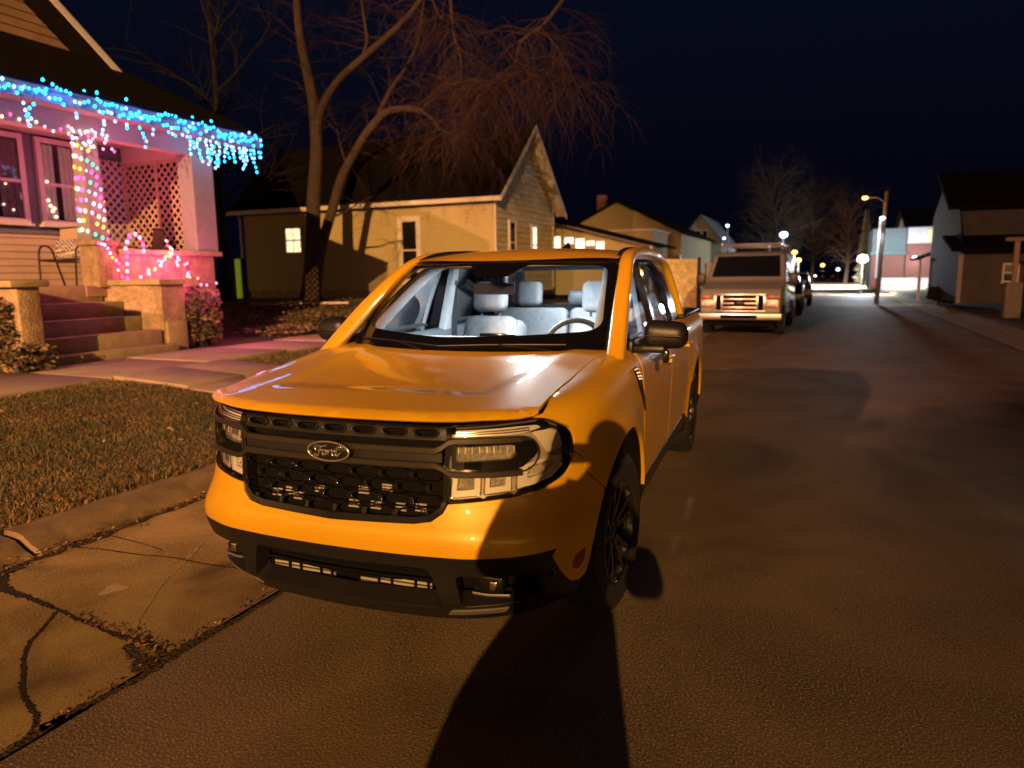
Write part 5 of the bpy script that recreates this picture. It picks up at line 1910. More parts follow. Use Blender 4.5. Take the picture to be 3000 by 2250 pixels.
H['twig'] = mat('twig_bark', (0.034, 0.0125, 0.014), rough=0.9, var=(2, 0.3))
tr = rthing('bare_tree', 'tall bare tree with forked trunks and drooping twigs in front of the clapboard house', 'tree', (-13.3, 16.6, 0.5))
mb = MB()
LIMBS = [
    ('base_a', [(-13.17, 16.02, 0.67), (-13.16, 16.13, 1.3), (-13.15, 16.23, 1.87), (-13.16, 16.36, 2.69), (-13.22, 16.56, 3.95), (-13.28, 16.87, 5.23), (-13.41, 17.1, 6.21), (-13.65, 17.31, 7.32), (-14.17, 17.67, 8.58), (-14.53, 17.94, 9.63), (-14.85, 18.3, 11.1), (-15.12, 18.72, 12.8)], 0.27, 0.05),
    ('base_b', [(-12.93, 16, 0.71), (-12.9, 16.06, 1.3), (-12.83, 16.12, 1.87), (-12.7, 16.33, 2.8), (-12.56, 16.68, 3.74), (-12.37, 16.91, 4.62), (-11.99, 17.08, 5.35), (-11.48, 17.15, 5.99), (-10.92, 17.23, 6.49), (-10.41, 17.23, 6.58), (-9.95, 17.17, 6.54), (-9.49, 17.1, 6.41)], 0.17, 0.06),
    ('c', [(-13.41, 17.11, 6.27), (-13.24, 17.15, 6.75), (-12.91, 17.12, 7.2), (-12.32, 17.09, 7.7), (-11.5, 17.02, 8.11), (-10.75, 16.9, 8.44), (-10.09, 16.88, 8.79), (-9.49, 16.82, 9.16), (-9.03, 16.87, 9.69)], 0.12, 0.05),
    ('c2', [(-11.47, 17.03, 8.14), (-11.44, 17.27, 8.72), (-11.7, 17.54, 9.53), (-12.01, 17.84, 10.61)], 0.06, 0.03),
    ('d', [(-11.1, 17.29, 6.57), (-11.12, 18.06, 7.45), (-11.05, 18.84, 8.24), (-11.08, 19.58, 9.06), (-11.15, 20.08, 9.98), (-11.23, 20.64, 11.32)], 0.08, 0.04),
    ('b2', [(-12.14, 16.94, 4.95), (-12.6, 17.25, 5.73), (-12.92, 17.58, 6.31)], 0.035, 0.01),
    ('low', [(-12.47, 16.54, 3.42), (-11.66, 16.17, 3.54), (-11.06, 15.97, 3.73), (-10.59, 15.8, 3.72)], 0.04, 0.01),
    ('e1hang', [(-8.66, 17.42, 10.58), (-8.37, 17.04, 9), (-8.21, 16.86, 8.28), (-7.96, 16.74, 7.68), (-7.83, 16.53, 6.81), (-7.57, 16.48, 6.64), (-7.2, 16.37, 6.5), (-6.99, 16.29, 6.19)], 0.06, 0.012),
    ('e2hang', [(-4.67, 17.48, 9.51), (-5.13, 17.16, 8.77), (-5.5, 16.77, 8.15), (-5.94, 16.38, 7.72), (-6.04, 16.27, 7.27), (-6.02, 16.07, 6.81), (-6.33, 15.9, 6.61), (-6.57, 15.67, 6.55), (-6.68, 15.58, 6.29)], 0.06, 0.012),
    ('b_hang', [(-9.52, 17.09, 6.42), (-9.09, 16.98, 6.15), (-8.8, 16.93, 5.83), (-8.3, 16.86, 5.6), (-7.93, 16.89, 5.58)], 0.05, 0.012),
    ('e3hang', [(-9.55, 17.07, 6.41), (-9.01, 16.99, 6.71), (-8.37, 16.94, 6.99), (-8, 16.86, 7.07)], 0.025, 0.01),
    ('e4hang', [(-5.65, 16.69, 8.04), (-5.12, 16.48, 7.66), (-4.62, 16.32, 6.91), (-4.27, 16.12, 6.28)], 0.025, 0.008),
    ('e5hang', [(-6, 16.24, 7.05), (-5.46, 16.17, 6.72), (-4.98, 16.1, 6.55)], 0.022, 0.008),
    ('e6hang', [(-9.03, 16.87, 9.69), (-8.56, 16.67, 8.81), (-8.29, 16.64, 8.66)], 0.03, 0.01),
    ('e7hang', [(-7.83, 16.53, 6.81), (-7.77, 16.76, 6.58), (-7.64, 16.86, 6.16)], 0.02, 0.008),
]
for name, pts, r0, r1 in LIMBS:
    c = curve3(pts)
    n = len(c)
    rr = [(1.18 if r0 > 0.1 else 1.0) * r0 + (r1 - r0) * (i / (n - 1)) ** 0.8 + (0.10 * math.exp(-(i / 2.5) ** 2) if name.startswith('base') else 0) for i in range(n)]
    mb.tube(c, rr, 12 if r0 > 0.1 else 7)
robj('trunk', mb, H['trunk'], tr, smooth=70)
rs = np.random.default_rng(21)
mb = MB()
for name, pts, r0, r1 in LIMBS:
    c = curve3(pts)
    n = len(c)
    hang = name.endswith('hang')
    k0 = int(n * (0.15 if hang else 0.5))
    for i in range(k0, n):
        for _ in range((1 if rs.random() < 0.4 else 2) if hang else 1):
            a = Vector((rs.normal(), rs.normal() * 0.8, rs.normal() * 0.5))
            tn = (c[min(i + 1, n - 1)] - c[max(i - 1, 0)]).normalized()
            grow(mb, c[i], a.normalized() * 0.9 + tn * 0.5, rs.uniform(0.9, 2.2) if hang else rs.uniform(0.8, 1.8), 0.016 if hang else 0.013, rs, 0.16 if hang else 0.05, 1, 3, 7)
robj('crown', mb, H['twig'], tr, fix=False)


def simple_tree(label, base, h, spread, seed, m_t, m_c, r0=0.16, nb=16, droop=0.0, depth=2, name='bare_tree', group=None):
    r = np.random.default_rng(seed)
    t_ = rthing(name, label, 'tree', base, group)
    b = Vector(base)
    tp = [b, b + Vector((r.normal() * 0.1, r.normal() * 0.1, h * 0.3)), b + Vector((r.normal() * 0.2, r.normal() * 0.2, h * 0.62)), b + Vector((r.normal() * 0.3, r.normal() * 0.3, h * 0.95))]
    c = curve3(tp)
    n = len(c)
    robj('trunk', MB().tube(c, [r0 * (1 - 0.85 * i / (n - 1)) for i in range(n)], 9), m_t, t_, smooth=70)
    mb = MB()
    for k in range(nb):
        i = int(n * (0.28 + 0.68 * k / nb))
        a = 2.4 * k + r.normal() * 0.3
        u = 0.55 + 0.9 * k / nb
        grow(mb, c[min(i, n - 1)], (math.cos(a), math.sin(a), u), spread * r.uniform(0.75, 1.1), r0 * 0.42 * (1 - 0.6 * k / nb), r, droop, depth, 4, 6, 0.13)
    robj('crown', mb, m_c, t_, fix=False)
    return t_
# ------------------------------------------------------------------ string lights
BULB = {
    'ice': emis('ice_blue_bulb', (0.022, 0.36, 1.0), 7.5),
    'cyan': emis('cyan_bulb', (0.02, 0.52, 1.0), 7.0),
    'white': emis('pale_blue_bulb', (0.28, 0.55, 1.0), 4.5),
    'pink': emis('pink_bulb', (1.0, 0.07, 0.34), 5.0),
    'rose': emis('rose_bulb', (1.0, 0.35, 0.60), 3.4),
    'amber': emis('amber_bulb', (1.0, 0.42, 0.06), 4.0),
    'green': emis('green_bulb', (0.12, 1.0, 0.55), 2.2),
    'cool': emis('cool_bulb', (0.65, 0.75, 1.0), 3.0),
    'warm': emis('warm_bulb', (1.0, 0.70, 0.40), 3.6),
}
H['wire'] = mat('light_wire', (0.02, 0.03, 0.02), rough=0.6)


def lights(name, label, pts, wire, r=0.022, group=None):
    """String of bulbs: pts = [(q, t, z, colour)]; wire = list of polylines."""
    base = (sum(p[0] for p in pts) / len(pts), sum(p[1] for p in pts) / len(pts), min(p[2] for p in pts))
    base = big(*base)
    o = rthing(name, label, 'string lights', base, group)
    LARGER.add(o.name)
    mb = MB()
    for w in wire:
        mb.tube(w, 0.004, 4)
    robj('wire', mb, H['wire'], o, smooth=60)
    me = {}
    order = list(pts)
    random.shuffle(order)
    rest = {}
    for k, (q, t, z, c) in enumerate(order):
        if k < 100:
            if c not in me:
                b = MB().ball((0, 0, 0), r, 1, (0.9, 0.9, 1.15))
                me[c] = bpy.data.meshes.new('bulb')
                me[c].from_pydata(b.v, [], b.f)
                me[c].shade_smooth()
                me[c].materials.append(BULB[c])
            x = bpy.data.objects.new('bulb', me[c])
            COL.objects.link(x)
            x.parent = o
            q, t, z = big(q, t, z)
            x.location = (q - base[0], t - base[1], z - base[2])
        else:
            rest.setdefault(c, []).append((q, t, z))
    if rest:
        mb, mats, mi = MB(), [], []
        for i, (c, l) in enumerate(rest.items()):
            mats.append(BULB[c])
            for p in l:
                f0 = len(mb.f)
                mb.ball(p, r, 1, (0.9, 0.9, 1.15))
                mi += [i] * (len(mb.f) - f0)
        x = robj('bulbs', mb, mats, o, smooth=60, fix=False)
        x.data.polygons.foreach_set('material_index', mi)
        x['kind'] = 'stuff'
    return o


rb = random.Random(5)
# icicle string along the eave: a run on the fascia and drops of uneven length, thicker past the post
pts, wires = [], []
run = []
t = 2.2
while t < 8.66:
    z = 4.10 + 0.045 * math.sin(7 * t) + rb.uniform(-0.05, 0.06)
    pts.append((-8.075 + rb.uniform(-0.01, 0.02), t, z, rb.choice(('ice', 'cyan', 'cyan', 'ice', 'white'))))
    if rb.random() < 0.16:
        pts.append((-8.08, t + 0.02, 4.19 + rb.uniform(0.0, 0.07), 'cyan'))
    if rb.random() < 0.75:
        pts.append((-8.075, t + 0.03, 4.02 + rb.uniform(-0.06, 0.04), rb.choice(('ice', 'cyan', 'white'))))
    t += rb.uniform(0.045, 0.085)
wires.append([(-8.09, 2.2 + 0.2 * k, 4.11) for k in range(33)])
t = 2.5
while t < 8.66:
    dense = 1.0 if t > 7.7 else (0.85 if t > 6.3 else 0.5)
    n = int((rb.choice((1, 2, 4, 6, 8)) if t < 7.7 else rb.choice((2, 4, 5, 6))) * (0.45 + 0.55 * dense))
    tt, z = t, 3.95
    w = [(-8.10, tt, 4.05)]
    for k in range(n):
        z -= rb.uniform(0.05, 0.09)
        tt += rb.uniform(-0.045, 0.045)
        pts.append((-8.10 + rb.uniform(-0.02, 0.02), tt, z, rb.choice(('white', 'white', 'ice', 'cyan', 'white'))))
        w.append((-8.10, tt, z))
    if len(w) > 1:
        wires.append(w)
    t += rb.uniform(0.06, 0.105) if dense > 0.6 else rb.uniform(0.16, 0.34)
for k in range(16):
    pts.append((-8.13 - 0.10 * k, 8.70, 4.05 + rb.uniform(-0.12, 0.08), rb.choice(('cyan', 'ice', 'white'))))
lights('icicle_lights', 'blue and white icicle lights dripping from the porch eave', pts, wires, 0.024)
# second, pink run under the eave toward the left
pts = [(-8.72 + 0.2, 3.0 + 0.115 * k, 3.93 - 0.03 * (k % 3) - 0.012 * k, rb.choice(('pink', 'rose', 'white', 'pink', 'warm'))) for k in range(21)]
pts += [(-8.50, 5.15 + rb.uniform(0, 0.75), 3.62 + rb.uniform(-0.10, 0.16), rb.choice(('rose', 'white', 'warm', 'pink', 'cool'))) for _ in range(34)]
lights('string_lights', 'pink and white string lights running under the porch beam to the column top', pts, [[p[:3] for p in pts[:21]]], 0.022)
# multicoloured string wound round the tapered column
pts, w = [], []
for k in range(118):
    u = k / 117
    a = 2 * math.pi * 9.4 * u
    h = 0.125 + 0.055 * u
    ca, sa = math.cos(a), math.sin(a)
    p = (-8.64 + ca * h, 5.49 + 0.03 * u + sa * (h + 0.02), 3.60 - 1.46 * u - 0.055 * sa + rb.uniform(-0.015, 0.015))
    w.append(p)
    if rb.random() < 0.95:
        pts.append((*p, ('rose', 'warm', 'green', 'pink', 'cool', 'amber', 'white', 'pink')[int(k * 0.37 + rb.random() * 2.2) % 8]))
lights('column_lights', 'multicoloured string lights wound round the porch column', pts, [w], 0.031)
W1 = [(-8.38, 5.38, 2.10), (-8.36, 5.41, 2.09), (-8.36, 5.46, 2.08), (-8.36, 5.51, 2.03), (-8.36, 5.54, 1.96), (-8.36, 5.57, 1.89), (-8.36, 5.63, 1.85), (-8.36, 5.67, 1.80), (-8.36, 5.65, 1.70), (-8.3, 5.66, 1.60)]
lights('string_lights', 'short multicoloured string hanging from the column foot to the ledge', [(*p, c) for p, c in zip(W1, ('pink', 'rose', 'white', 'rose', 'white', 'amber', 'rose', 'pink', 'rose', 'pink'))], [W1], 0.024)
CANE = [(-8.28, 5.74, 1.57), (-8.28, 5.74, 1.68), (-8.28, 5.75, 1.79), (-8.28, 5.76, 1.91), (-8.28, 5.75, 2.03), (-8.28, 5.79, 2.13), (-8.28, 5.84, 2.22), (-8.28, 5.94, 2.26), (-8.28, 6.02, 2.21), (-8.28, 6.07, 2.10), (-8.28, 6.07, 2.0)]
cc = lights('candy_cane_light', 'glowing pink candy cane light standing on the porch ledge', [(*p, 'rose' if k % 3 else 'pink') for k, p in enumerate(CANE)], [CANE], 0.034)
robj('cane', MB().tube(crom(CANE, 5), 0.010, 8), mat('pink_plastic', (0.85, 0.12, 0.25), rough=0.4, emit=(1.0, 0.04, 0.22), estr=0.9), cc, smooth=60)
TR = [(-8.30, 6.53, 2.18), (-8.30, 6.55, 2.10), (-8.30, 6.64, 2.04), (-8.30, 6.57, 1.99), (-8.3, 6.63, 1.95), (-8.3, 6.53, 1.93), (-8.3, 6.48, 1.88), (-8.3, 6.74, 1.91), (-8.3, 6.35, 1.85), (-8.3, 6.39, 1.77), (-8.3, 6.27, 1.72), (-8.3, 6.15, 1.70), (-8.3, 6.15, 1.64), (-8.3, 6.71, 1.84), (-8.3, 6.73, 1.78), (-8.3, 6.87, 1.79), (-8.3, 6.95, 1.67), (-8.3, 6.91, 1.60), (-8.3, 6.96, 1.58), (-8.28, 7.11, 1.56), (-8.25, 7.14, 1.45), (-8.2, 7.22, 1.44), (-8.15, 7.39, 1.47), (-8.2, 5.91, 1.59)]
TR += [(q + 0.01, t + rb.uniform(-0.06, 0.06), z + rb.uniform(-0.05, 0.05)) for q, t, z in TR[:18]]
lights('string_lights', 'multicoloured string lights heaped in a peak on the ledge above the bush', [(*p, rb.choice(('rose', 'warm', 'pink', 'cool', 'amber', 'white', 'rose'))) for p in TR], [TR[:8], TR[13:23]], 0.022)

# ------------------------------------------------------------------ simple vehicles
VM = {
    'tan': mat('van_paint', (0.36, 0.35, 0.35), rough=0.35, metal=0.2, coat=0.8, var=(3, 0.05)),
    'dark': mat('dark_car_paint', (0.03, 0.032, 0.04), rough=0.3, coat=1.0),
    'silver': mat('silver_car_paint', (0.30, 0.31, 0.33), rough=0.3, metal=0.5, coat=1.0),
    'glass': mat('vehicle_glass', (0.010, 0.011, 0.013), rough=0.05, spec=0.9, coat=1.0),
    'lamp': mat('vehicle_lamp', (0.62, 0.50, 0.44), rough=0.18, metal=0.7, bump=(60, 0.8, 0.01)),
    'turn': mat('turn_lamp', (0.55, 0.12, 0.05), rough=0.2, coat=0.5),
    'tail': emis('tail_lamp', (1.0, 0.06, 0.03), 6.0),
    'head': emis('head_lamp', (1.0, 0.85, 0.65), 9.0),
}


def prof_body(prof, wf, bev=0.05, seg=3):
    """Vehicle body: side outline (y, z) with half width wf(y, z), rounded."""
    n = len(prof)
    vs = [(-wf(y, z), y, z) for y, z in prof] + [(wf(y, z), y, z) for y, z in prof]
    fs = [tuple(range(n)), tuple(range(2 * n - 1, n - 1, -1))] + [(i, i + n, (i + 1) % n + n, (i + 1) % n) for i in range(n)]
    bm = bmesh.new()
    bv = [bm.verts.new(v) for v in vs]
    for f in fs:
        bm.faces.new([bv[i] for i in f])
    bmesh.ops.recalc_face_normals(bm, faces=bm.faces)
    bmesh.ops.bevel(bm, geom=list(bm.edges), offset=bev, segments=seg, profile=0.5, affect='EDGES', clamp_overlap=True)
    bm.verts.index_update()
    mb = MB().add([tuple(v.co) for v in bm.verts], [tuple(v.index for v in f.verts) for f in bm.faces])
    bm.free()
    return mb


def small_wheel(par, x, y, r, w):
    e = bpy.data.objects.new('wheel', None)
    COL.objects.link(e)
    e.parent = par
    e.location = (x, y, r)
    obj('tyre', MB().lathe([(r * 0.62, -w / 2), (r * 0.94, -w / 2), (r, -w * 0.35), (r, w * 0.35), (r * 0.94, w / 2), (r * 0.62, w / 2)], 28, 'x'), M['tyre'], e, smooth=40)
    obj('rim', MB().lathe([(0.001, w * 0.42), (r * 0.2, w * 0.44), (r * 0.55, w * 0.30), (r * 0.62, w * 0.48), (r * 0.62, -w * 0.48), (0.001, -w * 0.4)], 24, 'x'), M['skid'], e, smooth=40)


van = thing('work_van', 'tan work van with chrome grille and roof ladder rack, parked beyond the orange truck', 'van', Wp(-0.06, 15.75), RZ - R(1.5))
vp = [(0.10, 0.42), (0.02, 0.60), (0.04, 0.98), (0.16, 1.14), (0.86, 1.30), (0.98, 1.36), (1.62, 1.99), (1.85, 2.07), (5.3, 2.08), (5.42, 1.95), (5.45, 0.5), (5.3, 0.42)]
vw = lambda y, z: (0.985 if y > 0.4 else 0.94) - 0.11 * max(0, (z - 1.15) / 0.9) - (0.02 if z < 0.5 else 0)
obj('body', prof_body(vp, vw, 0.06, 3), VM['tan'], van, smooth=45)
ws = [Vector((s * a, y, z)) for s, a, y, z in ((-1, 0.83, 1.055, 1.41), (1, 0.83, 1.055, 1.41), (1, 0.76, 1.585, 1.935), (-1, 0.76, 1.585, 1.935))]
wn = Vector((0, -0.77, 0.64)) * 0.035
obj('windshield', MB().add([p + wn for p in ws] + [p + wn * 0.2 for p in ws], [(0, 1, 2, 3), (0, 4, 5, 1), (1, 5, 6, 2), (2, 6, 7, 3), (3, 7, 4, 0)]), VM['glass'], van)
for s in (-1, 1):
    for y0, y1 in ((1.75, 2.6), (2.9, 4.0), (4.15, 5.2)):
        mb = MB().add([(s * 0.962, y0 - 0.25 * (y0 < 2), 1.42), (s * 0.962, y1, 1.42), (s * 0.905, y1, 1.90), (s * 0.905, y0 + 0.1 * (y0 < 2), 1.90)], [(0, 1, 2, 3)])
        if y0 < 2:
            obj('door_window', mb, VM['glass'], van)
    mr = MB().rbox((min(s * 1.03, s * 1.24), 1.12, 1.20), (max(s * 1.03, s * 1.24), 1.26, 1.52), 0.03)
    mr.rbox((min(s * 0.93, s * 1.06), 1.15, 1.24), (max(s * 0.93, s * 1.06), 1.22, 1.30), 0.015)
    obj('side_mirror', mr, M['black_plastic'], van, smooth=40)
    obj('headlight', MB().rbox((min(s * 0.60, s * 0.90), -0.015, 0.69), (max(s * 0.60, s * 0.90), 0.06, 0.90), 0.02), VM['lamp'], van, smooth=40)
    obj('turn_signal', MB().rbox((min(s * 0.62, s * 0.925), -0.005, 0.905), (max(s * 0.62, s * 0.925), 0.06, 0.985), 0.015), VM['turn'], van, smooth=40)
    for y in (0.92, 4.45):
        small_wheel(van, s * 0.86, y, 0.37, 0.24)
gr = bpy.data.objects.new('grille', None)
COL.objects.link(gr)
gr.parent = van
VM['chrome'] = mat('van_chrome', (0.80, 0.79, 0.78), rough=0.30, metal=0.95)
obj('surround', MB().rbox((-0.60, -0.030, 0.60), (0.60, 0.03, 0.635), 0.01).rbox((-0.60, -0.030, 0.985), (0.60, 0.03, 1.03), 0.01).rbox((-0.60, -0.031, 0.636), (-0.545, 0.03, 0.984), 0.01).rbox((0.545, -0.031, 0.636), (0.60, 0.03, 0.984), 0.01), VM['chrome'], gr, smooth=40)
obj('backing', MB().box((-0.56, -0.008, 0.62), (0.56, 0.02, 1.0)), M['void'], gr)
for z in (0.70, 0.80, 0.90):
    obj('grille_bar', MB().rbox((-0.40, -0.036, z - 0.022), (0.40, 0.0, z + 0.022), 0.010), VM['chrome'], gr, smooth=40)
for x in (-0.41, 0.41):
    obj('grille_post', MB().rbox((x - 0.022, -0.038, 0.636), (x + 0.022, 0.0, 0.984), 0.008), VM['chrome'], gr, smooth=40)
vb = MB().lathe([(0.0001, -0.012), (0.85, -0.010), (1.0, 0.0), (1.0, 0.02)], 28, 'y')
vb.v = [(x * 0.13, y - 0.042, z * 0.052 + 0.80) for x, y, z in vb.v]
vbo = obj('badge', vb, M['badge_black'], gr, smooth=40)
obj('front_bumper', MB().rbox((-0.99, -0.12, 0.40), (0.99, 0.06, 0.585), 0.04, 3), VM['chrome'], van, smooth=40)
obj('intake', MB().rbox((-0.42, -0.128, 0.44), (0.42, -0.10, 0.53), 0.008), M['void'], van, smooth=40)
obj('underbody', MB().box((-0.8, 0.2, 0.24), (0.8, 5.2, 0.45)), M['void'], van)
rk2 = bpy.data.objects.new('ladder_rack', None)
COL.objects.link(rk2)
rk2.parent = van
mb = MB()
for s in (-1, 1):
    mb.tube([(s * 0.72, 1.9, 2.28), (s * 0.72, 5.2, 2.28)], 0.022, 8)
robj_ = obj('rail', mb, VM['silver'], rk2, smooth=60)
for y in (2.0, 3.4, 4.9):
    obj('crossbar', MB().tube([(-0.80, y, 2.05), (-0.74, y, 2.27), (0.74, y, 2.27), (0.80, y, 2.05)], 0.022, 8), VM['silver'], rk2, smooth=60)


def plain_car(label, q, t, rz, paint, facing=1, lit=None, group=None, suv=False, name='parked_car'):
    c = thing(name, label, 'car', Wp(q, t), RZ + rz, group)
    h = 0.25 if suv else 0.0
    lp = [(0.08, 0.35), (0.0, 0.55), (0.06, 0.78), (1.15, 0.95 + h * 0.4), (4.30, 0.98 + h), (4.45, 0.75), (4.40, 0.38)]
    obj('body', prof_body(lp, lambda y, z: 0.90 - 0.03 * (z < 0.45), 0.07, 3), paint, c, smooth=45)
    cp = [(1.10, 0.93 + h * 0.4), (1.85, 1.44 + h), (3.3, 1.47 + h), (4.25 if suv else 3.95, 0.96 + h)]
    obj('cabin', prof_body(cp, lambda y, z: 0.84 - 0.20 * max(0, (z - 0.95) / 0.55), 0.05, 2), VM['glass'], c, smooth=45)
    rp_ = [(1.80, 1.425 + h), (1.88, 1.475 + h), (3.28, 1.505 + h), (3.5, 1.43 + h)]
    obj('roof', prof_body(rp_, lambda y, z: 0.665, 0.02, 2), paint, c, smooth=45)
    for s in (-1, 1):
        obj('headlight', MB().rbox((min(s * 0.55, s * 0.86), -0.02, 0.60), (max(s * 0.55, s * 0.86), 0.10, 0.76), 0.03), VM['head'] if lit == 'head' else VM['lamp'], c, smooth=40)
        obj('tail_light', MB().rbox((min(s * 0.60, s * 0.88), 4.36, 0.68), (max(s * 0.60, s * 0.88), 4.47, 0.84), 0.03), VM['tail'] if lit == 'tail' else VM['turn'], c, smooth=40)
        for y in (0.85, 3.55):
            small_wheel(c, s * 0.80, y, 0.33, 0.21)
    obj('grille', MB().rbox((-0.45, -0.015, 0.52), (0.45, 0.05, 0.72), 0.01), M['void'], c, smooth=40)
    return c


plain_car('dark parked car showing past the right flank of the tan van', 0.30, 24.6, 0, VM['dark'], suv=True)
plain_car('silver parked car beyond the dark one behind the van', 0.55, 31.5, 0, VM['silver'])
plain_car('far car with red tail lights in the middle of the road', 3.1, 118.0, 0, VM['dark'], lit='tail', name='distant_car')
plain_car('far car with bright headlights coming up the road', 2.0, 128.0, 0, VM['dark'], lit='head', name='distant_car')
plain_car('far car with red tail lights nearer the right kerb', 6.6, 122.0, 0, VM['dark'], lit='tail', name='distant_car')

# ------------------------------------------------------------------ houses further along, left side
def gable_house(name, label, q0, q1, t0, t1, zb, zw, za, wallm, ridge='t', roofm=None, over=0.3, trim=True):
    """Plain gabled house; ridge 'q' shows its gable to the street side, ridge 't' to the viewer."""
    h = rthing(name, label, 'house', ((q0 + q1) / 2, (t0 + t1) / 2, zb))
    roofm = roofm or H['shingle']
    if ridge == 't':
        qm = (q0 + q1) / 2
        lo = lambda z: q0 if z < zw else q0 + (z - zw) / (za - zw) * (qm - q0)
        hi = lambda z: q1 if z < zw else q1 - (z - zw) / (za - zw) * (q1 - qm)
        robj('gable_wall', siding(face_t(t0), zb, za - 0.05, lo, hi, 0.14, 0.02), wallm, h)
        robj('side_wall', siding(face_q(q1), zb, zw, lambda z: t0, lambda z: t1, 0.14, 0.02), wallm, h)
        mb = MB()
        sl = (za - zw) / (qm - q0)
        slabq(mb, (qm, t0 - over, za + 0.1), (q0 - over, t0 - over, zw + 0.1 - sl * over), (q0 - over, t1 + over, zw + 0.1 - sl * over), (qm, t1 + over, za + 0.1), 0.1)
        slabq(mb, (qm, t0 - over, za + 0.1), (q1 + over, t0 - over, zw + 0.1 - sl * over), (q1 + over, t1 + over, zw + 0.1 - sl * over), (qm, t1 + over, za + 0.1), 0.1)
        robj('roof', mb, roofm, h)
    else:
        tm = (t0 + t1) / 2
        lo = lambda z: t0 if z < zw else t0 + (z - zw) / (za - zw) * (tm - t0)
        hi = lambda z: t1 if z < zw else t1 - (z - zw) / (za - zw) * (t1 - tm)
        qf = q1 if q1 < 0 else q0
        Pf = (lambda s, z, o: (q1 + o, s, z)) if q1 < 0 else (lambda s, z, o: (q0 - o, s, z))
        robj('gable_wall', siding(Pf, zb, za - 0.05, lo, hi, 0.14, 0.02), wallm, h)
        robj('side_wall', siding(face_t(t0), zb, zw, lambda z: q0, lambda z: q1, 0.14, 0.02), wallm, h)
        mb = MB()
        sl = (za - zw) / (tm - t0)
        slabq(mb, (q0 - over, tm, za + 0.1), (q0 - over, t0 - over, zw + 0.1 - sl * over), (q1 + over, t0 - over, zw + 0.1 - sl * over), (q1 + over, tm, za + 0.1), 0.1)
        slabq(mb, (q0 - over, tm, za + 0.1), (q0 - over, t1 + over, zw + 0.1 - sl * over), (q1 + over, t1 + over, zw + 0.1 - sl * over), (q1 + over, tm, za + 0.1), 0.1)
        robj('roof', mb, roofm, h)
    return h


# house with a shed roofed wing and a row of bright windows
h3 = rthing('shed_roofed_house', 'low house with a sloping shed roof and a row of bright windows', 'house', (-7.2, 30.5, 0.6))
P3 = face_t(28.6)
top3 = lambda q: 3.98 - (q + 9.7) * 0.262
robj('wall', MB().add([(-12.0, 28.6, 0.6), (-5.3, 28.6, 0.6), (-5.3, 28.6, top3(-5.3) - 0.05), (-12.0, 28.6, top3(-12) - 0.05), (-5.3, 32.6, 0.6), (-5.3, 32.6, top3(-5.3) - 0.05)], [(0, 1, 2, 3), (1, 4, 5, 2)]), H['siding_tan'], h3)
mb = MB()
slabq(mb, (-12.2, 28.0, top3(-12.2) + 0.1), (-4.72, 28.0, top3(-4.72) + 0.1), (-4.72, 33.0, top3(-4.72) + 0.1), (-12.2, 33.0, top3(-12.2) + 0.1), 0.12)
robj('shed_roof', mb, H['shingle'], h3)
mb = MB()
slabq(mb, (-9.4, 28.05, top3(-9.4) - 0.06), (-4.80, 28.05, top3(-4.80) - 0.06), (-4.80, 28.58, top3(-4.80) - 0.06), (-9.4, 28.58, top3(-9.4) - 0.06), 0.02)
robj('soffit', mb, H['trim_pink'], h3)
for a, b, z0, z1 in ((-9.66, -9.12, 2.62, 3.22), (-8.92, -8.50, 2.88, 3.16), (-8.40, -7.98, 2.58, 3.10), (-7.90, -7.52, 2.78, 2.98), (-7.44, -7.08, 2.50, 2.94)):
    window(h3, P3, a, b, z0, z1, H['white_pane'], H['trim_pink'], 0.05, False, 0.05, 0.03, 0, False)
robj('porch_post', MB().box((-4.95, 28.05, 0.1), (-4.83, 28.17, top3(-4.9))), H['trim_pink'], h3)

h4 = gable_house('gabled_house', 'brown gabled house with a chimney behind the shed roofed house', -12.6, -5.4, 38.0, 50.0, 0.6, 3.75, 5.55, H['siding_tan'], 't')
robj('chimney', MB().box((-10.95, 40.5, 4.6), (-10.45, 41.0, 6.25)), H['brick'], h4)
h4b = rthing('long_tan_building', 'long tan wall beside the street with one bright window above the fence', 'building', (-7.2, 46, 0.2))
robj('wall', MB().box((-9.5, 33.5, 0.1), (-6.0, 58.0, 3.62)), H['siding_tan'], h4b)
robj('flat_roof', MB().box((-9.6, 33.4, 3.625), (-5.9, 58.1, 3.72)), H['trim_pink'], h4b)
window(h4b, face_q(-6.0), 39.2, 43.6, 2.28, 2.62, H['white_pane'], H['trim_pink'], 0.05, False, 0.05, 0.03, 0, False)
gf = rthing('fence', 'tan mottled board fence between the orange truck and the van', 'fence', (-2.75, 22.6, 0.1))
robj('board_panel', MB().box((-3.45, 22.45, 0.12), (-2.10, 22.50, 2.0)), mat('plywood', (0.72, 0.60, 0.30), rough=0.85, var=(5, 0.35), var2=(17, 0.3)), gf)
robj('fence_post', MB().box((-2.09, 22.43, 0.1), (-2.0, 22.52, 2.05)), H['trunk'], gf)
for k in range(4):
    robj('picket', MB().box((-1.96 + k * 0.13, 23.2, 0.1), (-1.87 + k * 0.13, 23.23, 1.85 + 0.05 * (k % 2))), H['siding_tan'], gf)
h5 = gable_house('green_gabled_house', 'pale green gabled house with twin windows behind the van', -7.75, -4.75, 51.0, 60.0, 0.3, 3.75, 5.55, mat('pale_green_siding', (0.30, 0.36, 0.30), rough=0.75, var=(4, 0.12)), 't', mat('grey_shingle', (0.13, 0.15, 0.15), rough=0.95, var=(30, 0.3)))
for a in (-6.60, -6.12):
    window(h5, face_t(51.0), a, a + 0.30, 3.5, 4.5, H['dark_pane'], H['trim_pink'], 0.06, True, 0.05, 0.03)

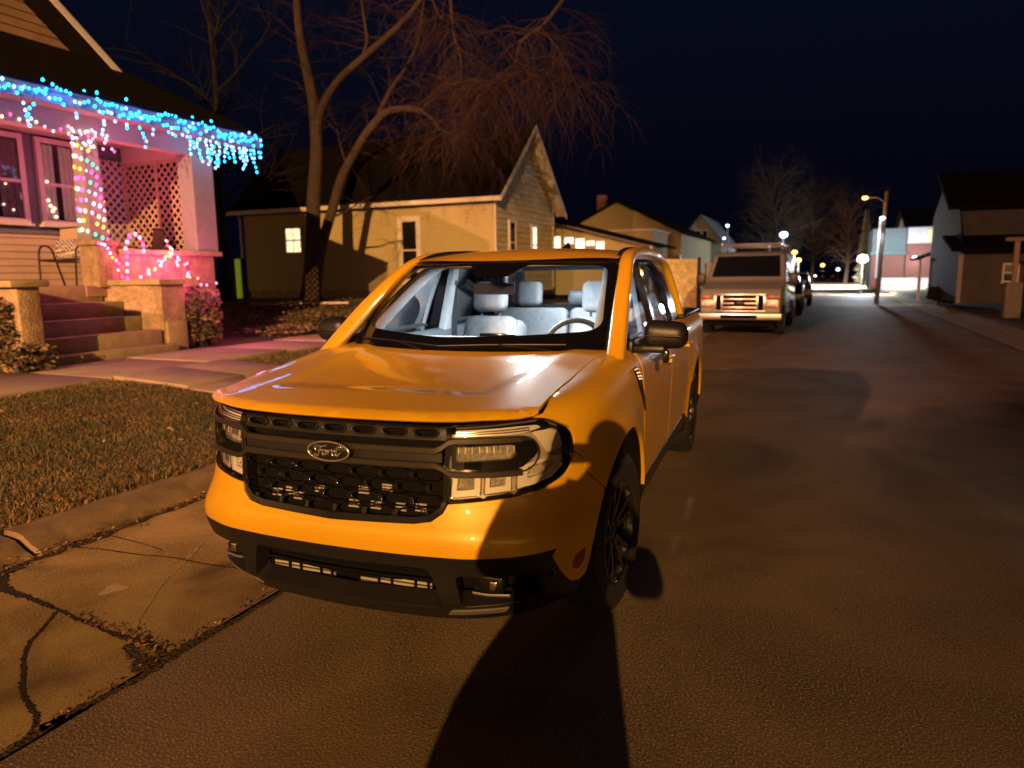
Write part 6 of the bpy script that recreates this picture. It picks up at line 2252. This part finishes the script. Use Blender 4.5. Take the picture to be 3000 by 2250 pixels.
# ------------------------------------------------------------------ right side of the street
h6 = rthing('dark_house', 'unlit dark house with a porch post at the right edge', 'house', (9.5, 27, 0.4))
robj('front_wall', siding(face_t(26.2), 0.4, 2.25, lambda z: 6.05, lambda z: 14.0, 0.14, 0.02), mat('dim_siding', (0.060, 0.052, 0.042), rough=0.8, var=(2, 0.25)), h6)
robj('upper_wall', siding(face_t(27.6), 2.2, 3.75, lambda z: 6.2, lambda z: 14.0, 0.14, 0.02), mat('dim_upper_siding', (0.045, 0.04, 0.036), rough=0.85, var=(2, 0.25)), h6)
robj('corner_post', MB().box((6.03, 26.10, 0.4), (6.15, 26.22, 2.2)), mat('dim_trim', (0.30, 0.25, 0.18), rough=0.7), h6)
mb = MB()
slabq(mb, (5.7, 25.5, 2.22), (14.5, 25.5, 2.22), (14.5, 27.7, 2.75), (5.7, 27.7, 2.75), 0.1)
robj('porch_roof', mb, H['shingle'], h6)
mb = MB()
slabq(mb, (5.75, 27.2, 3.70), (14.5, 27.2, 3.70), (14.5, 30.5, 5.25), (5.75, 30.5, 5.25), 0.1)
robj('roof', mb, H['shingle'], h6)
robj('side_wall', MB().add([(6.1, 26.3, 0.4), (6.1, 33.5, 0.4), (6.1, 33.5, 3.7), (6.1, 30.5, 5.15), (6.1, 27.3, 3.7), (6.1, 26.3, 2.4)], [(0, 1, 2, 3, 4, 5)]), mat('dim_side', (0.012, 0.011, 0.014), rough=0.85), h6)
window(h6, face_t(26.2), 7.35, 7.72, 1.15, 1.68, H['dark_pane'], H['trim_pink'], 0.05, True, 0.05, 0.03)
pp = rthing('porch_post', 'pale post on a block footing at the right edge of the dark house', 'post', (6.85, 22.1, 0.3))
robj('shaft', MB().box((6.72, 22.03, 1.16), (6.84, 22.15, 2.32)), mat('post_paint', (0.26, 0.17, 0.12), rough=0.7), pp)
robj('footing', MB().rbox((6.58, 21.9, 0.14), (6.98, 22.3, 1.16), 0.02), mat('pale_block', (0.19, 0.16, 0.115), rough=0.85, var=(6, 0.2)), pp, smooth=40)
robj('bracket', MB().box((6.5, 22.0, 2.32), (7.3, 22.2, 2.42)), mat('post_beam', (0.18, 0.12, 0.085), rough=0.7), pp)
cp_ = rthing('carport', 'dark roofed carport with a small lamp beside the dark house', 'carport', (6.7, 36, 0.2))
mb = MB()
slabq(mb, (5.75, 34.8, 2.05), (6.7, 34.8, 2.42), (6.7, 38.0, 2.42), (5.75, 38.0, 2.05), 0.08)
slabq(mb, (7.65, 34.8, 2.12), (6.7, 34.8, 2.42), (6.7, 38.0, 2.42), (7.65, 38.0, 2.12), 0.08)
robj('roof', mb, H['shingle'], cp_)
for q in (5.9, 7.5):
    robj('post', MB().box((q - 0.05, 34.9, 0.15), (q + 0.05, 35.0, 2.1)), H['trim_pink'], cp_)
robj('lamp', MB().ball((7.35, 34.75, 2.26), 0.07, 2, (2.2, 1, 0.7)), emis('carport_lamp', (1.0, 0.80, 0.55), 4.0), cp_, smooth=60)
robj('small_lamp', MB().ball((6.95, 35.1, 1.35), 0.06, 2), emis('carport_bulb', (1.0, 0.72, 0.5), 4.0), cp_, smooth=60)
LF = [mat('night_leaf', (0.016, 0.018, 0.012), rough=0.8), mat('night_leaf_b', (0.024, 0.022, 0.014), rough=0.8)]
leafy('bush', 'round black bush in front of the carport', (6.25, 30.4, 0.13), (0.62, 0.6, 0.92), 1500, 0.06, LF, 31, 0.0, 'bush', 'ball')
h7 = gable_house('white_house', 'pale two storey house lit by white light at the far corner', 7.35, 11.0, 55.2, 63.0, 0.3, 4.55, 5.9, mat('white_siding', (0.62, 0.64, 0.68), rough=0.7, var=(3, 0.08)), 'q')
robj('brick_base', MB().box((7.30, 55.05, 0.3), (11.0, 55.19, 3.35)), H['brick'], h7)
robj('porch_light', MB().ball((7.8, 54.7, 2.35), 0.16, 2), emis('porch_glow', (1.0, 0.75, 0.95), 5.0), h7, smooth=60)
window(h7, face_t(55.03), 8.55, 9.35, 3.45, 4.25, H['warm_pane'], H['trim_pink'], 0.08, True, 0.06, 0.03, 1)
h8 = rthing('green_building', 'flat fronted bluish building left of the white house', 'building', (6.2, 57, 0.2))
robj('wall', MB().box((5.15, 55.4, 0.2), (7.28, 60, 4.45)), mat('blue_green_wall', (0.13, 0.18, 0.20), rough=0.8, var=(2, 0.15)), h8)
robj('lower_wall', MB().box((5.12, 55.25, 0.2), (7.26, 55.39, 2.6)), H['brick'], h8)
robj('canopy', MB().box((5.0, 54.6, 2.62), (7.3, 55.39, 2.80)), mat('canopy_green', (0.06, 0.16, 0.15), rough=0.6), h8)
wf = rthing('picket_fence', 'white picket fence in the glare before the far houses', 'fence', (6.9, 51.5, 0.1))
for k in range(26):
    robj('picket', MB().box((5.6 + k * 0.11, 51.4, 0.12), (5.67 + k * 0.11, 51.43, 1.0)), H['trim_pink'], wf)
robj('rail', MB().box((5.55, 51.44, 0.75), (8.5, 51.47, 0.82)).box((5.55, 51.44, 0.3), (8.5, 51.47, 0.37)), H['trim_pink'], wf)

# conifer: tapered, many needle sprays
cf_ = rthing('conifer', 'narrow pointed evergreen lit tan beside the far street lamp', 'tree', (5.25, 66.2, 0.2))
robj('trunk', MB().tube([(5.25, 66.2, 0.15), (5.25, 66.2, 5.6)], [0.10, 0.02], 7), H['trunk'], cf_, smooth=60)
mb = MB()
rr_ = np.random.default_rng(77)
for i in range(2600):
    z = rr_.uniform(0.4, 6.5)
    rad_ = 0.80 * (1 - (z - 0.3) / 6.4) ** 0.8 * rr_.uniform(0.45, 1.0) * (1 + 0.15 * math.sin(9 * z))
    a = rr_.uniform(0, 6.28)
    c = Vector((5.25 + rad_ * math.cos(a), 66.2 + rad_ * math.sin(a), z + 0.1))
    d = Vector((math.cos(a), math.sin(a), -0.3)) * 0.16
    s = Vector((-math.sin(a), math.cos(a), 0)) * 0.06
    mb.add([c - d * 0.5 + s, c + d, c - d * 0.5 - s], [(0, 1, 2)])
robj('crown', mb, mat('conifer_leaf', (0.22, 0.17, 0.085), rough=0.85, var=(3, 0.3)), cf_, fix=False)

# ------------------------------------------------------------------ more bare trees
dk = mat('night_bark', (0.012, 0.009, 0.009), rough=0.95)
dt = mat('night_twig', (0.011, 0.008, 0.008), rough=0.95)
simple_tree('thin dark tree behind the porch roof end', (-17.5, 17.0, 0.7), 11.5, 3.2, 41, dk, dt, 0.20, 15, -0.02, 2, group=None)
simple_tree('round crowned bare tree beyond the van', (-1.9, 62.0, 0.1), 8.8, 3.1, 42, mat('grey_bark', (0.05, 0.040, 0.026), rough=0.95), mat('grey_twig', (0.042, 0.034, 0.020), rough=0.95), 0.22, 64, 0.02, 2)
simple_tree('brown bare tree on the far left of the road end', (1.0, 96.0, 0), 10.5, 4.2, 43, mat('brown_bark', (0.045, 0.022, 0.013), rough=0.95), mat('brown_twig', (0.045, 0.022, 0.013), rough=0.95), 0.26, 46, 0.03, 2)
simple_tree('brown bare tree right of the other at the road end', (4.6, 88.0, 0), 9.0, 3.6, 44, mat('rust_bark', (0.05, 0.022, 0.012), rough=0.95), mat('rust_twig', (0.05, 0.022, 0.012), rough=0.95), 0.24, 44, 0.03, 2)

# ------------------------------------------------------------------ poles and lamps
up_ = rthing('utility_pole', 'wooden pole with an orange lamp on an arm and a white floodlight', 'pole', (4.22, 34.6, 0.0))
robj('shaft', MB().tube([(4.20, 34.6, -0.1), (4.26, 34.6, 2.5), (4.33, 34.6, 5.05)], [0.105, 0.095, 0.075], 12), mat('pole_wood', (0.13, 0.10, 0.08), rough=0.9, var=(5, 0.3)), up_, smooth=60)
robj('lamp_arm', MB().tube([(4.30, 34.55, 4.55), (3.95, 34.5, 4.80), (3.55, 34.45, 4.80)], 0.025, 8), M['skid'], up_, smooth=60)
robj('lamp_head', MB().ball((3.45, 34.45, 4.79), 0.085, 2, (1.5, 1, 0.9)), emis('sodium_lamp', (1.0, 0.42, 0.10), 9.0), up_, smooth=60)
fl_ = rpart('floodlight', up_)
robj('bracket', MB().box((4.17, 34.40, 3.86), (4.26, 34.55, 3.92)), M['skid'], fl_)
robj('lens', MB().ball((4.20, 34.36, 3.86), 0.075, 2, (1.4, 1, 0.8)), emis('white_flood', (0.88, 0.95, 1.0), 25), fl_, smooth=60)
robj('pole_lit_strip', MB().tube([(4.135, 34.50, 3.75), (4.10, 34.50, 2.3), (4.10, 34.50, 1.2)], 0.045, 8), mat('lit_strip_white', (0.8, 0.82, 0.85), rough=0.5, emit=(0.75, 0.9, 1.0), estr=0.5), up_, smooth=60)  # glowing tube painted in for the floodlit side of the pole


def lamp_post(label, q, t, z, r, col, s, post=True, group=None, cat='street lamp'):
    o = rthing('street_lamp', label, cat, (q, t, 0), group)
    robj('lamp_head', MB().ball((q, t, z), r, 2, (1.2, 1, 0.9)), emis('lamp_glow', col, s), o, smooth=60)
    robj('post', MB().tube([(q, t + 0.1, -0.05), (q, t + 0.1, z - r * 0.5)], 0.05, 8), M['skid'], o, smooth=60)
    return o


lamp_post('bright white lamp on a short post by the conifer', 4.25, 48.7, 2.27, 0.25, (0.90, 0.95, 1.0), 90)
lamp_post('violet white street lamp above the van', -0.95, 57.8, 4.35, 0.24, (0.42, 0.48, 1.0), 22)
lamp_post('small violet lamp left of the violet white one', -1.93, 57.3, 3.50, 0.07, (0.65, 0.50, 1.0), 6)
lamp_post('amber globe lamp, upper of the pair right of the van', -0.59, 74.4, 3.37, 0.24, (1.0, 0.52, 0.12), 5)
lamp_post('amber globe lamp, lower of the pair right of the van', -0.22, 76.0, 2.62, 0.24, (1.0, 0.55, 0.14), 5)
lamp_post('pale blue lamp by the corner of the green gabled house', -4.35, 50.4, 4.75, 0.09, (0.6, 0.85, 1.0), 9)
lamp_post('small pale lamp below the blue one by the green house', -4.45, 49.5, 3.85, 0.08, (0.7, 0.88, 1.0), 6)
lamp_post('distant orange lamp at the road end', 2.4, 140.0, 2.5, 0.3, (1.0, 0.45, 0.12), 6)
lamp_post('distant pale lamp at the road end', 4.9, 136.0, 1.7, 0.25, (0.7, 0.85, 1.0), 6)
# ------------------------------------------------------------------ the photographer, whose shadow falls on the truck
def skinned(name, m, parent, joints, bones, sub=2):
    """Continuous limb surface: joints {name: (x, y, z, rx, ry)}, bones [(a, b)], first joint is the root."""
    me = bpy.data.meshes.new(name)
    k = list(joints)
    me.from_pydata([joints[j][:3] for j in k], [(k.index(a), k.index(b)) for a, b in bones], [])
    o = bpy.data.objects.new(name, me)
    COL.objects.link(o)
    o.parent = parent
    md = o.modifiers.new('skin', 'SKIN')
    md.use_smooth_shade = True
    if not me.skin_vertices:
        bpy.context.view_layer.objects.active = o
    for i, j in enumerate(k):
        sv = me.skin_vertices[0].data[i]
        sv.radius = joints[j][3:5]
        sv.use_root = (i == 0)
    s = o.modifiers.new('sub', 'SUBSURF')
    s.levels = s.render_levels = sub
    me.materials.append(m)
    return o


ph = thing('person', 'person in a dark coat holding up a phone, casting the shadow on the truck', 'person', (1.60, -2.55, 0), R(14))
skin_m = mat('skin', (0.50, 0.30, 0.21), rough=0.55)
coat_m = mat('dark_coat', (0.035, 0.035, 0.045), rough=0.9, var=(30, 0.2))
jean_m = mat('blue_jeans', (0.05, 0.065, 0.12), rough=0.9, var=(60, 0.2))
J = {'pelvis': (0, 0, 0.98, .15, .11), 'waist': (0, 0, 1.12, .14, .10), 'chest': (0, 0.0, 1.34, .16, .11), 'neck': (0.07, 0.01, 1.50, .06, .06), 'chin': (0.15, 0.06, 1.57, .07, .075), 'head': (0.16, 0.03, 1.65, .080, .095), 'crown': (0.16, 0.02, 1.72, .055, .065)}
B_ = [('pelvis', 'waist'), ('waist', 'chest'), ('chest', 'neck'), ('neck', 'chin'), ('chin', 'head'), ('head', 'crown')]
for s, n in ((-1, 'l'), (1, 'r')):
    J.update({n + 'hip': (s * 0.10, 0, 0.90, .09, .09), n + 'knee': (s * 0.12, 0.02, 0.50, .058, .058), n + 'ank': (s * 0.13, -0.01, 0.09, .040, .040),
              n + 'sh': (s * 0.19, 0, 1.42, .055, .055), n + 'elb': (s * 0.27 + (.08 if s > 0 else 0), 0.10, 1.17, .042, .042), n + 'wr': (s * 0.125 + .02, 0.22, 1.47, .028, .024), n + 'palm': (s * 0.105 + .02, 0.25, 1.535, .026, .016)})
    B_ += [('pelvis', n + 'hip'), (n + 'hip', n + 'knee'), (n + 'knee', n + 'ank'), ('chest', n + 'sh'), (n + 'sh', n + 'elb'), (n + 'elb', n + 'wr'), (n + 'wr', n + 'palm')]
    for f, (dz, L) in enumerate(((0.032, .040), (0.014, .046), (-0.004, .043), (-0.022, .036))):
        a, b, c = n + 'f%da' % f, n + 'f%db' % f, n + 'f%dc' % f
        J.update({a: (s * 0.098 + .02, 0.268, 1.545 + dz, .009, .009), b: (s * 0.096 + .02, 0.276, 1.55 + dz, .008, .008), c: (s * (0.096 - L * 0.5) + .02, 0.272, 1.552 + dz, .007, .007)})
        B_ += [(n + 'palm', a), (a, b), (b, c)]
    J.update({n + 'ta': (s * 0.085 + .02, 0.245, 1.545, .011, .011), n + 'tb': (s * 0.055 + .02, 0.248, 1.555, .009, .009)})
    B_ += [(n + 'palm', n + 'ta'), (n + 'ta', n + 'tb')]
skinned('body', skin_m, ph, J, B_)
skinned('coat', coat_m, ph, {'p': (0, 0, 0.98, .21, .16), 'h': (-0.17, 0, 0.68, .32, .32), 'hh': (-0.18, 0, 0.40, .325, .325), 'hem': (-0.18, 0, 0.12, .32, .32), 'w': (0, 0, 1.14, .19, .14), 'c': (0, 0, 1.36, .20, .14), 'n': (0.07, 0, 1.48, .10, .10),
        'l1': (-0.20, 0, 1.42, .085, .085), 'l2': (-0.28, 0.10, 1.17, .075, .075), 'l3': (-0.14, 0.20, 1.44, .050, .045), 'r1': (0.20, 0, 1.42, .085, .085), 'r2': (0.32, 0.10, 1.17, .075, .075), 'r3': (0.14, 0.20, 1.44, .050, .045)},
        [('p', 'h'), ('h', 'hh'), ('hh', 'hem'), ('p', 'w'), ('w', 'c'), ('c', 'n'), ('c', 'l1'), ('l1', 'l2'), ('l2', 'l3'), ('c', 'r1'), ('r1', 'r2'), ('r2', 'r3')])
skinned('trousers', jean_m, ph, {'p': (0, 0, 0.92, .15, .12), 'a': (-0.10, 0, 0.84, .105, .105), 'b': (-0.12, 0.02, 0.50, .080, .080), 'c': (-0.13, -0.01, 0.11, .065, .065), 'd': (0.10, 0, 0.84, .105, .105), 'e': (0.12, 0.02, 0.50, .080, .080), 'f': (0.13, -0.01, 0.11, .065, .065)},
        [('p', 'a'), ('a', 'b'), ('b', 'c'), ('p', 'd'), ('d', 'e'), ('e', 'f')])
for s in (-1, 1):
    skinned('shoe', M['black_plastic'], ph, {'a': (s * 0.13, -0.02, 0.055, .05, .045), 'b': (s * 0.135, 0.09, 0.045, .05, .04), 'c': (s * 0.14, 0.19, 0.035, .042, .03)}, [('a', 'b'), ('b', 'c')])
obj('hair', MB().ball((0.16, 0.005, 1.680), 0.112, 3, (0.88, 1.0, 0.95)), mat('brown_hair', (0.06, 0.035, 0.02), rough=0.7, bump=(80, 0.6, 0.01)), ph, smooth=60)
for s in (-1, 1):
    obj('eye', MB().ball((s * 0.032 + .16, 0.122, 1.655), 0.011, 2), mat('eye_white', (0.7, 0.7, 0.7), rough=0.2), ph, smooth=60)
obj('nose', MB().tube([(.16, 0.118, 1.655), (.16, 0.142, 1.615), (.16, 0.122, 1.605)], [0.008, 0.014, 0.010], 8), skin_m, ph, smooth=60)
obj('mouth', MB().tube([(.138, 0.125, 1.575), (.16, 0.134, 1.573), (.182, 0.125, 1.575)], 0.006, 6), mat('lips', (0.40, 0.16, 0.14), rough=0.5), ph, smooth=60)
pho = obj('phone', MB().rbox((-0.082, -0.008, -0.038), (0.082, 0.0, 0.038), 0.004), M['gloss_black'], None, smooth=40)
pho.location = (1.533, -2.225, 1.563)
pho.rotation_euler = (R(-9), 0, R(20.3))
tag(pho, 'black phone held level in both hands of the person in the dark coat', 'phone')
bag = thing('shadow_bag', 'unseen dark bag added at the right hip of the person to bulge the shadow', 'bag', (1.93, -2.41, 0.93), R(14))  # added out of view only to bulge the cast shadow
obj('pouch', soft(0, 0, 0.09, 0.20, 0.12, 0.17, 0.06, bulge=0.3), coat_m, bag, smooth=50)
obj('strap', MB().tube([(-0.05, 0, 0.16), (-0.10, 0, 0.18), (-0.20, 0, 0.18), (-0.28, 0, 0.18)], 0.016, 6), M['black_plastic'], bag, smooth=60)

# ------------------------------------------------------------------ street lamps behind the viewer
def spot(name, loc, aim, power, col, half, blend, size):
    L = bpy.data.lights.new(name, 'SPOT')
    L.energy = power
    L.color = col
    L.spot_size = 2 * R(half)
    L.spot_blend = blend
    L.shadow_soft_size = size
    o = bpy.data.objects.new(name, L)
    COL.objects.link(o)
    o.location = loc
    o.rotation_euler = (Vector(aim) - Vector(loc)).to_track_quat('-Z', 'Y').to_euler()
    return o


def street_light(label, loc, arm):
    o = thing('street_lamp', label, 'street lamp', (loc[0] + arm, loc[1], 0))
    obj('pole', MB().tube([(0, 0, 0), (0, 0, loc[2] - 0.4), (-arm * 0.2, 0, loc[2] + 0.25), (-arm, 0, loc[2] + 0.30)], [0.10, 0.08, 0.05, 0.04], 10), M['skid'], o, smooth=60)
    obj('lamp_head', MB().rbox((-arm - 0.18, -0.3, loc[2] + 0.24), (-arm + 0.18, 0.3, loc[2] + 0.36), 0.05), M['skid'], o, smooth=40)
    return o


LA = (30.3, -108.8, 30.0)
LB = (-10.2, -29.5, 10.6)
street_light('tall sodium lamp mast far down the street behind the viewer, right side', LA, 2.0)
street_light('second street lamp down the street behind the viewer, left side', LB, -2.0)
spot('sodium_light', LA, (-6.8, 2.6, 3.9), 1140000, (1.0, 0.50, 0.15), 6.3, 1.0, 0.40)
spot('pink_light', LB, (LB[0] + 3.14, LB[1] + 29.8, LB[2]), 50000, (1.0, 0.42, 0.22), 21.8, 0.14, 0.20)


def point(name, loc, power, col, r=0.1):
    L = bpy.data.lights.new(name, 'POINT')
    L.energy = power
    L.color = col
    L.shadow_soft_size = r
    o = bpy.data.objects.new(name, L)
    COL.objects.link(o)
    o.location = loc
    return o


spot('flood_light', Wp(4.20, 34.2, 3.70), Wp(4.0, 34.3, 0), 300, (0.85, 0.93, 1.0), 34, 0.5, 0.08)
spot('post_light', Wp(4.25, 48.3, 2.65), Wp(4.4, 50.5, 0), 3200, (0.88, 0.94, 1.0), 74, 0.4, 0.15)
spot('far_light', Wp(1.5, 70.0, 7.0), Wp(1.5, 72.0, 0), 120000, (0.86, 0.94, 1.0), 66, 0.5, 0.3)  # added lamp without a fixture, floods the far road white
point('glare_light', Wp(4.25, 48.2, 2.5), 1700, (0.80, 0.90, 1.0), 0.2)
point('violet_light', Wp(-0.95, 57.5, 4.3), 250, (0.55, 0.6, 1.0), 0.15)
point('pole_lamp_light', Wp(3.45, 34.4, 4.65), 60, (1.0, 0.45, 0.12), 0.1)
point('porch_light', Wp(7.8, 54.5, 2.3), 60, (1.0, 0.75, 0.95), 0.15)

# light thrown by the strings of small bulbs
for k in range(5):
    point('icicle_glow', Wp(-8.66, 4.1 + 1.23 * k, 4.20), 7.0, (0.04, 0.22, 1.0), 0.25)
for q, t, z, e in ((-9.0, 6.2, 3.5, 7), (-9.0, 6.2, 2.8, 7), (-10.3, 7.3, 3.2, 22), (-10.1, 5.1, 3.3, 26)):
    point('column_glow', Wp(q, t, z), e, (1.0, 0.20, 0.30), 0.2)
point('cane_glow', Wp(-8.85, 6.6, 1.98), 34, (1.0, 0.05, 0.16), 0.12)
point('ledge_glow', Wp(-8.75, 7.25, 1.88), 36, (1.0, 0.12, 0.34), 0.12)
point('bush_glow', Wp(-8.15, 7.75, 1.6), 62, (1.0, 0.08, 0.32), 0.12)
# ------------------------------------------------------------------ night sky
W = bpy.data.worlds.new('World')
SC.world = W
W.use_nodes = True
nt = W.node_tree
bg = nt.nodes['Background']
N_, L_ = nt.nodes, nt.links
sky = N_.new('ShaderNodeTexSky')
sky.sky_type = 'NISHITA'
sky.sun_disc = False
sky.sun_elevation = R(-3.0)
sky.sun_rotation = R(160)


def wmix(mode, a, b):
    x = N_.new('ShaderNodeMix')
    x.data_type = 'RGBA'
    x.blend_type = mode
    x.inputs[0].default_value = 1.0
    for i, v in ((6, a), (7, b)):
        if isinstance(v, tuple):
            x.inputs[i].default_value = (*v, 1)
        else:
            L_.new(v, x.inputs[i])
    return x.outputs[2]


def wmath(op, a, b=0.0, c=None):
    x = N_.new('ShaderNodeMath')
    x.operation = op
    for i, v in enumerate((a, b)):
        if isinstance(v, (int, float)):
            x.inputs[i].default_value = v
        else:
            L_.new(v, x.inputs[i])
    return x.outputs[0]


night = wmix('MULTIPLY', sky.outputs[0], (0.018, 0.03, 0.07))
night = wmix('ADD', night, (0.0008, 0.0012, 0.0050))
# added orange fill glow low behind the viewer, standing in for a lit street
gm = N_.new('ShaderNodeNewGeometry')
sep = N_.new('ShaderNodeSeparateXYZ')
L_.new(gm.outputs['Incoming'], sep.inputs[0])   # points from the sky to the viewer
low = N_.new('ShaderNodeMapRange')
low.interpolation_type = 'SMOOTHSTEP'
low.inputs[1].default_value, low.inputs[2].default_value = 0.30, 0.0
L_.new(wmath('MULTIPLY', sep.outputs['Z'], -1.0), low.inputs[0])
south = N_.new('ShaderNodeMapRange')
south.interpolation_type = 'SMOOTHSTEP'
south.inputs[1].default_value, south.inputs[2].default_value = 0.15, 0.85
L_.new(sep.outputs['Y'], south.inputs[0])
fill_glow = wmath('MULTIPLY', low.outputs[0], south.outputs[0])
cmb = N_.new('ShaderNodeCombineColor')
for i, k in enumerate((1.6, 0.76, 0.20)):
    L_.new(wmath('MULTIPLY', fill_glow, k), cmb.inputs[i])
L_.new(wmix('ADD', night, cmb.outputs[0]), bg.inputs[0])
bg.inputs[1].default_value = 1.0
# ------------------------------------------------------------------ camera
cam = bpy.data.cameras.new('camera')
cam.sensor_width = 36
cam.lens = 36 * 1520.44 / 2212
cam.clip_start = 0.05
cam.clip_end = 3000
cob = bpy.data.objects.new('camera', cam)
COL.objects.link(cob)
_y, _p, _r = 0.354793, 0.154775, -0.012191
_f = Vector((-math.sin(_y) * math.cos(_p), math.cos(_y) * math.cos(_p), -math.sin(_p)))
_ri = Vector((math.cos(_y), math.sin(_y), 0))
_up = _ri.cross(_f)
_r2 = _ri * math.cos(_r) + _up * math.sin(_r)
_u2 = -_ri * math.sin(_r) + _up * math.cos(_r)
_m = Matrix((_r2, _u2, -_f)).transposed().to_4x4()
_m.translation = (1.52931, -2.21457, 1.56347)
cob.matrix_world = _m
cam.dof.use_dof = True
cam.dof.focus_distance = 3.3
cam.dof.aperture_fstop = cam.lens / 1000 / 0.0125
SC.camera = cob
SC.view_settings.view_transform = 'Standard'
SC.view_settings.look = 'None'
SC.view_settings.exposure = 0
SC.render.engine = 'CYCLES'
SC.cycles.use_denoising = True
SC.cycles.use_light_tree = True
SC.cycles.max_bounces = 6
SC.cycles.diffuse_bounces = 2
SC.cycles.glossy_bounces = 3
SC.cycles.transmission_bounces = 4
SC.cycles.transparent_max_bounces = 12
SC.cycles.sample_clamp_indirect = 4
SC.cycles.caustics_reflective = False
SC.cycles.caustics_refractive = False
